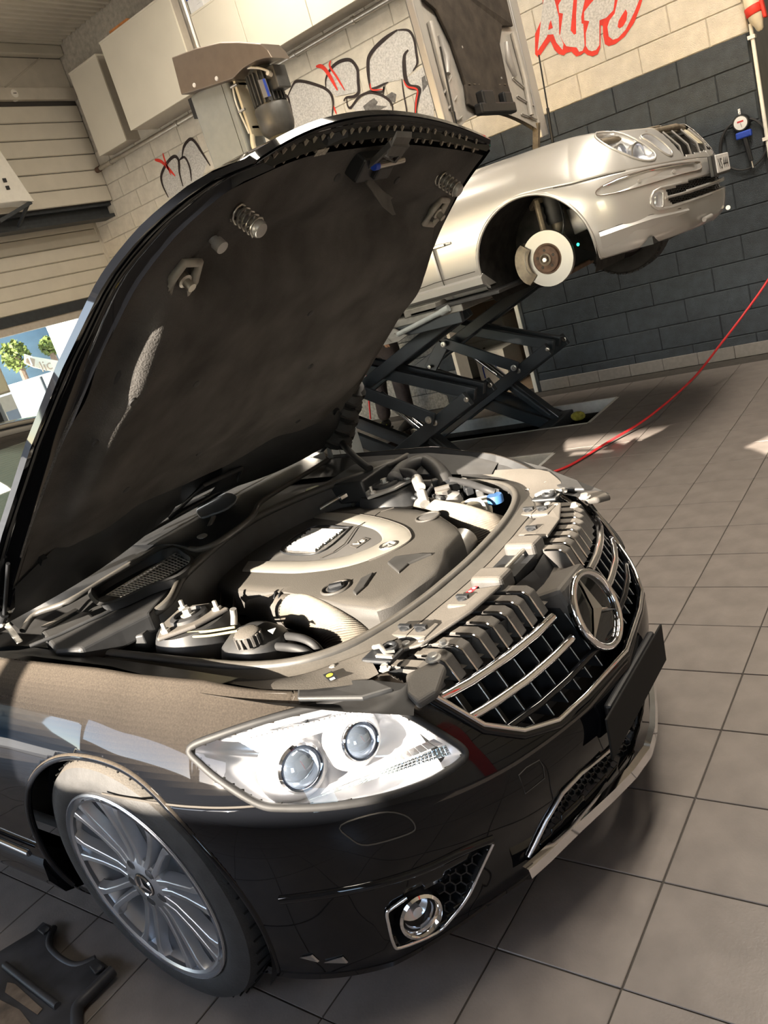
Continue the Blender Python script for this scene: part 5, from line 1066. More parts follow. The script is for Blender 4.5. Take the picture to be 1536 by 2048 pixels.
# ================================================================== silver saloon on the lift
OS = V((-2.03, 5.30, 1.03))
def S(x, y, z): return OS + V((x, y, z))
M.update(silver=mat('silver_car_paint', (0.455, 0.445, 0.435), 0.32, metal=0.55, coat=0.8, var=0.03, scale=3), silverin=mat('silver_inner', (0.46, 0.44, 0.41), 0.4, metal=0.4, var=0.08), rust=mat('rusty_iron', (0.10, 0.06, 0.04), 0.75, var=0.4, scale=30), disc=mat('ground_disc', (0.34, 0.33, 0.31), 0.48, metal=1.0, var=0.06, scale=4), grease=mat('greasy_alloy', (0.19, 0.16, 0.12), 0.55, metal=0.4, var=0.35, scale=25), dirt=mat('dirty_liner', (0.014, 0.013, 0.012), 0.85, var=0.8, scale=14), felt=mat('brown_felt', (0.045, 0.036, 0.028), 0.9, var=0.4, scale=9, bump=0.3, bscale=120),
 liftsteel=mat('lift_paint', (0.026, 0.033, 0.040), 0.42, var=0.15, scale=8, coat=0.2), platform=mat('chequer_plate', (0.16, 0.155, 0.145), 0.5, metal=0.3, var=0.25, scale=12), column=mat('column_grey', (0.23, 0.25, 0.255), 0.5, var=0.06), hood_brown=mat('motor_hood', (0.19, 0.155, 0.125), 0.4, metal=0.4, var=0.06), motor=mat('motor_grey', (0.075, 0.075, 0.073), 0.45, metal=0.3, var=0.15))
scar = thing('silver_saloon', S(0, 0, 0), 'silver saloon raised on a scissor lift with a front wheel removed', 'car')
mirS = lambda p: V((p.x, 2 * OS.y - p.y, p.z))
OUTS = [(-4.0, .84), (-3.0, .89), (-1.5, .91), (-.5, .91), (0, .905), (.30, .885), (.48, .83), (.60, .74), (.70, .60), (.78, .42), (.83, .2), (.85, 0)]
PRS = {0: ([.09, .04, .015, .005, 0, 0, .004, .012, .03, .06, .10, .16], [.20, .25, .32, .40, .48, .55, .62, .69, .76, .82, .88, .92]),
 4: ([.09, .04, .015, .005, 0, 0, .004, .014, .035, .07, .12, .19], [.20, .25, .32, .40, .48, .55, .62, .69, .755, .81, .855, .885]),
 5: ([.08, .04, .015, .005, 0, 0, .01, .03, .06, .10, .15, .21], [.20, .25, .31, .38, .45, .52, .59, .66, .725, .78, .83, .875]),
 7: ([.07, .03, .012, .004, 0, .004, .02, .045, .08, .12, .17, .22], [.20, .24, .30, .37, .44, .51, .575, .635, .695, .75, .80, .845]),
 9: ([.07, .03, .012, .004, 0, .004, .02, .042, .07, .10, .13, .17], [.20, .24, .30, .36, .42, .48, .545, .605, .66, .71, .755, .80]),
 11: ([.08, .03, .012, .004, 0, .004, .02, .04, .06, .08, .10, .13], [.20, .24, .30, .36, .42, .47, .525, .57, .61, .645, .675, .71])}
PSS = {k: (smooth_rows(PRS[k][0]), smooth_rows(PRS[k][1])) for k in PRS}; kss = sorted(PRS); NSS = 34; ocs = spline([(x, -y, 0) for x, y in OUTS], NSS)
def columnS(i):
    t = i / NSS; k0 = max(k for k in kss if k <= t); k1 = min([k for k in kss if k >= t] or [11]); f = 0 if k1 == k0 else (t - k0) / (k1 - k0)
    p = ocs[i]; d = (ocs[min(i + 1, len(ocs) - 1)] - ocs[max(i - 1, 0)]).normalized()
    if i == len(ocs) - 1: d = V((0, 1, 0))
    nin = V((-d.y, d.x, 0)); return [p + nin * lerp(PSS[k0][0][r], PSS[k1][0][r], f) + V((0, 0, lerp(PSS[k0][1][r], PSS[k1][1][r], f))) for r in range(NR + 1)]
CS = [columnS(i) for i in range(len(ocs))]; vS = [OS + p for c in CS for p in c]
fS = [(i * NRR + r, (i + 1) * NRR + r, (i + 1) * NRR + r + 1, i * NRR + r + 1) for i in range(len(CS) - 1) for r in range(NR)]
BVS = BVHTree.FromPolygons([tuple(v) for v in vS] + [tuple(mirS(v)) for v in vS], fS + [tuple(len(vS) + i for i in f) for f in fS])
def castS(u, v, lift=0.0):
    h, n, _, _ = BVS.ray_cast(CAMP, ray(u, v))
    if h is None:                       # just past the edge of the sheet: nearest point of the sheet
        d_ = (S(.5, -.6, .7) - CAMP).length
        for _k in range(6): h, n, _, _ = BVS.find_nearest(CAMP + ray(u, v) * d_); d_ = (h - CAMP).dot(ray(u, v))
        if (CAMP + ray(u, v) * d_ - h).length > .12: return None
    if n.dot(ray(u, v)) > 0: n = -n
    return h + n * lift
sc6 = lambda P_: [(1160 + x / 4.955, 230 + y / 4.955) for x, y in P_]
L1 = sp2(sc6([(150, 210), (165, 180), (230, 162), (330, 170), (450, 200), (560, 250), (660, 310), (730, 370), (745, 420), (720, 450), (640, 455), (540, 430), (430, 385), (330, 340), (230, 285), (170, 240)]), 4)
L2 = sp2(sc6([(600, 215), (650, 190), (720, 205), (790, 250), (860, 310), (905, 365), (905, 400), (870, 400), (810, 365), (740, 310), (670, 260)]), 4)
G1 = sc6([(855, 745), (1000, 690), (1180, 620), (1340, 575), (1400, 570), (1400, 630), (1340, 650), (1180, 705), (1000, 770), (870, 800)]); G2 = sc6([(870, 830), (1000, 800), (1180, 740), (1345, 680), (1400, 670), (1400, 735), (1345, 750), (1200, 800), (1020, 865), (920, 885)])
F1 = sp2(sc6([(700, 860), (715, 790), (760, 755), (815, 760), (820, 840), (815, 910), (770, 920), (715, 900)]), 4)
TOPO = sc6([(935, 200), (1000, 160), (1120, 150), (1190, 300), (1190, 340), (1100, 365), (1000, 360), (950, 300)])
def regS(ctr):
    p = proj(ctr); q = p[:2]; l = ctr - OS
    if l.x > .3:
        for nm, pl in (('l1', L1), ('l2', L2), ('g', G1), ('g', G2), ('f', F1)):
            if inpoly(*q, pl): return nm
    if l.x > .62 and l.z > .60 and abs(l.y) < .34: return 'open'
    if l.x * l.x + (l.z - .30) ** 2 < .355 ** 2 and l.z < .66: return 'arch'
    if l.x > -.62 and l.z > 2: return 'x'
    return None
ks_ = {'front_wing': [], 'front_bumper': [], 'body_side': []}
for f in fS:
    ctr = (vS[f[0]] + vS[f[1]] + vS[f[2]] + vS[f[3]]) / 4
    if regS(ctr): continue
    l = ctr - OS; i_, r_i = divmod(f[0], NRR); ks_['front_bumper' if l.x > .05 and r_i < 36 else 'body_side' if l.x < -.62 else 'front_wing'].append(f)
for k, fs in ks_.items():
    for side in (0, 1):
        if k == 'front_bumper' and side: continue
        mb = MB(); mb.add(vS if side == 0 else [mirS(p) for p in vS], fs)
        if k == 'front_bumper': mb.add([mirS(p) for p in vS], fs)
        used = sorted({i for f in mb.f for i in f}); mp = {o_: n_ for n_, o_ in enumerate(used)}; mb.v = [mb.v[i] for i in used]; mb.f = [tuple(mp[i] for i in f) for f in mb.f]
        mb.build(k, M['silver'], scar, smooth=40, solid=.003)
def bothS(name, material, fn, parent=None, **kw):
    o1 = part(name, material, parent or scar, fn, **kw); b = MB(); fn(b); b.v = [mirS(p) for p in b.v]; b.f = [tuple(reversed(f)) for f in b.f]; return o1, b.build(name, material, scar, **kw)
def lipS():
    out = []
    for k in range(61):
        a = lerp(-.3, math.pi + .3, k / 60); x, z = .358 * math.cos(a), .30 + .358 * math.sin(a); h, n, _, _ = BVS.ray_cast(S(x, -1.5, z), V((0, 1, 0)))
        if h is not None: out.append(h + V((0, .003, 0)))
    return out
LS = lipS(); bothS('arch_lip', M['silver'], lambda b: b.tube(LS, .010, 8), smooth=60)
def archS(b):
    rows = [[S(.362 * math.cos(a), y, .30 + .362 * math.sin(a)) for a in [lerp(-.45, math.pi + .5, k / 40) for k in range(41)]] for y in (-.86, -.35)]; b.grid(rows); b.add([S(0, -.35, .3)] + rows[1], [(0, k + 1, k + 2) for k in range(40)])
bothS('arch_liner', M['dirt'], archS, smooth=40)
bothS('panel_seam', M['gap'], lambda b: b.tube([S(-.62, 0, 0) + V((0, CS[min(range(len(CS)), key=lambda i: abs(CS[i][30].x + .62))][r].y - .001, CS[min(range(len(CS)), key=lambda i: abs(CS[i][30].x + .62))][r].z)) for r in range(8, NR)], .003, 6))
bothS('panel_seam', M['gap'], lambda b: b.tube([OS + CS[i][36] for i in range(len(CS)) if .20 < CS[i][36].x < .56], .0025, 5))
part('sill_seam', M['gap'], scar, lambda b: b.tube([castS(u, v, .001) for u, v in [(800, 592), (870, 566), (950, 543)]], .0025, 5))
part('lower_seam', M['gap'], scar, lambda b: b.tube([castS(u, v, .001) for u, v in sc6([(185, 1160), (400, 1085), (700, 990), (1000, 925)])], .0022, 5))
bothS('sill', M['silver'], lambda b: b.add([S(x, y, z) for x in (-2.4, -.345) for y, z in ((-.88, .31), (-.915, .29), (-.91, .25), (-.86, .228), (-.74, .228))], [(0, 1, 6, 5), (1, 2, 7, 6), (2, 3, 8, 7), (3, 4, 9, 8), (0, 1, 2, 3, 4), (5, 6, 7, 8, 9)]), smooth=30)
# bumper moulding, lip, sensors, grilles, lamps
MO = sp2(sc6([(155, 770), (200, 720), (350, 640), (600, 560), (900, 495), (1150, 470), (1185, 490), (1180, 545), (1000, 590), (700, 680), (400, 765), (200, 800)]), 3)
mo3 = [castS(u, v, .006) for u, v in MO]
part('bumper_moulding', M['silver'], scar, lambda b: b.add([castS(u, v, .010) for u, v in [(sum(p[0] for p in MO) / len(MO), sum(p[1] for p in MO) / len(MO))]] + mo3, [(0, 1 + i, 1 + (i + 1) % len(mo3)) for i in range(len(mo3))]), smooth=80)
part('moulding_edge', mat('moulding_gap', (0.16, 0.13, 0.11), 0.6, var=0.1), scar, lambda b: b.tube(mo3, .0028, 6, closed=True))
part('moulding_chrome', M['chrome'], scar, lambda b: b.tube([castS(u, v, .008) for u, v in sc6([(230, 715), (380, 650), (600, 578), (760, 540), (950, 505), (1120, 485)])], .006, 6), smooth=60)
for u, v in sc6([(583, 660), (920, 565)]): part('park_sensor', M['silver'], scar, lambda b: b.lathe([(.011, 0), (.010, .003), (.0, .004)], castS(u, v, .007), V((.6, -.8, 0)), 14, cap=False), smooth=40)
part('front_lip', M['silver'], scar, lambda b: b.grid([[castS(u, v, .002) for u, v in sc6([(190, 1165), (400, 1088), (700, 990), (1070, 925)])], [castS(u, v, .018) for u, v in sc6([(200, 1200), (400, 1130), (700, 1030), (1060, 945)])], [castS(u, v, .006) for u, v in sc6([(225, 1320), (420, 1235), (700, 1105), (1040, 970)])]]), smooth=40)
for G_ in (G1, G2):
    def hexS(b):
        us = [p[0] for p in G_]; vs_ = [p[1] for p in G_]; v_ = min(vs_); ri = 0
        while v_ < max(vs_):
            u_ = min(us) + (ri % 2) * 2.6
            while u_ < max(us):
                for a in range(3):
                    an = math.pi / 6 + a * math.pi / 3; an2 = an + math.pi / 3; p = (u_ + 2.9 * math.cos(an), v_ + 2.9 * math.sin(an)); q = (u_ + 2.9 * math.cos(an2), v_ + 2.9 * math.sin(an2))
                    if inpoly(*p, G_) and inpoly(*q, G_):
                        A_, B_ = castS(*p, -.012), castS(*q, -.012)
                        if A_ and B_: b.bar(A_, B_, .0025, .006, up=V((.8, -.6, 0)))
                u_ += 5.2
            v_ += 4.5; ri += 1
    o = part('mesh_grille', M['black'], scar, hexS); o['kind'] = 'stuff'
    part('grille_backing', M['gap'], scar, lambda b: b.add([castS(u, v, -.035) for u, v in G_ if castS(u, v)], [tuple(range(len([1 for u, v in G_ if castS(u, v)])))]))
part('grille_blade', M['silver'], scar, lambda b: b.tube([castS(u, v, .006) for u, v in sc6([(850, 818), (1000, 780), (1180, 718), (1340, 660), (1372, 645)]) if castS(u, v)], .007, 8), smooth=60)
part('grille_surround', M['silver'], scar, lambda b: b.tube([castS(u, v, .002) for u, v in sc6([(1000, 672), (900, 700), (800, 720), (730, 760), (700, 830), (715, 900), (770, 935), (900, 915), (1100, 850), (1300, 780)]) if castS(u, v)], .007, 8), smooth=60)
def lampS(name, pl, lens_c=None):
    p3 = [castS(u, v, .002) for u, v in pl]; c_ = sum(p3, V((0, 0, 0))) / len(p3); n_ = V((0, 0, 0))
    for i in range(len(p3)): n_ += (p3[i] - c_).cross(p3[(i + 1) % len(p3)] - c_)
    n_.normalize(); n_ = n_ if n_.dot(CAMP - c_) > 0 else -n_
    lo = part(name, M['hlchrome'], scar, lambda b: b.grid([p3, [c_ + (p - c_) * .93 - n_ * .03 for p in p3], [c_ + (p - c_) * .5 - n_ * .05 for p in p3], [c_ + (p - c_) * .02 - n_ * .052 for p in p3]], closeu=True), smooth=50)
    part('lamp_rim', M['silver'], lo, lambda b: b.tube(p3, .006, 8, closed=True), smooth=60)
    b = MB(); cu, cv_ = sum(p[0] for p in pl) / len(pl), sum(p[1] for p in pl) / len(pl)
    b.grid([[castS(cu + (u - cu) * f, cv_ + (v - cv_) * f, .004 + .008 * (1 - f)) for u, v in pl] for f in (.98, .8, .6, .4, .2, .01)], closeu=True); b.build('lamp_cover', M['hazel'], lo, smooth=60)
    return lo, n_
hl1, hn1 = lampS('headlamp', L1)
for (x, y), r_ in (((420, 330), .045), ((590, 345), .06)):
    c_ = castS(*sc6([(x, y)])[0]) - hn1 * .03
    part('projector', M['satin'], hl1, lambda b: b.lathe([(r_, -.02), (r_ * 1.05, .008), (r_ * .9, .012), (r_ * .85, .0)], c_, V((.9, -.3, 0)), 24, cap=False), smooth=40)
    part('projector_lens', M['lens'], hl1, lambda b: b.lathe([(r_ * .88, .002), (r_ * .6, .016), (.0005, .022)], c_, V((.9, -.3, 0)), 24, cap=False), smooth=50)
lampS('inner_lamp', L2); lampS('fog_lamp', F1)
mL = [mirS(castS(u, v, .003)) for u, v in L1]; part('headlamp', M['hlchrome'], scar, lambda b: b.add([sum(mL, V((0, 0, 0))) / len(mL) + V((.01, 0, .01))] + mL, [(0, 1 + i, 1 + (i + 1) % len(mL)) for i in range(len(mL))]), smooth=60)
# front carrier behind the missing grille
part('radiator', M['black'], scar, lambda b: b.box(S(.55, -.42, .25), S(.62, .42, .74)), bevel=.01)
part('carrier_bar', M['grease'], scar, lambda b: b.tube([S(.42, -.62, .80), S(.60, -.42, .775), S(.66, 0, .78), S(.60, .42, .775), S(.42, .62, .80)], .018, 8), smooth=50)
for y_ in (-.30, -.12, .08, .25): part('carrier_post', M['silverplastic'], scar, lambda b: b.tube([S(.66, y_, .76), S(.73, y_ + .02, .66), S(.74, y_ + .02, .60)], .008, 6), smooth=50)
part('carrier_plate', M['grease'], scar, lambda b: b.prism([S(.35, -.50, .80), S(.56, -.40, .79), S(.60, -.1, .80), S(.45, -.1, .82)], (0, 0, .014)), bevel=.004)
part('slot_panel', M['cream'], scar, lambda b: b.prism([S(.70, .22, .66), S(.72, .34, .64), S(.64, .36, .74), S(.60, .24, .79), S(.63, .22, .76)], (.012, .0, 0)), bevel=.004)
part('lock_motor', M['galv'], scar, lambda b: b.cyl(S(.20, -.60, .84), S(.20, -.60, .88), .014, 10), smooth=30)
for k in range(7): part('engine_lump', M['grease'] if k % 2 else M['bayblack'], scar, lambda b: b.obox(S(.05 + .08 * k - .2, -.3 + .1 * ((k * 3) % 7) - .1, .72), V((.05, .01, 0)), V((-.01, .07, 0)), V((0, 0, .05 + .008 * (k % 3)))), bevel=.01)
part('engine_bay_floor', M['black'], scar, lambda b: b.box(S(-.62, -.34, .30), S(.55, .34, .60)))
# number plate on its black holder
plc = [aty(u, v, OS.y + .0) for u, v in ((1422, 312), (1448, 308), (1449, 338), (1424, 345))]
ph = part('plate_holder', M['black'], scar, lambda b: b.obox(S(.858, 0, .50), V((.012, 0, 0)), V((0, .20, 0)), V((0, 0, .058))), bevel=.005)
plt_ = part('number_plate', M['sticker'], scar, lambda b: b.obox(S(.874, .02, .505), V((.004, 0, 0)), V((0, .16, 0)), V((0, 0, .050))), bevel=.004)
text('plate_text', 'VS 444', plt_, M['black'], S(.8785, .02, .50), (0, 1, 0), (0, 0, 1), .085, .0006)
bothS('tow_eye', M['silver'], lambda b: b.cyl(S(.80, -.30, .235), S(.82, -.22, .24), .014, 10), smooth=40)
# side moulding with badge
part('side_moulding', M['silver'], scar, lambda b: b.tube([castS(u, v, .004) for u, v in [(800, 520), (850, 502), (880, 492), (902, 486)]], [.006, .013, .013, .008], 8), smooth=60)
part('side_badge', M['black'], scar, lambda b: b.bar(castS(866, 497, .017), castS(893, 489, .017), .004, .014, up=V((0, 0, 1))))
text('side_badge_text', 'AVANTGARDE', scar, M['chrome'], castS(879, 493, .0225), castS(893, 489) - castS(866, 497), (0, 0, 1), .013, .0003)
# roof, glass, boot
secS = [(-.80, .76, .90), (-1.35, .62, 1.26), (-1.9, .60, 1.40), (-2.7, .59, 1.39), (-3.2, .60, 1.22), (-3.55, .70, .98)]; rS = spline([V(p) for p in secS], 5)
rs = [[S(p.x, p.y * k / 8, p.z - .05 * (k / 8) ** 2) for k in range(-8, 9)] for p in rS]
part('windscreen', M['windscreen'], scar, lambda b: b.grid(rs[:7]), smooth=60); part('roof', M['silver'], scar, lambda b: b.grid(rs[6:19]), smooth=60); part('rear_screen', M['windscreen'], scar, lambda b: b.grid(rs[18:]), smooth=60)
bothS('side_glass', M['windscreen'], lambda b: b.grid([[r[0] for r in rs], [V((r[0].x, OS.y - .76, OS.z + .91)) for r in rs]]), smooth=40)
part('boot', M['silver'], scar, lambda b: b.grid([[S(x, y * w_, z) for y in (-1, -.5, 0, .5, 1)] for x, w_, z in ((-3.0, .74, .93), (-3.5, .74, .98), (-3.95, .70, .95), (-4.05, .74, .60), (-3.98, .80, .30))]), smooth=30)
bothS('cowl_side', M['silver'], lambda b: b.grid([[S(-.40, -.74, .885), S(-.8, -.75, .91), S(-4.0, -.70, .92)], [S(-.40, -.70, .87), S(-.8, -.68, .91), S(-4.0, -.6, .95)]]), smooth=30)
part('underbody', M['black'], scar, lambda b: (b.box(S(-3.9, -.72, .20), S(-.38, .72, .30)), b.box(S(-.40, -.34, .18), S(.60, .34, .30)), b.box(S(.35, -.70, .20), S(.62, .70, .24))))
part('undertray', M['grease'], scar, lambda b: b.prism([S(.36, -.80, .215), S(.52, -.72, .215), S(.70, -.45, .22), S(.70, .45, .22), S(.52, .72, .215), S(.36, .80, .215)], (0, 0, -.012)))
# bare hub: disc, bell, caliper, knuckle, spring leg
hb = S(0, -.70, .28)
dsc = part('brake_disc', M['disc'], scar, lambda b: b.lathe([(.088, -.002), (.090, -.006), (.162, -.004), (.164, .0), (.164, .022), (.1, .026)], hb, (0, 1, 0), 56, cap=False), smooth=35)
part('disc_bell', M['rust'], dsc, lambda b: b.lathe([(.0, -.026), (.068, -.026), (.076, -.022), (.080, -.004), (.094, -.003)], hb, (0, 1, 0), 40, cap=False), smooth=35)
part('hub_flange', M['grease'], dsc, lambda b: b.lathe([(.034, -.03), (.036, -.038), (.028, -.042), (.022, -.035)], hb, (0, 1, 0), 28, cap=False), smooth=40)
part('hub_nut', M['galv'], dsc, lambda b: b.lathe([(.018, -.03), (.018, -.046), (.013, -.050), (.0, -.050)], hb, (0, 1, 0), 6, cap=False))
for k in range(5):
    a = 2 * math.pi * k / 5 + .3; part('stud_hole', M['gap'], dsc, lambda b: b.lathe([(.0, -.0275), (.0075, -.0272), (.009, -.026)], hb + V((.052 * math.cos(a), 0, .052 * math.sin(a))), (0, 1, 0), 10, cap=False))
def caliper(b):
    rows = []
    for k in range(13):
        a = math.radians(lerp(140, 222, k / 12)); u = V((math.cos(a), 0, math.sin(a))); e = 1 - abs(k / 6 - 1) ** 4 * .5
        rows.append([hb + u * .115 + V((0, -.03 * e, 0)), hb + u * (.175 + .02 * e) + V((0, -.04 * e, 0)), hb + u * (.185 + .02 * e) + V((0, .05, 0)), hb + u * .12 + V((0, .05, 0))])
    b.grid(rows, closeu=True)
cal = part('caliper', M['grease'], scar, caliper, smooth=50)
part('pad_clip', M['galv'], cal, lambda b: b.tube([hb + V((-.105, -.045, .075)), hb + V((-.118, -.055, .03)), hb + V((-.12, -.055, -.03)), hb + V((-.10, -.045, -.07))], .003, 6), smooth=50)
part('knuckle', M['grease'], scar, lambda b: (b.bar(hb + V((-.01, .06, .10)), hb + V((-.03, .09, .34)), .03, .05), b.lathe([(.07, .03), (.06, .10), (.03, .14)], hb, (0, 1, 0), 20)), bevel=.008)
part('upper_arm', M['grease'], scar, lambda b: (b.bar(hb + V((-.03, .09, .335)), hb + V((.07, .32, .33)), .03, .035), b.bar(hb + V((-.03, .09, .335)), hb + V((-.17, .32, .31)), .03, .035)), bevel=.008)
part('spring_leg', M['grease'], scar, lambda b: (b.cyl(hb + V((.03, .16, -.02)), hb + V((.03, .18, .20)), .034, 18), b.cyl(hb + V((.03, .18, .20)), hb + V((.03, .19, .38)), .05, 18)), smooth=40)
part('air_bellow', M['rubber'], scar, lambda b: b.lathe([(.05, .18), (.058, .21), (.05, .235), (.06, .26), (.052, .285), (.062, .31), (.06, .4)], hb + V((.03, .17, 0)), (0, 0, 1), 20), smooth=40)
part('lower_arm', M['rust'], scar, lambda b: (b.bar(hb + V((0, .05, -.13)), hb + V((.10, .40, -.10)), .05, .03), b.bar(hb + V((0, .05, -.13)), hb + V((-.20, .40, -.10)), .05, .03)), bevel=.008)
part('sensor_cable', M['black'], scar, lambda b: b.tube(spline([hb + V((.05, .05, .05)), hb + V((.14, .0, .15)), hb + V((.12, .06, .28)), hb + V((.06, .12, .36))], 6), .006, 6), smooth=50)
part('frame_bracket', M['silverplastic'], scar, lambda b: b.prism([hb + V((.06, .28, .24)), hb + V((.20, .28, .22)), hb + V((.22, .28, .10)), hb + V((.08, .28, .08))], (0, .03, 0)), bevel=.006)
part('indicator_led', mat('green_led', (0.02, 1.0, 0.6), 0.4, emit=6.0), scar, lambda b: b.sphere(aty(1156, 489, OS.y - .62), .009, 8))
# far front wheel (hanging), rear wheels
fw = S(0, .86, .28); b = MB(); b.lathe([(.205, -.20), (.25, -.215), (.30, -.21), (.315, -.19), (.318, -.15), (.318, -.06), (.31, -.02), (.29, .0), (.24, .004), (.205, -.01)], fw, (0, 1, 0), 56, cap=False); tyf = b.build('tyre', M['tyre'], scar, smooth=35)
b = MB(); b.lathe([(.207, -.20), (.19, -.17), (.185, -.06), (.06, -.035), (0, -.03)], fw, (0, 1, 0), 40, cap=False); b.build('wheel_rim', M['satin'], scar, smooth=40)
for k in range(44):
    a = 2 * math.pi * k / 44; u = V((math.cos(a), 0, math.sin(a))); w_ = V((-math.sin(a), 0, math.cos(a))); part('tread_block', M['tyre'], tyf, lambda b: b.obox(fw + u * .314 - V((0, .185, 0)), u * .006, V((0, .02, 0)), w_ * .015))
part('drive_shaft', M['rust'], scar, lambda b: (b.cyl(fw + V((0, -.5, .03)), fw + V((0, -.16, 0)), .02, 12), b.cyl(fw + V((0, -.26, 0)), fw + V((0, -.16, 0)), .05, 16)), smooth=40)
part('tie_rod', M['galv'], scar, lambda b: b.cyl(fw + V((.10, -.6, -.02)), fw + V((.11, -.16, -.04)), .013, 10), smooth=40)
for yy, sd in ((-.88, -1), (.88, 1)):
    b = MB(); b.lathe([(.0, -.03), (.20, -.03), (.215, -.012), (.25, .0), (.30, -.01), (.318, -.06), (.318, -.19), (.2, -.21), (0, -.21)], S(-2.85, yy, .30), (0, sd, 0), 32, cap=False); b.build('rear_tyre', M['tyre'], scar, smooth=40)
# bonnet in service position: upright panel, inner frame, felt
XH = -2.50
hp = lambda u, v, d=0.0: atx(u, v, XH) + V((d, 0, 0))
yl, yr = hp(870, 60).y * 0 + 4.58, 6.06
def hoodpt(s, z, d): return V((XH + d - .10 * (1 - (2 * s - 1) ** 2) * .5 - .02 * (z - 2.1), lerp(yl, yr, s), z))
zb = lambda s: 2.10 + .20 * (1 - (2 * s - 1) ** 2)
hoodS = part('bonnet', M['silver'], scar, lambda b: b.grid([[hoodpt(k / 24, lerp(zb(k / 24), 3.18, j / 12), 0) for k in range(25)] for j in range(13)]), smooth=50)
for s0, s1 in ((0, .06), (.94, 1)): part('bonnet_edge', M['silver'], hoodS, lambda b: b.prism([hoodpt(s0, 2.09, .05), hoodpt(s1, 2.10, .055), hoodpt(s1, 3.18, .055), hoodpt(s0, 3.18, .05)], (-.05, 0, 0)), bevel=.008)
part('inner_frame', M['silverin'], hoodS, lambda b: b.grid([[hoodpt(.05 + .9 * k / 20, lerp(zb(.05 + .9 * k / 20) + .0, 3.18, j / 8), .035) for k in range(21)] for j in range(9)]), smooth=50)
for sg in (0, 1):
    f_ = lambda s: s if sg == 0 else 1 - s
    part('frame_rib', M['silverin'], hoodS, lambda b: (b.tube([hoodpt(f_(.12), 2.25, .05), hoodpt(f_(.10), 2.5, .055), hoodpt(f_(.11), 2.8, .055)], .022, 8)), smooth=60)
    part('frame_dish', mat('dish_shade', (0.36, 0.345, 0.33), 0.45, metal=0.4, var=0.06), hoodS, lambda b: b.tube([hoodpt(f_(.17), 2.52, .04), hoodpt(f_(.20), 2.62, .045), hoodpt(f_(.18), 2.74, .045)], [.02, .03, .018], 10), smooth=60)
    for k in range(3): part('frame_crease', M['silverin'], hoodS, lambda b: b.tube([hoodpt(f_(.07), 2.22 + .09 * k, .045), hoodpt(f_(.2), 2.27 + .12 * k, .045)], .006, 6), smooth=60)
FP = [(.27, 2.34), (.30, 2.46), (.27, 2.7), (.20, 2.88), (.10, 2.92), (.10, 3.16), (.90, 3.16), (.90, 2.84), (.80, 2.84), (.735, 2.72), (.72, 2.46), (.73, 2.34), (.62, 2.30), (.38, 2.30)]
part('felt_liner', M['felt'], hoodS, lambda b: b.prism([hoodpt(s, z, .062) for s, z in FP], (-.02, 0, 0)), bevel=.006)
for s, z in ((.5, 3.0), (.5, 2.8), (.35, 2.68), (.62, 2.66), (.66, 2.5), (.78, 2.95), (.25, 3.0)): part('felt_clip', M['silverplastic'], hoodS, lambda b: b.lathe([(.010, 0), (.008, .006), (.0, .007)], hoodpt(s, z, .064), (1, 0, 0), 10, cap=False))
for k in range(8): part('felt_stitch', M['grease'], hoodS, lambda b: b.bar(hoodpt(.32 + .05 * k, 2.46, .065), hoodpt(.34 + .05 * k, 2.46, .065), .006, .004))
part('latch_cluster', M['black'], hoodS, lambda b: (b.obox(hoodpt(.5, 2.30, .09), V((.03, 0, 0)), V((0, .26, 0)), V((0, 0, .035))), b.obox(hoodpt(.42, 2.36, .09), V((.03, 0, 0)), V((0, .08, 0)), V((0, 0, .05))), b.obox(hoodpt(.62, 2.36, .09), V((.025, 0, 0)), V((0, .06, 0)), V((0, 0, .04)))), bevel=.012)
for sg, yy in ((0, 4.60), (1, 6.02)): part('gas_strut', M['black'], scar, lambda b: (b.cyl(V((-2.38, yy, 2.62)), V((-2.40, yy, 2.25)), .006, 8), b.cyl(V((-2.40, yy, 2.27)), V((-2.42, yy, 1.98)), .011, 10)), smooth=40)
for k in range(2): part('hinge', M['grease'], scar, lambda b: b.bar(V((XH + .02, 4.66 + 1.3 * k, 2.2)), V((XH - .06, 4.68 + 1.3 * k, 1.93)), .03, .05), bevel=.004)

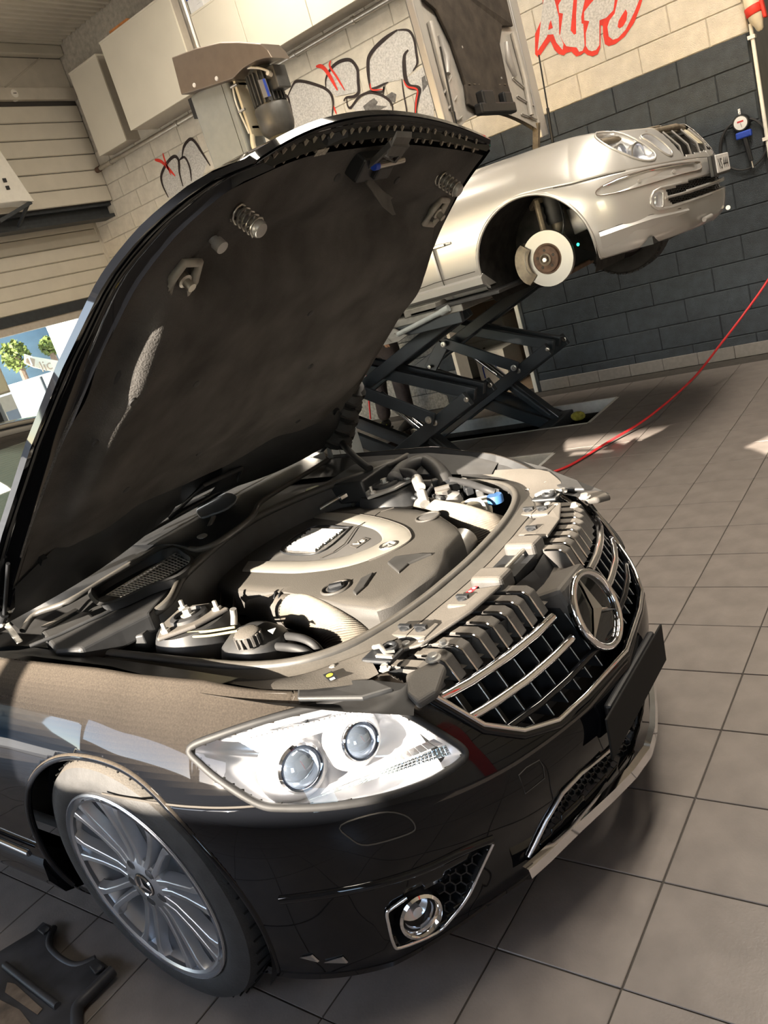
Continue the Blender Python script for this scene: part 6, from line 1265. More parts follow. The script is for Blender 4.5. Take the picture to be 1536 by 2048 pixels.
# ================================================================== scissor lift
lift = thing('scissor_lift', (-3.5, 5.3, -.22), 'dark blue-grey scissor lift carrying the silver saloon', 'vehicle lift')
def arm(name, y, a, b_, w_=.05, h=.10, mt='liftsteel'):
    return part(name, M[mt], lift, lambda b: b.bar(V((a[0], y, a[1])), V((b_[0], y, b_[1])), w_, h), bevel=.006)
def pin(y, p, r=.022, side=-1, par=None):
    part('pin', M['galv'], lift, lambda b: b.lathe([(r, .0), (r, .012), (r * .8, .014), (r * .45, .014), (r * .4, .008), (0, .008)], V((p[0], y + side * .026, p[1])), (0, side, 0), 16, cap=False), smooth=30)
T_, T2_ = (-2.80, .565), (-4.25, .57)
for yc_ in (4.60, 6.00):
    for dy, inn in ((-.02, 0), (.34, 1)):
        y = yc_ + dy
        arm('lower_arm', y, (-4.08, -.02), T_, .05, .105); arm('lower_arm', y + (.055 if inn == 0 else -.055), (-2.95, -.10), T2_, .045, .10)
        arm('upper_arm', y + .055 * (1 - 2 * inn), T2_, (-2.80, 1.115), .05, .09); arm('upper_arm', y + .11 * (1 - 2 * inn), T_, (-4.22, 1.11), .045, .085)
        pin(y - .0, (-3.10, .44)); pin(y, T_, .018)
    y = yc_
    arm('lever_link', y - .075, (-3.72, .81), (-3.08, .47), .02, .095); pin(y - .085, (-3.70, .80), .026); pin(y - .085, (-3.10, .482), .026); pin(y - .03, (-3.66, .20), .02)
    arm('cross_tube', y + .16, (-3.45, .28), (-3.45, .281), .32, .06); arm('lever_plate', y - .05, (-3.74, .80), (-3.95, .60), .022, .12); pin(y - .055, (-3.92, .63), .018)
    part('cylinder', M['liftsteel'], lift, lambda b: b.obox(lerp(V((-3.26, y + .10, .30)), V((-2.92, y + .10, -.06)), .5), (V((-2.92, 0, -.06)) - V((-3.26, 0, .30))) / 2, V((0, .045, 0)), V((.030, 0, .028))), bevel=.006)
    part('cylinder_sleeve', mat('slate_paint', (0.10, 0.12, 0.135), 0.45, var=0.1), lift, lambda b: b.bar(V((-3.36, y + .09, .42)), V((-2.96, y + .09, .0)), .10, .012, up=(0.72, 0, .69)))
    for d_ in (-.022, .028): part('piston_rod', M['chrome'], lift, lambda b: b.cyl(V((-3.62, y + .10 + d_, .69)), V((-3.22, y + .10 + d_, .26)), .020, 16), smooth=40)
    # platform: chequer-plate deck with folded flap and side lip
    pl_ = part('platform', M['platform'], lift, lambda b: b.box((-4.55, y - .27, 1.16), (-2.52, y + .33, 1.205)), bevel=.006)
    part('platform_edge', M['liftsteel'], lift, lambda b: b.box((-4.5, y - .25, 1.09), (-2.56, y - .21, 1.165)), bevel=.004)
    part('ramp_flap', M['platform'], lift, lambda b: b.prism([(-3.05, y - .29, 1.16), (-2.95, y - .30, 1.10), (-3.02, y - .31, 1.075), (-4.5, y - .31, 1.06), (-4.5, y - .29, 1.15)], (0, .02, 0)), bevel=.004)
    for k in range(30):
        x_ = -4.45 + .048 * k; part('tread_bar', M['platform'], pl_, lambda b: b.bar(V((x_, y - .313, 1.115 + .012 * (k % 2))), V((x_ + .026, y - .313, 1.098 + .045 * (k % 2) - .012)), .004, .007, up=(0, 0, 1)))
    part('rubber_track', M['rubber'], lift, lambda b: b.box((-2.9, y - .275, 1.205), (-2.25, y + .30, 1.225)), bevel=.003)
    part('ramp_tube', M['column'], lift, lambda b: (b.cyl((-3.02, y - .30, 1.12), (-2.62, y - .29, 1.195), .016, 10), b.cyl((-2.66, y - .30, 1.185), (-2.60, y - .295, 1.20), .022, 10)), smooth=40)
    part('jack_pad', mat('grey_rubber_pad', (0.13, 0.125, 0.115), 0.8, var=0.2), lift, lambda b: b.box((-2.95, y - .275, 1.205), (-2.70, y - .05, 1.252)), bevel=.006)
    if yc_ < 5: part('hinge_lug', M['rust'], lift, lambda b: b.cyl((-3.12, y - .30, 1.17), (-3.05, y - .30, 1.185), .018, 10), smooth=30)
    part('base_frame', M['liftsteel'], lift, lambda b: (b.box((-4.45, y - .22, -.22), (-2.55, y - .17, -.14)), b.box((-4.45, y + .30, -.22), (-2.55, y + .35, -.14))), bevel=.004)
    part('slider_block', M['liftsteel'], lift, lambda b: b.box((-2.98, y - .20, -.14), (-2.86, y + .30, -.04)), bevel=.01)
# ================================================================== wall fittings and loose things
# pipe along the wall
pz = 3.73; pipe = thing('wall_pipe', (-6, YW - .07, pz), 'long metal pipe clamped along the white block wall', 'pipe')
part('tube', M['galv'], pipe, lambda b: b.cyl((-8.55, YW - .07, pz), (-1.4, YW - .07, pz), .026, 14), smooth=40)
for x_ in (-8.3, -7.0, -6.3, -5.15, -4.4, -2.9): part('clamp', M['galv'], pipe, lambda b: (b.lathe([(.033, -.018), (.035, 0), (.033, .018)], (x_, YW - .07, pz), (1, 0, 0), 14), b.box((x_ - .012, YW - .07, pz - .012), (x_ + .012, YW, pz + .012))), smooth=40)
part('end_cap', M['rust'], pipe, lambda b: b.cyl((-8.60, YW - .07, pz), (-8.53, YW - .07, pz), .034, 12), smooth=40)
# white wall cupboards above the pipe
def cupboard(x0, x1, z0, z1, d, label, doors):
    t = thing('wall_cupboard', ((x0 + x1) / 2, YW, z0), label, 'cupboard'); y0 = YW - d
    part('body', M['cabedge'], t, lambda b: b.box((x0 + .006, y0 + .012, z0 + .004), (x1 - .006, YW, z1 - .004)))
    n = len(doors) - 1
    for i in range(n): part('door', M['cabwhite'], t, lambda b: b.box((doors[i] + .004, y0, z0), (doors[i + 1] - .004, y0 + .02, z1)), bevel=.003)
    part('top_edge', M['cabwhite'], t, lambda b: b.box((x0, y0 - .004, z1 - .004), (x1, YW, z1 + .016)), bevel=.003)
    return t
cupboard(-8.28, -7.72, 3.80, 4.72, .22, 'narrow shallow white wall cupboard at the end of the pipe', [-8.28, -7.72])
cupboard(-7.40, -6.20, 3.80, 4.70, .40, 'deep white wall cupboard standing proud of its neighbours', [-7.40, -6.20])
cupboard(-6.15, -3.2, 3.80, 4.46, .26, 'long row of white cupboard doors above the graffiti', [-6.15, -5.52, -4.72, -3.95, -3.2])
ob_ = tag(part('board', M['orange'], None, lambda b: b.obox(V((-7.05, YW - .28, 4.735)), V((.16, 0, 0)), V((0, .10, 0)), V((0, 0, .016)))), 'orange edged board lying on top of the deep cupboard', 'board')
bx = thing('carton', (-6.02, YW - .15, 4.478), 'blue and white carton on the long cupboard row', 'box')
part('carton_body', M['sticker'], bx, lambda b: b.box((-6.12, YW - .25, 4.478), (-5.92, YW - .05, 4.72)), bevel=.004); part('carton_band', M['blue'], bx, lambda b: b.box((-6.124, YW - .254, 4.60), (-5.916, YW - .05, 4.72)))
part('carton_print', mat('orange_print', (0.8, 0.3, 0.05), 0.6, var=0.05), bx, lambda b: b.box((-6.08, YW - .256, 4.62), (-6.02, YW - .253, 4.70)))
part('carton_print', M['sticker'], bx, lambda b: b.box((-6.0, YW - .256, 4.52), (-5.95, YW - .253, 4.58)))
bag = tag(part('tool_bag', M['rubber'], None, lambda b: b.sphere((-6.30, YW - .2, 4.80), .16, 14, (1.3, .8, .62)), smooth=60), 'crumpled dark tool bag on top of the deep cupboard', 'bag')

# lift column with electric motor
mp = lambda x, y, yy: aty(330 + x / 5.12, 60 + y / 5.12, yy)
YC = 4.08
c0, c1 = mp(240, 655, YC), mp(640, 560, YC); zt_ = (c0.z + c1.z) / 2
colm = thing('lift_column', ((c0.x + c1.x) / 2, YC + .12, 0), 'tall grey lift column with an electric motor on its side', 'lift column')
part('post', M['column'], colm, lambda b: b.box((c0.x, YC, 0.02), (c1.x, YC + .20, zt_ + .02)), bevel=.018, seg=3)
part('post_seam', M['gap'], colm, lambda b: b.box((c1.x - .05, YC - .002, .02), (c1.x - .047, YC + .001, zt_)))
part('base_plate', M['column'], colm, lambda b: b.box((c0.x - .12, YC - .10, 0), (c1.x + .12, YC + .24, .02)), bevel=.004)
hpoly = [mp(x, y, YC - .05) for x, y in ((65, 280), (300, 190), (560, 125), (750, 122), (980, 140), (1045, 205), (1095, 285), (1010, 292), (930, 315), (800, 390), (690, 500), (420, 590), (165, 665))]
cvr = part('belt_cover', M['hood_brown'], colm, lambda b: b.prism(hpoly, (0, .17, 0)), bevel=.006)
for x, y in ((300, 566), (528, 498)): part('cover_screw', M['sticker'], cvr, lambda b: b.lathe([(.014, 0), (.010, .006), (0, .007)], mp(x, y, YC - .05), (0, -1, 0), 12, cap=False), smooth=40)
part('side_vent', M['black'], colm, lambda b: b.box((c0.x - .05, YC + .03, zt_ - .10), (c0.x + .0, YC + .20, zt_ + .02)))
ma = mp(985, 430, YC + .10); mb_ = mp(1085, 780, YC + .10); mx_, my_ = (ma.x + mb_.x) / 2, YC + .10; mr_ = .085
mot = part('motor_body', M['motor'], colm, lambda b: b.lathe([(mr_, mb_.z - .0), (mr_, ma.z), (mr_ * .8, ma.z + .03), (mr_ * .5, ma.z + .035)], (mx_, my_, 0), (0, 0, 1), 28), smooth=30)
for k in range(22):
    a = 2 * math.pi * k / 22; u = V((math.cos(a), math.sin(a), 0)); w_ = V((-math.sin(a), math.cos(a), 0)); part('cooling_fin', M['motor'], mot, lambda b: b.obox(V((mx_, my_, (ma.z + mb_.z) / 2)) + u * (mr_ + .008), u * .012, w_ * .0035, V((0, 0, (ma.z - mb_.z) / 2 - .01))))
part('fan_cowl', M['motor'], colm, lambda b: b.lathe([(.105, mb_.z), (.112, mb_.z - .02), (.112, mb_.z - .11), (.10, mb_.z - .15), (.075, mb_.z - .175), (.0, mb_.z - .178)], (mx_, my_, 0), (0, 0, 1), 32, cap=False), smooth=40)
part('cowl_grille', mat('wire_tan', (0.35, 0.3, 0.18), 0.5, metal=0.5, var=0.3, scale=80), colm, lambda b: b.lathe([(.074, mb_.z - .1765), (.05, mb_.z - .18), (.0, mb_.z - .181)], (mx_, my_, 0), (0, 0, 1), 28, cap=False))
npq = [mp(x, y, my_ - mr_ - .022) for x, y in ((950, 515), (1025, 495), (1085, 675), (1010, 695))]; part('name_plate', M['satin'], mot, lambda b: b.prism(npq, (0, .004, 0)))
part('name_plate_band', M['blue'], mot, lambda b: b.prism([lerp(npq[0], npq[1], .62), lerp(npq[0], npq[1], .95), lerp(npq[3], npq[2], .95), lerp(npq[3], npq[2], .62)], (0, -.001, 0)))
part('terminal_box', M['motor'], colm, lambda b: b.box((mx_ + .07, my_ - .06, ma.z - .14), (mx_ + .15, my_ + .06, ma.z - .01)), bevel=.008)
part('mount_bracket', M['cream'], colm, lambda b: (b.box((c1.x + .03, YC + .02, mb_.z - .12), (c1.x + .05, YC + .18, ma.z + .02)), b.box((c1.x + .0, YC + .04, ma.z - .02), (c1.x + .05, YC + .16, ma.z)), b.box((c1.x, YC + .04, mb_.z - .08), (c1.x + .05, YC + .16, mb_.z - .06))), bevel=.003)
for z_ in (ma.z - .02, mb_.z + .03): part('bracket_bolt', M['galv'], colm, lambda b: b.cyl((c1.x + .02, YC + .0, z_), (c1.x + .075, YC + .0, z_), .008, 8), smooth=30)
part('motor_cable', M['white'], colm, lambda b: b.tube(spline([V((c1.x + .03, YC + .0, ma.z + .02)), V((c1.x + .10, my_ - .11, ma.z + .05)), V((mx_ + .06, my_ - .10, ma.z + .0)), V((mx_ + .13, my_ - .07, ma.z - .05))], 6), .007, 8), smooth=60)
part('cable_gland', M['white'], colm, lambda b: b.cyl((mx_ + .12, my_ - .09, ma.z - .05), (mx_ + .12, my_ - .06, ma.z - .06), .014, 10), smooth=40)
part('lower_cable', M['white'], colm, lambda b: b.tube(spline([V((c1.x + .02, YC + .02, ma.z - .01)), V((c1.x + .022, YC + .0, ma.z - .12)), V((c1.x + .03, YC + .02, mb_.z - .1))], 5), .006, 8), smooth=60)
part('hose_guard', M['cream'], colm, lambda b: b.tube(spline([V((c1.x + .05, YC + .02, mb_.z - .12)), V((c1.x + .06, YC - .01, mb_.z - .2)), V((c1.x + .10, YC, mb_.z - .34))], 5), .016, 8), smooth=60)
pp_ = mp(310, 120, YC + .12); cdt = tag(part('conduit', M['galv'], colm, lambda b: b.cyl((pp_.x, YC + .12, zt_ + .15), (pp_.x, YC + .12, ZC), .024, 14), smooth=40))

# left wall: white unit on beam bracket, smoke detector
u0 = thing('wall_heater', (XLU + .02, 5.2, 3.42), 'white box heater fixed above the dark steel beam', 'heater')
part('casing', M['white'], u0, lambda b: b.prism([(XLU + .25, 5.62, 3.42), (XLU + .25, 5.78, 3.40), (XLU + .22, 5.55, 4.25), (XLU + .22, 4.6, 4.25), (XLU + .25, 4.6, 3.42)], (-.24, 0, 0)), bevel=.01)
for z_ in (3.55, 3.63): part('switch', M['black'], u0, lambda b: b.box((XLU + .248, 5.50, z_), (XLU + .258, 5.54, z_ + .04)))
part('bracket_arm', M['steel_d'], u0, lambda b: (b.bar((XLU + .2, 5.3, 3.25), (XLU + .22, 5.75, 3.40), .03, .04), b.bar((XLU - .1, 5.66, 3.20), (XLU + .22, 5.72, 3.40), .03, .03)), bevel=.003)
dp = atx(25, 190, XLU); dt_ = thing('smoke_detector', (XLU, dp.y, dp.z), 'round white smoke detector on the cream cladding', 'detector')
part('dome', M['white'], dt_, lambda b: b.lathe([(.075, 0), (.075, .025), (.06, .045), (.03, .055), (0, .056)], (XLU, dp.y, dp.z), (1, 0, 0), 24, cap=False), smooth=40); part('sensor_slot', M['gap'], dt_, lambda b: b.box((XLU + .052, dp.y - .02, dp.z - .004), (XLU + .058, dp.y + .02, dp.z + .004)))

# things on the sill by the opening
XS = XL + .0
b0 = tag(part('black_case', M['black'], None, lambda b: b.box((XL - .22, 4.2, 1.12), (XL - .02, 4.80, 1.50)), bevel=.012), 'black case on the window sill under a beige cabinet', 'case')
ct_ = thing('paper_carton', (XL - .12, 4.92, 1.12), 'white and pale blue carton beside the black case', 'box'); part('carton_body', M['sticker'], ct_, lambda b: b.box((XL - .22, 4.85, 1.12), (XL - .03, 5.02, 1.48)), bevel=.004); part('carton_panel', mat('pale_blue', (0.35, 0.45, 0.65), 0.6, var=0.05), ct_, lambda b: b.box((XL - .031, 4.86, 1.14), (XL - .026, 5.01, 1.30)))
bc_ = thing('beige_cabinet', (XL - .12, 4.6, 1.502), 'beige cabinet with a dark opening on the black case', 'cabinet')
part('shell', M['cream'], bc_, lambda b: b.box((XL - .22, 4.2, 1.502), (XL - .02, 5.02, 1.97)), bevel=.01); part('opening', M['gap'], bc_, lambda b: b.box((XL - .025, 4.25, 1.60), (XL - .015, 4.86, 1.86))); part('frame', M['cabedge'], bc_, lambda b: b.tube([(XL - .012, 4.22, 1.525), (XL - .012, 5.0, 1.525), (XL - .012, 5.0, 1.95), (XL - .012, 4.22, 1.95)], .008, 6, closed=True))
# outside: yard wall, white building, sign, tree, hillside
ow = thing('white_building', (-15, 14, 0), 'sunlit white building seen through the open door section', 'building'); part('wall', mat('white_render', (0.8, 0.79, 0.76), 0.8, var=0.03), ow, lambda b: b.box((-16, 10.15, 0), (-14, 18, 5.5))); part('roof_edge', M['cabedge'], ow, lambda b: b.box((-16.1, 10.05, 5.5), (-13.9, 18.1, 5.65)))
yw_ = tag(part('yard_wall', mat('white_render', (0.8, 0.79, 0.76), 0.8), None, lambda b: b.box((-13.4, 2.0, 0), (-13.1, 8.8, 1.62)), bevel=.02), 'low white yard wall outside the opening', 'wall')
sg_ = thing('sign_board', (-12.9, 8.6, 0), 'pale sign board with brown letters standing in the yard', 'sign'); s0_ = atx(55, 722, -12.9); s1_ = atx(118, 742, -12.9)
part('panel', M['cream'], sg_, lambda b: b.prism([atx(u, v, -12.9) for u, v in ((50, 708), (66, 713), (120, 722), (120, 745), (70, 735), (50, 726))], (-.03, 0, 0)))
part('letter_block', M['brownish'], sg_, lambda b: b.prism([atx(u, v, -12.88) for u, v in ((52, 713), (70, 718), (69, 734), (52, 725))], (-.01, 0, 0)))
text('letter', 'T', sg_, M['sticker'], atx(61, 723, -12.86), (0, 1, 0), (0, 0, 1), .22, .003); text('letter', 'lic', sg_, M['brownish'], atx(92, 732, -12.86), (0, 1, 0), (0, 0, 1), .26, .003)
for y_ in (s0_.y + .1, s1_.y - .1): part('post', M['steel_d'], sg_, lambda b: b.box((-12.93, y_, 0), (-12.9, y_ + .04, s1_.z)))
M.update(leaf=mat('leaf_green', (0.06, 0.085, 0.012), 0.7, var=0.4, scale=6), bark=mat('bark', (0.1, 0.07, 0.05), 0.9, var=0.3))
for (u, v, r_) in ((32, 712, .36), (98, 692, .22)):
    tp = atx(u, v, -19); tr_ = thing('garden_tree', (tp.x, tp.y, 0), 'bushy yellow-green tree beyond the yard wall' if u < 50 else 'small yellow-green shrub against the white building', 'tree')
    part('trunk', M['bark'], tr_, lambda b: b.cyl((tp.x, tp.y, 0), (tp.x, tp.y, tp.z), .08, 8), smooth=40)
    def crown(b):
        rnd = random.Random(int(u))
        for k in range(420):
            a, e = rnd.uniform(0, 6.283), rnd.uniform(-1, 1); rad = r_ * (.55 + .45 * rnd.random()); c_ = V((tp.x + rad * math.cos(a) * math.sqrt(1 - e * e), tp.y + rad * math.sin(a) * math.sqrt(1 - e * e), tp.z + rad * e * 1.1)); d1 = V((rnd.uniform(-1, 1), rnd.uniform(-1, 1), rnd.uniform(-1, 1))).normalized() * .07; d2 = d1.orthogonal().normalized() * .04
            b.add([c_ - d1, c_ + d2, c_ + d1, c_ - d2], [(0, 1, 2, 3)])
    part('foliage', M['leaf'], tr_, crown, fixn=False)['kind'] = 'stuff'
hl_ = MB(); hl_.grid([[V((-70 - 30 * j / 8 + 4 * math.sin(k * .7 + j), -60 + 150 * k / 24, -6 + 5.4 * j + 2.2 * math.sin(k * .9) * j / 8)) for k in range(25)] for j in range(9)]); tag(hl_.build('ground_hillside', mat('hazy_slope', (0.045, 0.075, 0.095), 0.9, var=0.35, scale=.25), smooth=60), kind='structure')  # bluish tint paints the distance haze into the slope
gy = MB(); gy.box((-69, -60, -.4), (XL - .3, 60, -.32)); tag(gy.build('ground_yard', mat('yard_concrete', (0.5, 0.48, 0.44), 0.9, var=0.1, scale=1)), kind='structure')

# tyre-inflator gauge hanging on the dark wall
gc = aty(1482, 246, YW - .05); gg = thing('tyre_inflator', (gc.x, YW, gc.z), 'black tyre inflator gauge with coiled hose on the dark wall', 'gauge')
part('gauge_body', M['black'], gg, lambda b: b.lathe([(.055, .02), (.062, .0), (.062, -.035), (.05, -.045)], gc, (0, -1, 0), 28), smooth=40)
part('dial', M['sticker'], gg, lambda b: b.lathe([(.047, .021), (.0, .022)], gc, (0, -1, 0), 28, cap=False)); part('dial_mark', M['label_r'], gg, lambda b: b.box((gc.x - .022, gc.y - .0225, gc.z + .004), (gc.x + .022, gc.y - .022, gc.z + .016))); part('needle', M['black'], gg, lambda b: b.bar((gc.x, gc.y - .024, gc.z), (gc.x + .006, gc.y - .024, gc.z - .03), .002, .002))
part('valve_knob', M['sticker'], gg, lambda b: b.cyl((gc.x, gc.y, gc.z + .06), (gc.x, gc.y, gc.z + .10), .009, 10), smooth=40)
part('collar', M['blue'], gg, lambda b: b.obox(gc + V((.008, 0, -.085)), V((.055, 0, 0)), V((0, .025, 0)), V((0, 0, .025))), bevel=.01)
gh = aty(1503, 322, YW - .05); part('handle', M['black'], gg, lambda b: b.bar(gc + V((.01, 0, -.10)), gh, .034, .03), bevel=.006); part('nozzle', M['satin'], gg, lambda b: b.cyl(gh, gh + V((.004, 0, -.05)), .008, 10), smooth=40)
hcn = wall_c = aty(1487, 289, YW - .03); part('hose_coil', M['rubber'], gg, lambda b: b.tube([hcn + V((.165 * math.cos(a) * (1 + .03 * math.sin(a / 3)), -.012 * math.sin(a * .5), .18 * math.sin(a))) for a in [2 * math.pi * k / 40 + 1.2 for k in range(96)]], .0065, 8), smooth=60)
part('hose_end', M['satin'], gg, lambda b: b.cyl(hcn + V((-.165, 0, -.02)), hcn + V((-.165, 0, -.06)), .008, 8), smooth=40); part('hook', M['galv'], gg, lambda b: b.cyl((gc.x, gc.y - .03, gc.z + .075), (gc.x, YW + .01, gc.z + .075), .004, 6))
# conduit at the wall end and red-white plug above it
cn = thing('wall_conduit', (-1.19, YW - .03, 0), 'thin white conduit running up the end of the wall', 'conduit'); part('tube', M['white'], cn, lambda b: b.cyl((-1.195, YW - .03, 0), (-1.195, YW - .03, 2.40), .014, 12), smooth=40)
for z_ in (.8, 1.6, 2.3): part('clip', M['white'], cn, lambda b: b.box((-1.225, YW - .05, z_), (-1.175, YW + .01, z_ + .025)))
pc_ = aty(1508, 22, YW - .06); plg = thing('cable_plug', (pc_.x, YW, pc_.z), 'red and white industrial plug hanging at the wall end', 'plug')
ax_ = V((.18, 0, -1)).normalized(); part('plug_body', M['cream'], plg, lambda b: b.lathe([(.03, -.30), (.04, -.12), (.052, -.06), (.05, .05), (.042, .07), (.03, .10), (.024, .13), (.012, .14)], pc_, ax_, 20), smooth=40); part('red_ring', M['redpaint'], plg, lambda b: b.lathe([(.055, -.035), (.058, -.03), (.058, .02), (.054, .025)], pc_, ax_, 20), smooth=40); part('red_flap', M['redpaint'], plg, lambda b: b.obox(pc_ + V((.062, -.01, -.01)), V((.012, 0, 0)), V((0, .03, 0)), V((.006, 0, -.06))), bevel=.008)
part('wall_hook', M['galv'], plg, lambda b: b.cyl(pc_ + V((-.03, 0, .2)), V((pc_.x - .06, YW + .02, pc_.z + .2)), .006, 8))
# red air hose: from the floor behind the black coupe up to a wall reel
hs_ = [atz(1040, 960, .012), atz(1128, 936, .012), atz(1210, 888, .02), atz(1300, 832, .06), atz(1385, 758, .16), atz(1440, 690, .30), atz(1490, 625, .46), atz(1536, 560, .64), atz(1600, 455, .92), V((-.2, 5.9, 1.9)), V((.25, 5.9, 2.32))]
tag(part('air_hose', M['red'], None, lambda b: b.tube(spline(hs_, 8), .0085, 10), smooth=60), 'bright red air hose curving up from the tiled floor', 'hose')
r2 = [aty(741, 838, 6.35), aty(737, 790, 6.35), aty(733, 740, 6.35), aty(731, 700, 6.35)]
tag(part('drop_hose', M['red'], None, lambda b: b.tube(spline(r2, 6), .009, 8), smooth=60), 'short red hose hanging beside the person at the lift', 'hose')
hr = thing('hose_reel', (.3, 5.9, 2.4), 'red hose reel on the ceiling hanger', 'reel'); part('drum', M['black'], hr, lambda b: b.lathe([(.2, -.08), (.2, -.06), (.12, -.05), (.12, .05), (.2, .06), (.2, .08)], (.3, 5.9, 2.55), (1, 0, 0), 24), smooth=40); part('hanger', M['steel_d'], hr, lambda b: b.box((.25, 5.87, 2.55), (.35, 5.93, ZC)))

# storeroom contents
cu = thing('drawer_unit', (-4.72, 8.6, 0), 'white drawer unit in the storeroom behind the doorway', 'drawers'); part('carcass', M['cabwhite'], cu, lambda b: b.box((-5.05, 8.38, 0.02), (-4.40, 8.9, .66)), bevel=.004)
for k in range(3):
    d_ = part('drawer', M['white'], cu, lambda b: b.box((-5.03, 8.362, .05 + .20 * k), (-4.42, 8.38, .235 + .20 * k)), bevel=.004); part('knob', M['grease'], d_, lambda b: b.cyl((-4.72, 8.362, .15 + .2 * k), (-4.72, 8.34, .15 + .2 * k), .012, 10), smooth=40)
bx2 = thing('shipping_box', (-4.25, 7.75, 0), 'white shipping box with a blue house mark by the doorway', 'box'); part('box_body', M['white'], bx2, lambda b: b.box((-4.40, 7.55, 0), (-4.05, 7.95, .42)), bevel=.004)
part('house_mark', M['blue'], bx2, lambda b: [b.bar(p, q, .012, .004, up=(0, 1, 0)) for p, q in (((-4.34, 7.547, .14), (-4.34, 7.547, .26)), ((-4.34, 7.547, .26), (-4.26, 7.547, .33)), ((-4.26, 7.547, .33), (-4.18, 7.547, .26)), ((-4.18, 7.547, .26), (-4.18, 7.547, .14)))])
ch = thing('brown_stool', (-3.95, 8.5, 0), 'brown seat in the storeroom', 'stool'); part('seat', mat('tan_leather', (0.16, 0.09, 0.05), 0.6, var=0.15), ch, lambda b: b.lathe([(.18, .58), (.2, .60), (.2, .66), (.17, .68), (0, .68)], (-3.95, 8.5, 0), (0, 0, 1), 24, cap=False), smooth=40)
for k in range(4):
    a = math.pi / 4 + math.pi / 2 * k; part('leg', M['steel_d'], ch, lambda b: b.cyl((-3.95 + .14 * math.cos(a), 8.5 + .14 * math.sin(a), .6), (-3.95 + .2 * math.cos(a), 8.5 + .2 * math.sin(a), 0), .012, 8), smooth=40)
# cable end in the recess
sl_ = tag(part('strap_end', mat('yellow_black', (0.35, 0.33, 0.05), 0.6, var=0.5, scale=30), None, lambda b: b.sphere(aty(1156, 832, 5.95), .05, 12, (1.3, .7, .8)), smooth=60), 'yellow and black strap bundle at the end of the lift recess', 'strap')

# undertray panel lying on the floor beside the wheel
SPX = [(87, 1846), (108, 1855), (98, 1881), (103, 1900), (128, 1922), (156, 1931), (175, 1927), (191, 1917), (208, 1927), (226, 1941), (191, 1976), (161, 2006), (153, 2028), (156, 2075), (100, 2120), (-60, 2160), (-120, 2040), (-60, 1935), (0, 1905), (68, 1864)]
sp = thing('splash_guard', atz(90, 1980, 0), 'black plastic undertray panel lying on the floor by the wheel', 'car part')
M['scuffed'] = mat('scuffed_plastic', (0.022, 0.022, 0.025), 0.5, var=0.6, scale=12, bump=0.1)
part('panel', M['scuffed'], sp, lambda b: b.prism([atz(u, v, .02) for u, v in SPX], (0, 0, .005)), bevel=.002)
part('edge_bead', M['scuffed'], sp, lambda b: b.tube([atz(u, v, .024) for u, v in sp2([(226, 1941), (191, 1976), (161, 2006), (153, 2028), (156, 2075)], 4, False)], .016, 8), smooth=60)
part('edge_bead', M['scuffed'], sp, lambda b: b.tube([atz(u, v, .02) for u, v in sp2([(108, 1855), (98, 1881), (103, 1900), (128, 1922), (156, 1931), (191, 1917)], 4, False)], .010, 8), smooth=60)
for q in ([(76, 1862), (92, 1851), (104, 1858), (88, 1872)], [(180, 1936), (198, 1926), (212, 1936), (192, 1952)]):
    t_ = part('mount_tab', M['scuffed'], sp, lambda b: b.prism([atz(u, v, .027) for u, v in q], (0, 0, .008)), bevel=.003); cx_ = sum(p[0] for p in q) / 4; cy_ = sum(p[1] for p in q) / 4
    part('mount_hole', M['gap'], t_, lambda b: b.lathe([(.007, 0), (.007, .001)], atz(cx_ + 4, cy_ - 1, .0355), (0, 0, 1), 10))
part('rib', M['scuffed'], sp, lambda b: b.tube([atz(10, 1930, .03), atz(60, 1970, .03), atz(115, 2012, .03)], .010, 8), smooth=60)
part('worn_pad', mat('worn_brown', (0.10, 0.075, 0.055), 0.7, var=0.5, scale=20), sp, lambda b: b.prism([atz(u, v, .026) for u, v in ((15, 1965), (30, 1968), (85, 2018), (75, 2030), (10, 1985))], (0, 0, .001)))
part('worn_pad', mat('worn_brown', (0.10, 0.075, 0.055), 0.7), sp, lambda b: b.prism([atz(u, v, .026) for u, v in ((-20, 1990), (40, 2020), (70, 2060), (20, 2090), (-40, 2060))], (0, 0, .001)))

# person standing behind the lift (trousers and shoes show between the lift arms)
pr = V((-4.80, 6.50, 0))
def skin(name, pts, edges, rad, material, parent, sub=2):
    me = bpy.data.meshes.new(name); loc = LOC.get(parent.name, V((0, 0, 0))) if parent else V((0, 0, 0)); me.from_pydata([tuple(V(p) + pr - loc) for p in pts], edges, []); o = bpy.data.objects.new(name, me); COL.objects.link(o); me.materials.append(material)
    if parent: o.parent = parent
    LOC[o.name] = loc
    md = o.modifiers.new('skin', 'SKIN'); md.use_smooth_shade = True
    for i, v in enumerate(me.skin_vertices[0].data): v.radius = (rad[i], rad[i]) if not isinstance(rad[i], tuple) else rad[i]; v.use_root = (i == 0)
    s_ = o.modifiers.new('sub', 'SUBSURF'); s_.levels = sub; s_.render_levels = sub; return o
skin_m = mat('skin', (0.45, 0.27, 0.19), 0.5, var=0.06, scale=40); trous = mat('dark_trousers', (0.028, 0.022, 0.024), 0.85, var=0.35, scale=18, bump=0.4, bscale=25); jack = mat('dark_jacket', (0.03, 0.032, 0.036), 0.8, var=0.25, scale=15, bump=0.3, bscale=25)
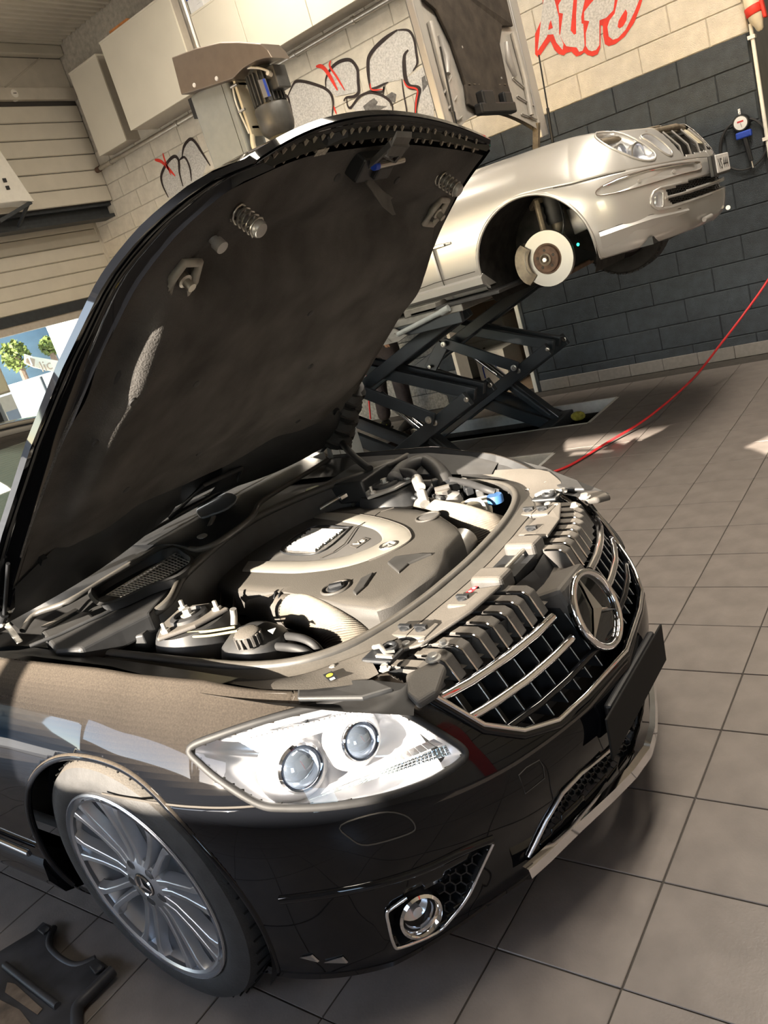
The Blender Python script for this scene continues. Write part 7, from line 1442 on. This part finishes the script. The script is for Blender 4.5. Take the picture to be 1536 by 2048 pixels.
person = skin('person', [(0, 0, .95), (0, 0, 1.15), (0, 0, 1.36), (0, 0, 1.46), (.02, -.02, 1.56), (.03, -.03, 1.68), (.10, .0, .90), (.14, -.06, .50), (.17, -.12, .10), (-.10, .0, .90), (-.15, -.02, .50), (-.20, -.04, .10), (.20, 0, 1.38), (.25, -.02, 1.10), (.22, -.18, .92), (-.20, 0, 1.38), (-.25, -.02, 1.10), (-.22, -.18, .92)],
    [(0, 1), (1, 2), (2, 3), (3, 4), (4, 5), (0, 6), (6, 7), (7, 8), (0, 9), (9, 10), (10, 11), (2, 12), (12, 13), (13, 14), (2, 15), (15, 16), (16, 17)], [.13, .13, .14, .055, .085, .075, .085, .055, .04, .085, .055, .04, .055, .042, .03, .055, .042, .03], skin_m, None)
tag(person, 'person in dark work trousers standing behind the scissor lift', 'person'); LOC['person'] = V((0, 0, 0))
skin('trousers', [(0, 0, 1.0), (0, 0, .92), (.10, -.01, .82), (.14, -.06, .50), (.17, -.12, .09), (-.10, -.01, .82), (-.15, -.02, .50), (-.20, -.04, .09)], [(0, 1), (1, 2), (2, 3), (3, 4), (1, 5), (5, 6), (6, 7)], [.155, .16, .11, .085, .075, .11, .085, .075], trous, person)
skin('jacket', [(0, 0, .98), (0, 0, 1.2), (0, 0, 1.38), (.20, 0, 1.38), (.25, -.02, 1.10), (.225, -.16, .96), (-.20, 0, 1.38), (-.25, -.02, 1.10), (-.225, -.16, .96)], [(0, 1), (1, 2), (2, 3), (3, 4), (4, 5), (2, 6), (6, 7), (7, 8)], [.16, .155, .15, .075, .06, .045, .075, .06, .045], jack, person)
part('hair', mat('dark_hair', (0.02, 0.015, 0.012), 0.7, var=0.2), person, lambda b: b.sphere(pr + V((.02, .01, 1.71)), .105, 14, (1, 1.05, .8)), smooth=60)
for sx_ in (-1, 1):
    for k in range(4): part('finger', skin_m, person, lambda b: b.tube([pr + V((sx_ * (.20 + .014 * k), -.19, .92)), pr + V((sx_ * (.20 + .014 * k), -.215, .88)), pr + V((sx_ * (.20 + .014 * k), -.20, .85 - .005 * (k % 2)))], .008, 8), smooth=60)
    part('thumb', skin_m, person, lambda b: b.tube([pr + V((sx_ * .19, -.18, .93)), pr + V((sx_ * .175, -.21, .91)), pr + V((sx_ * .18, -.225, .89))], .009, 8), smooth=60)
for (x_, y_) in ((.17, -.12), (-.20, -.04)):
    sh = part('shoe', M['rubber'], person, lambda b: b.grid([[pr + V((x_ + .045 * w_ * math.cos(a), y_ - .02 + dy + 0 * a, max(.012, .012 + h * (.5 + .5 * math.sin(a))))) for a in [2 * math.pi * k / 16 for k in range(16)]] for dy, w_, h in ((.075, .3, .06), (.06, .85, .095), (.0, 1.0, .10), (-.07, .95, .085), (-.14, 1.05, .06), (-.185, .8, .045), (-.20, .3, .02))], closeu=True), smooth=60)
    part('shoe_stripe', mat('lime_stripe', (0.35, 0.4, 0.05), 0.6, var=0.1), sh, lambda b: b.tube([pr + V((x_ - .046, y_ - .05, .06)), pr + V((x_, y_ - .08, .098)), pr + V((x_ + .046, y_ - .05, .06))], .006, 6), smooth=60)
    part('sole', M['black'], sh, lambda b: b.prism([pr + V((x_ + dx, y_ + dy, 0)) for dx, dy in ((-.04, .06), (.04, .06), (.048, -.1), (.04, -.19), (0, -.215), (-.04, -.19), (-.048, -.1))], (0, 0, .02)), bevel=.004)
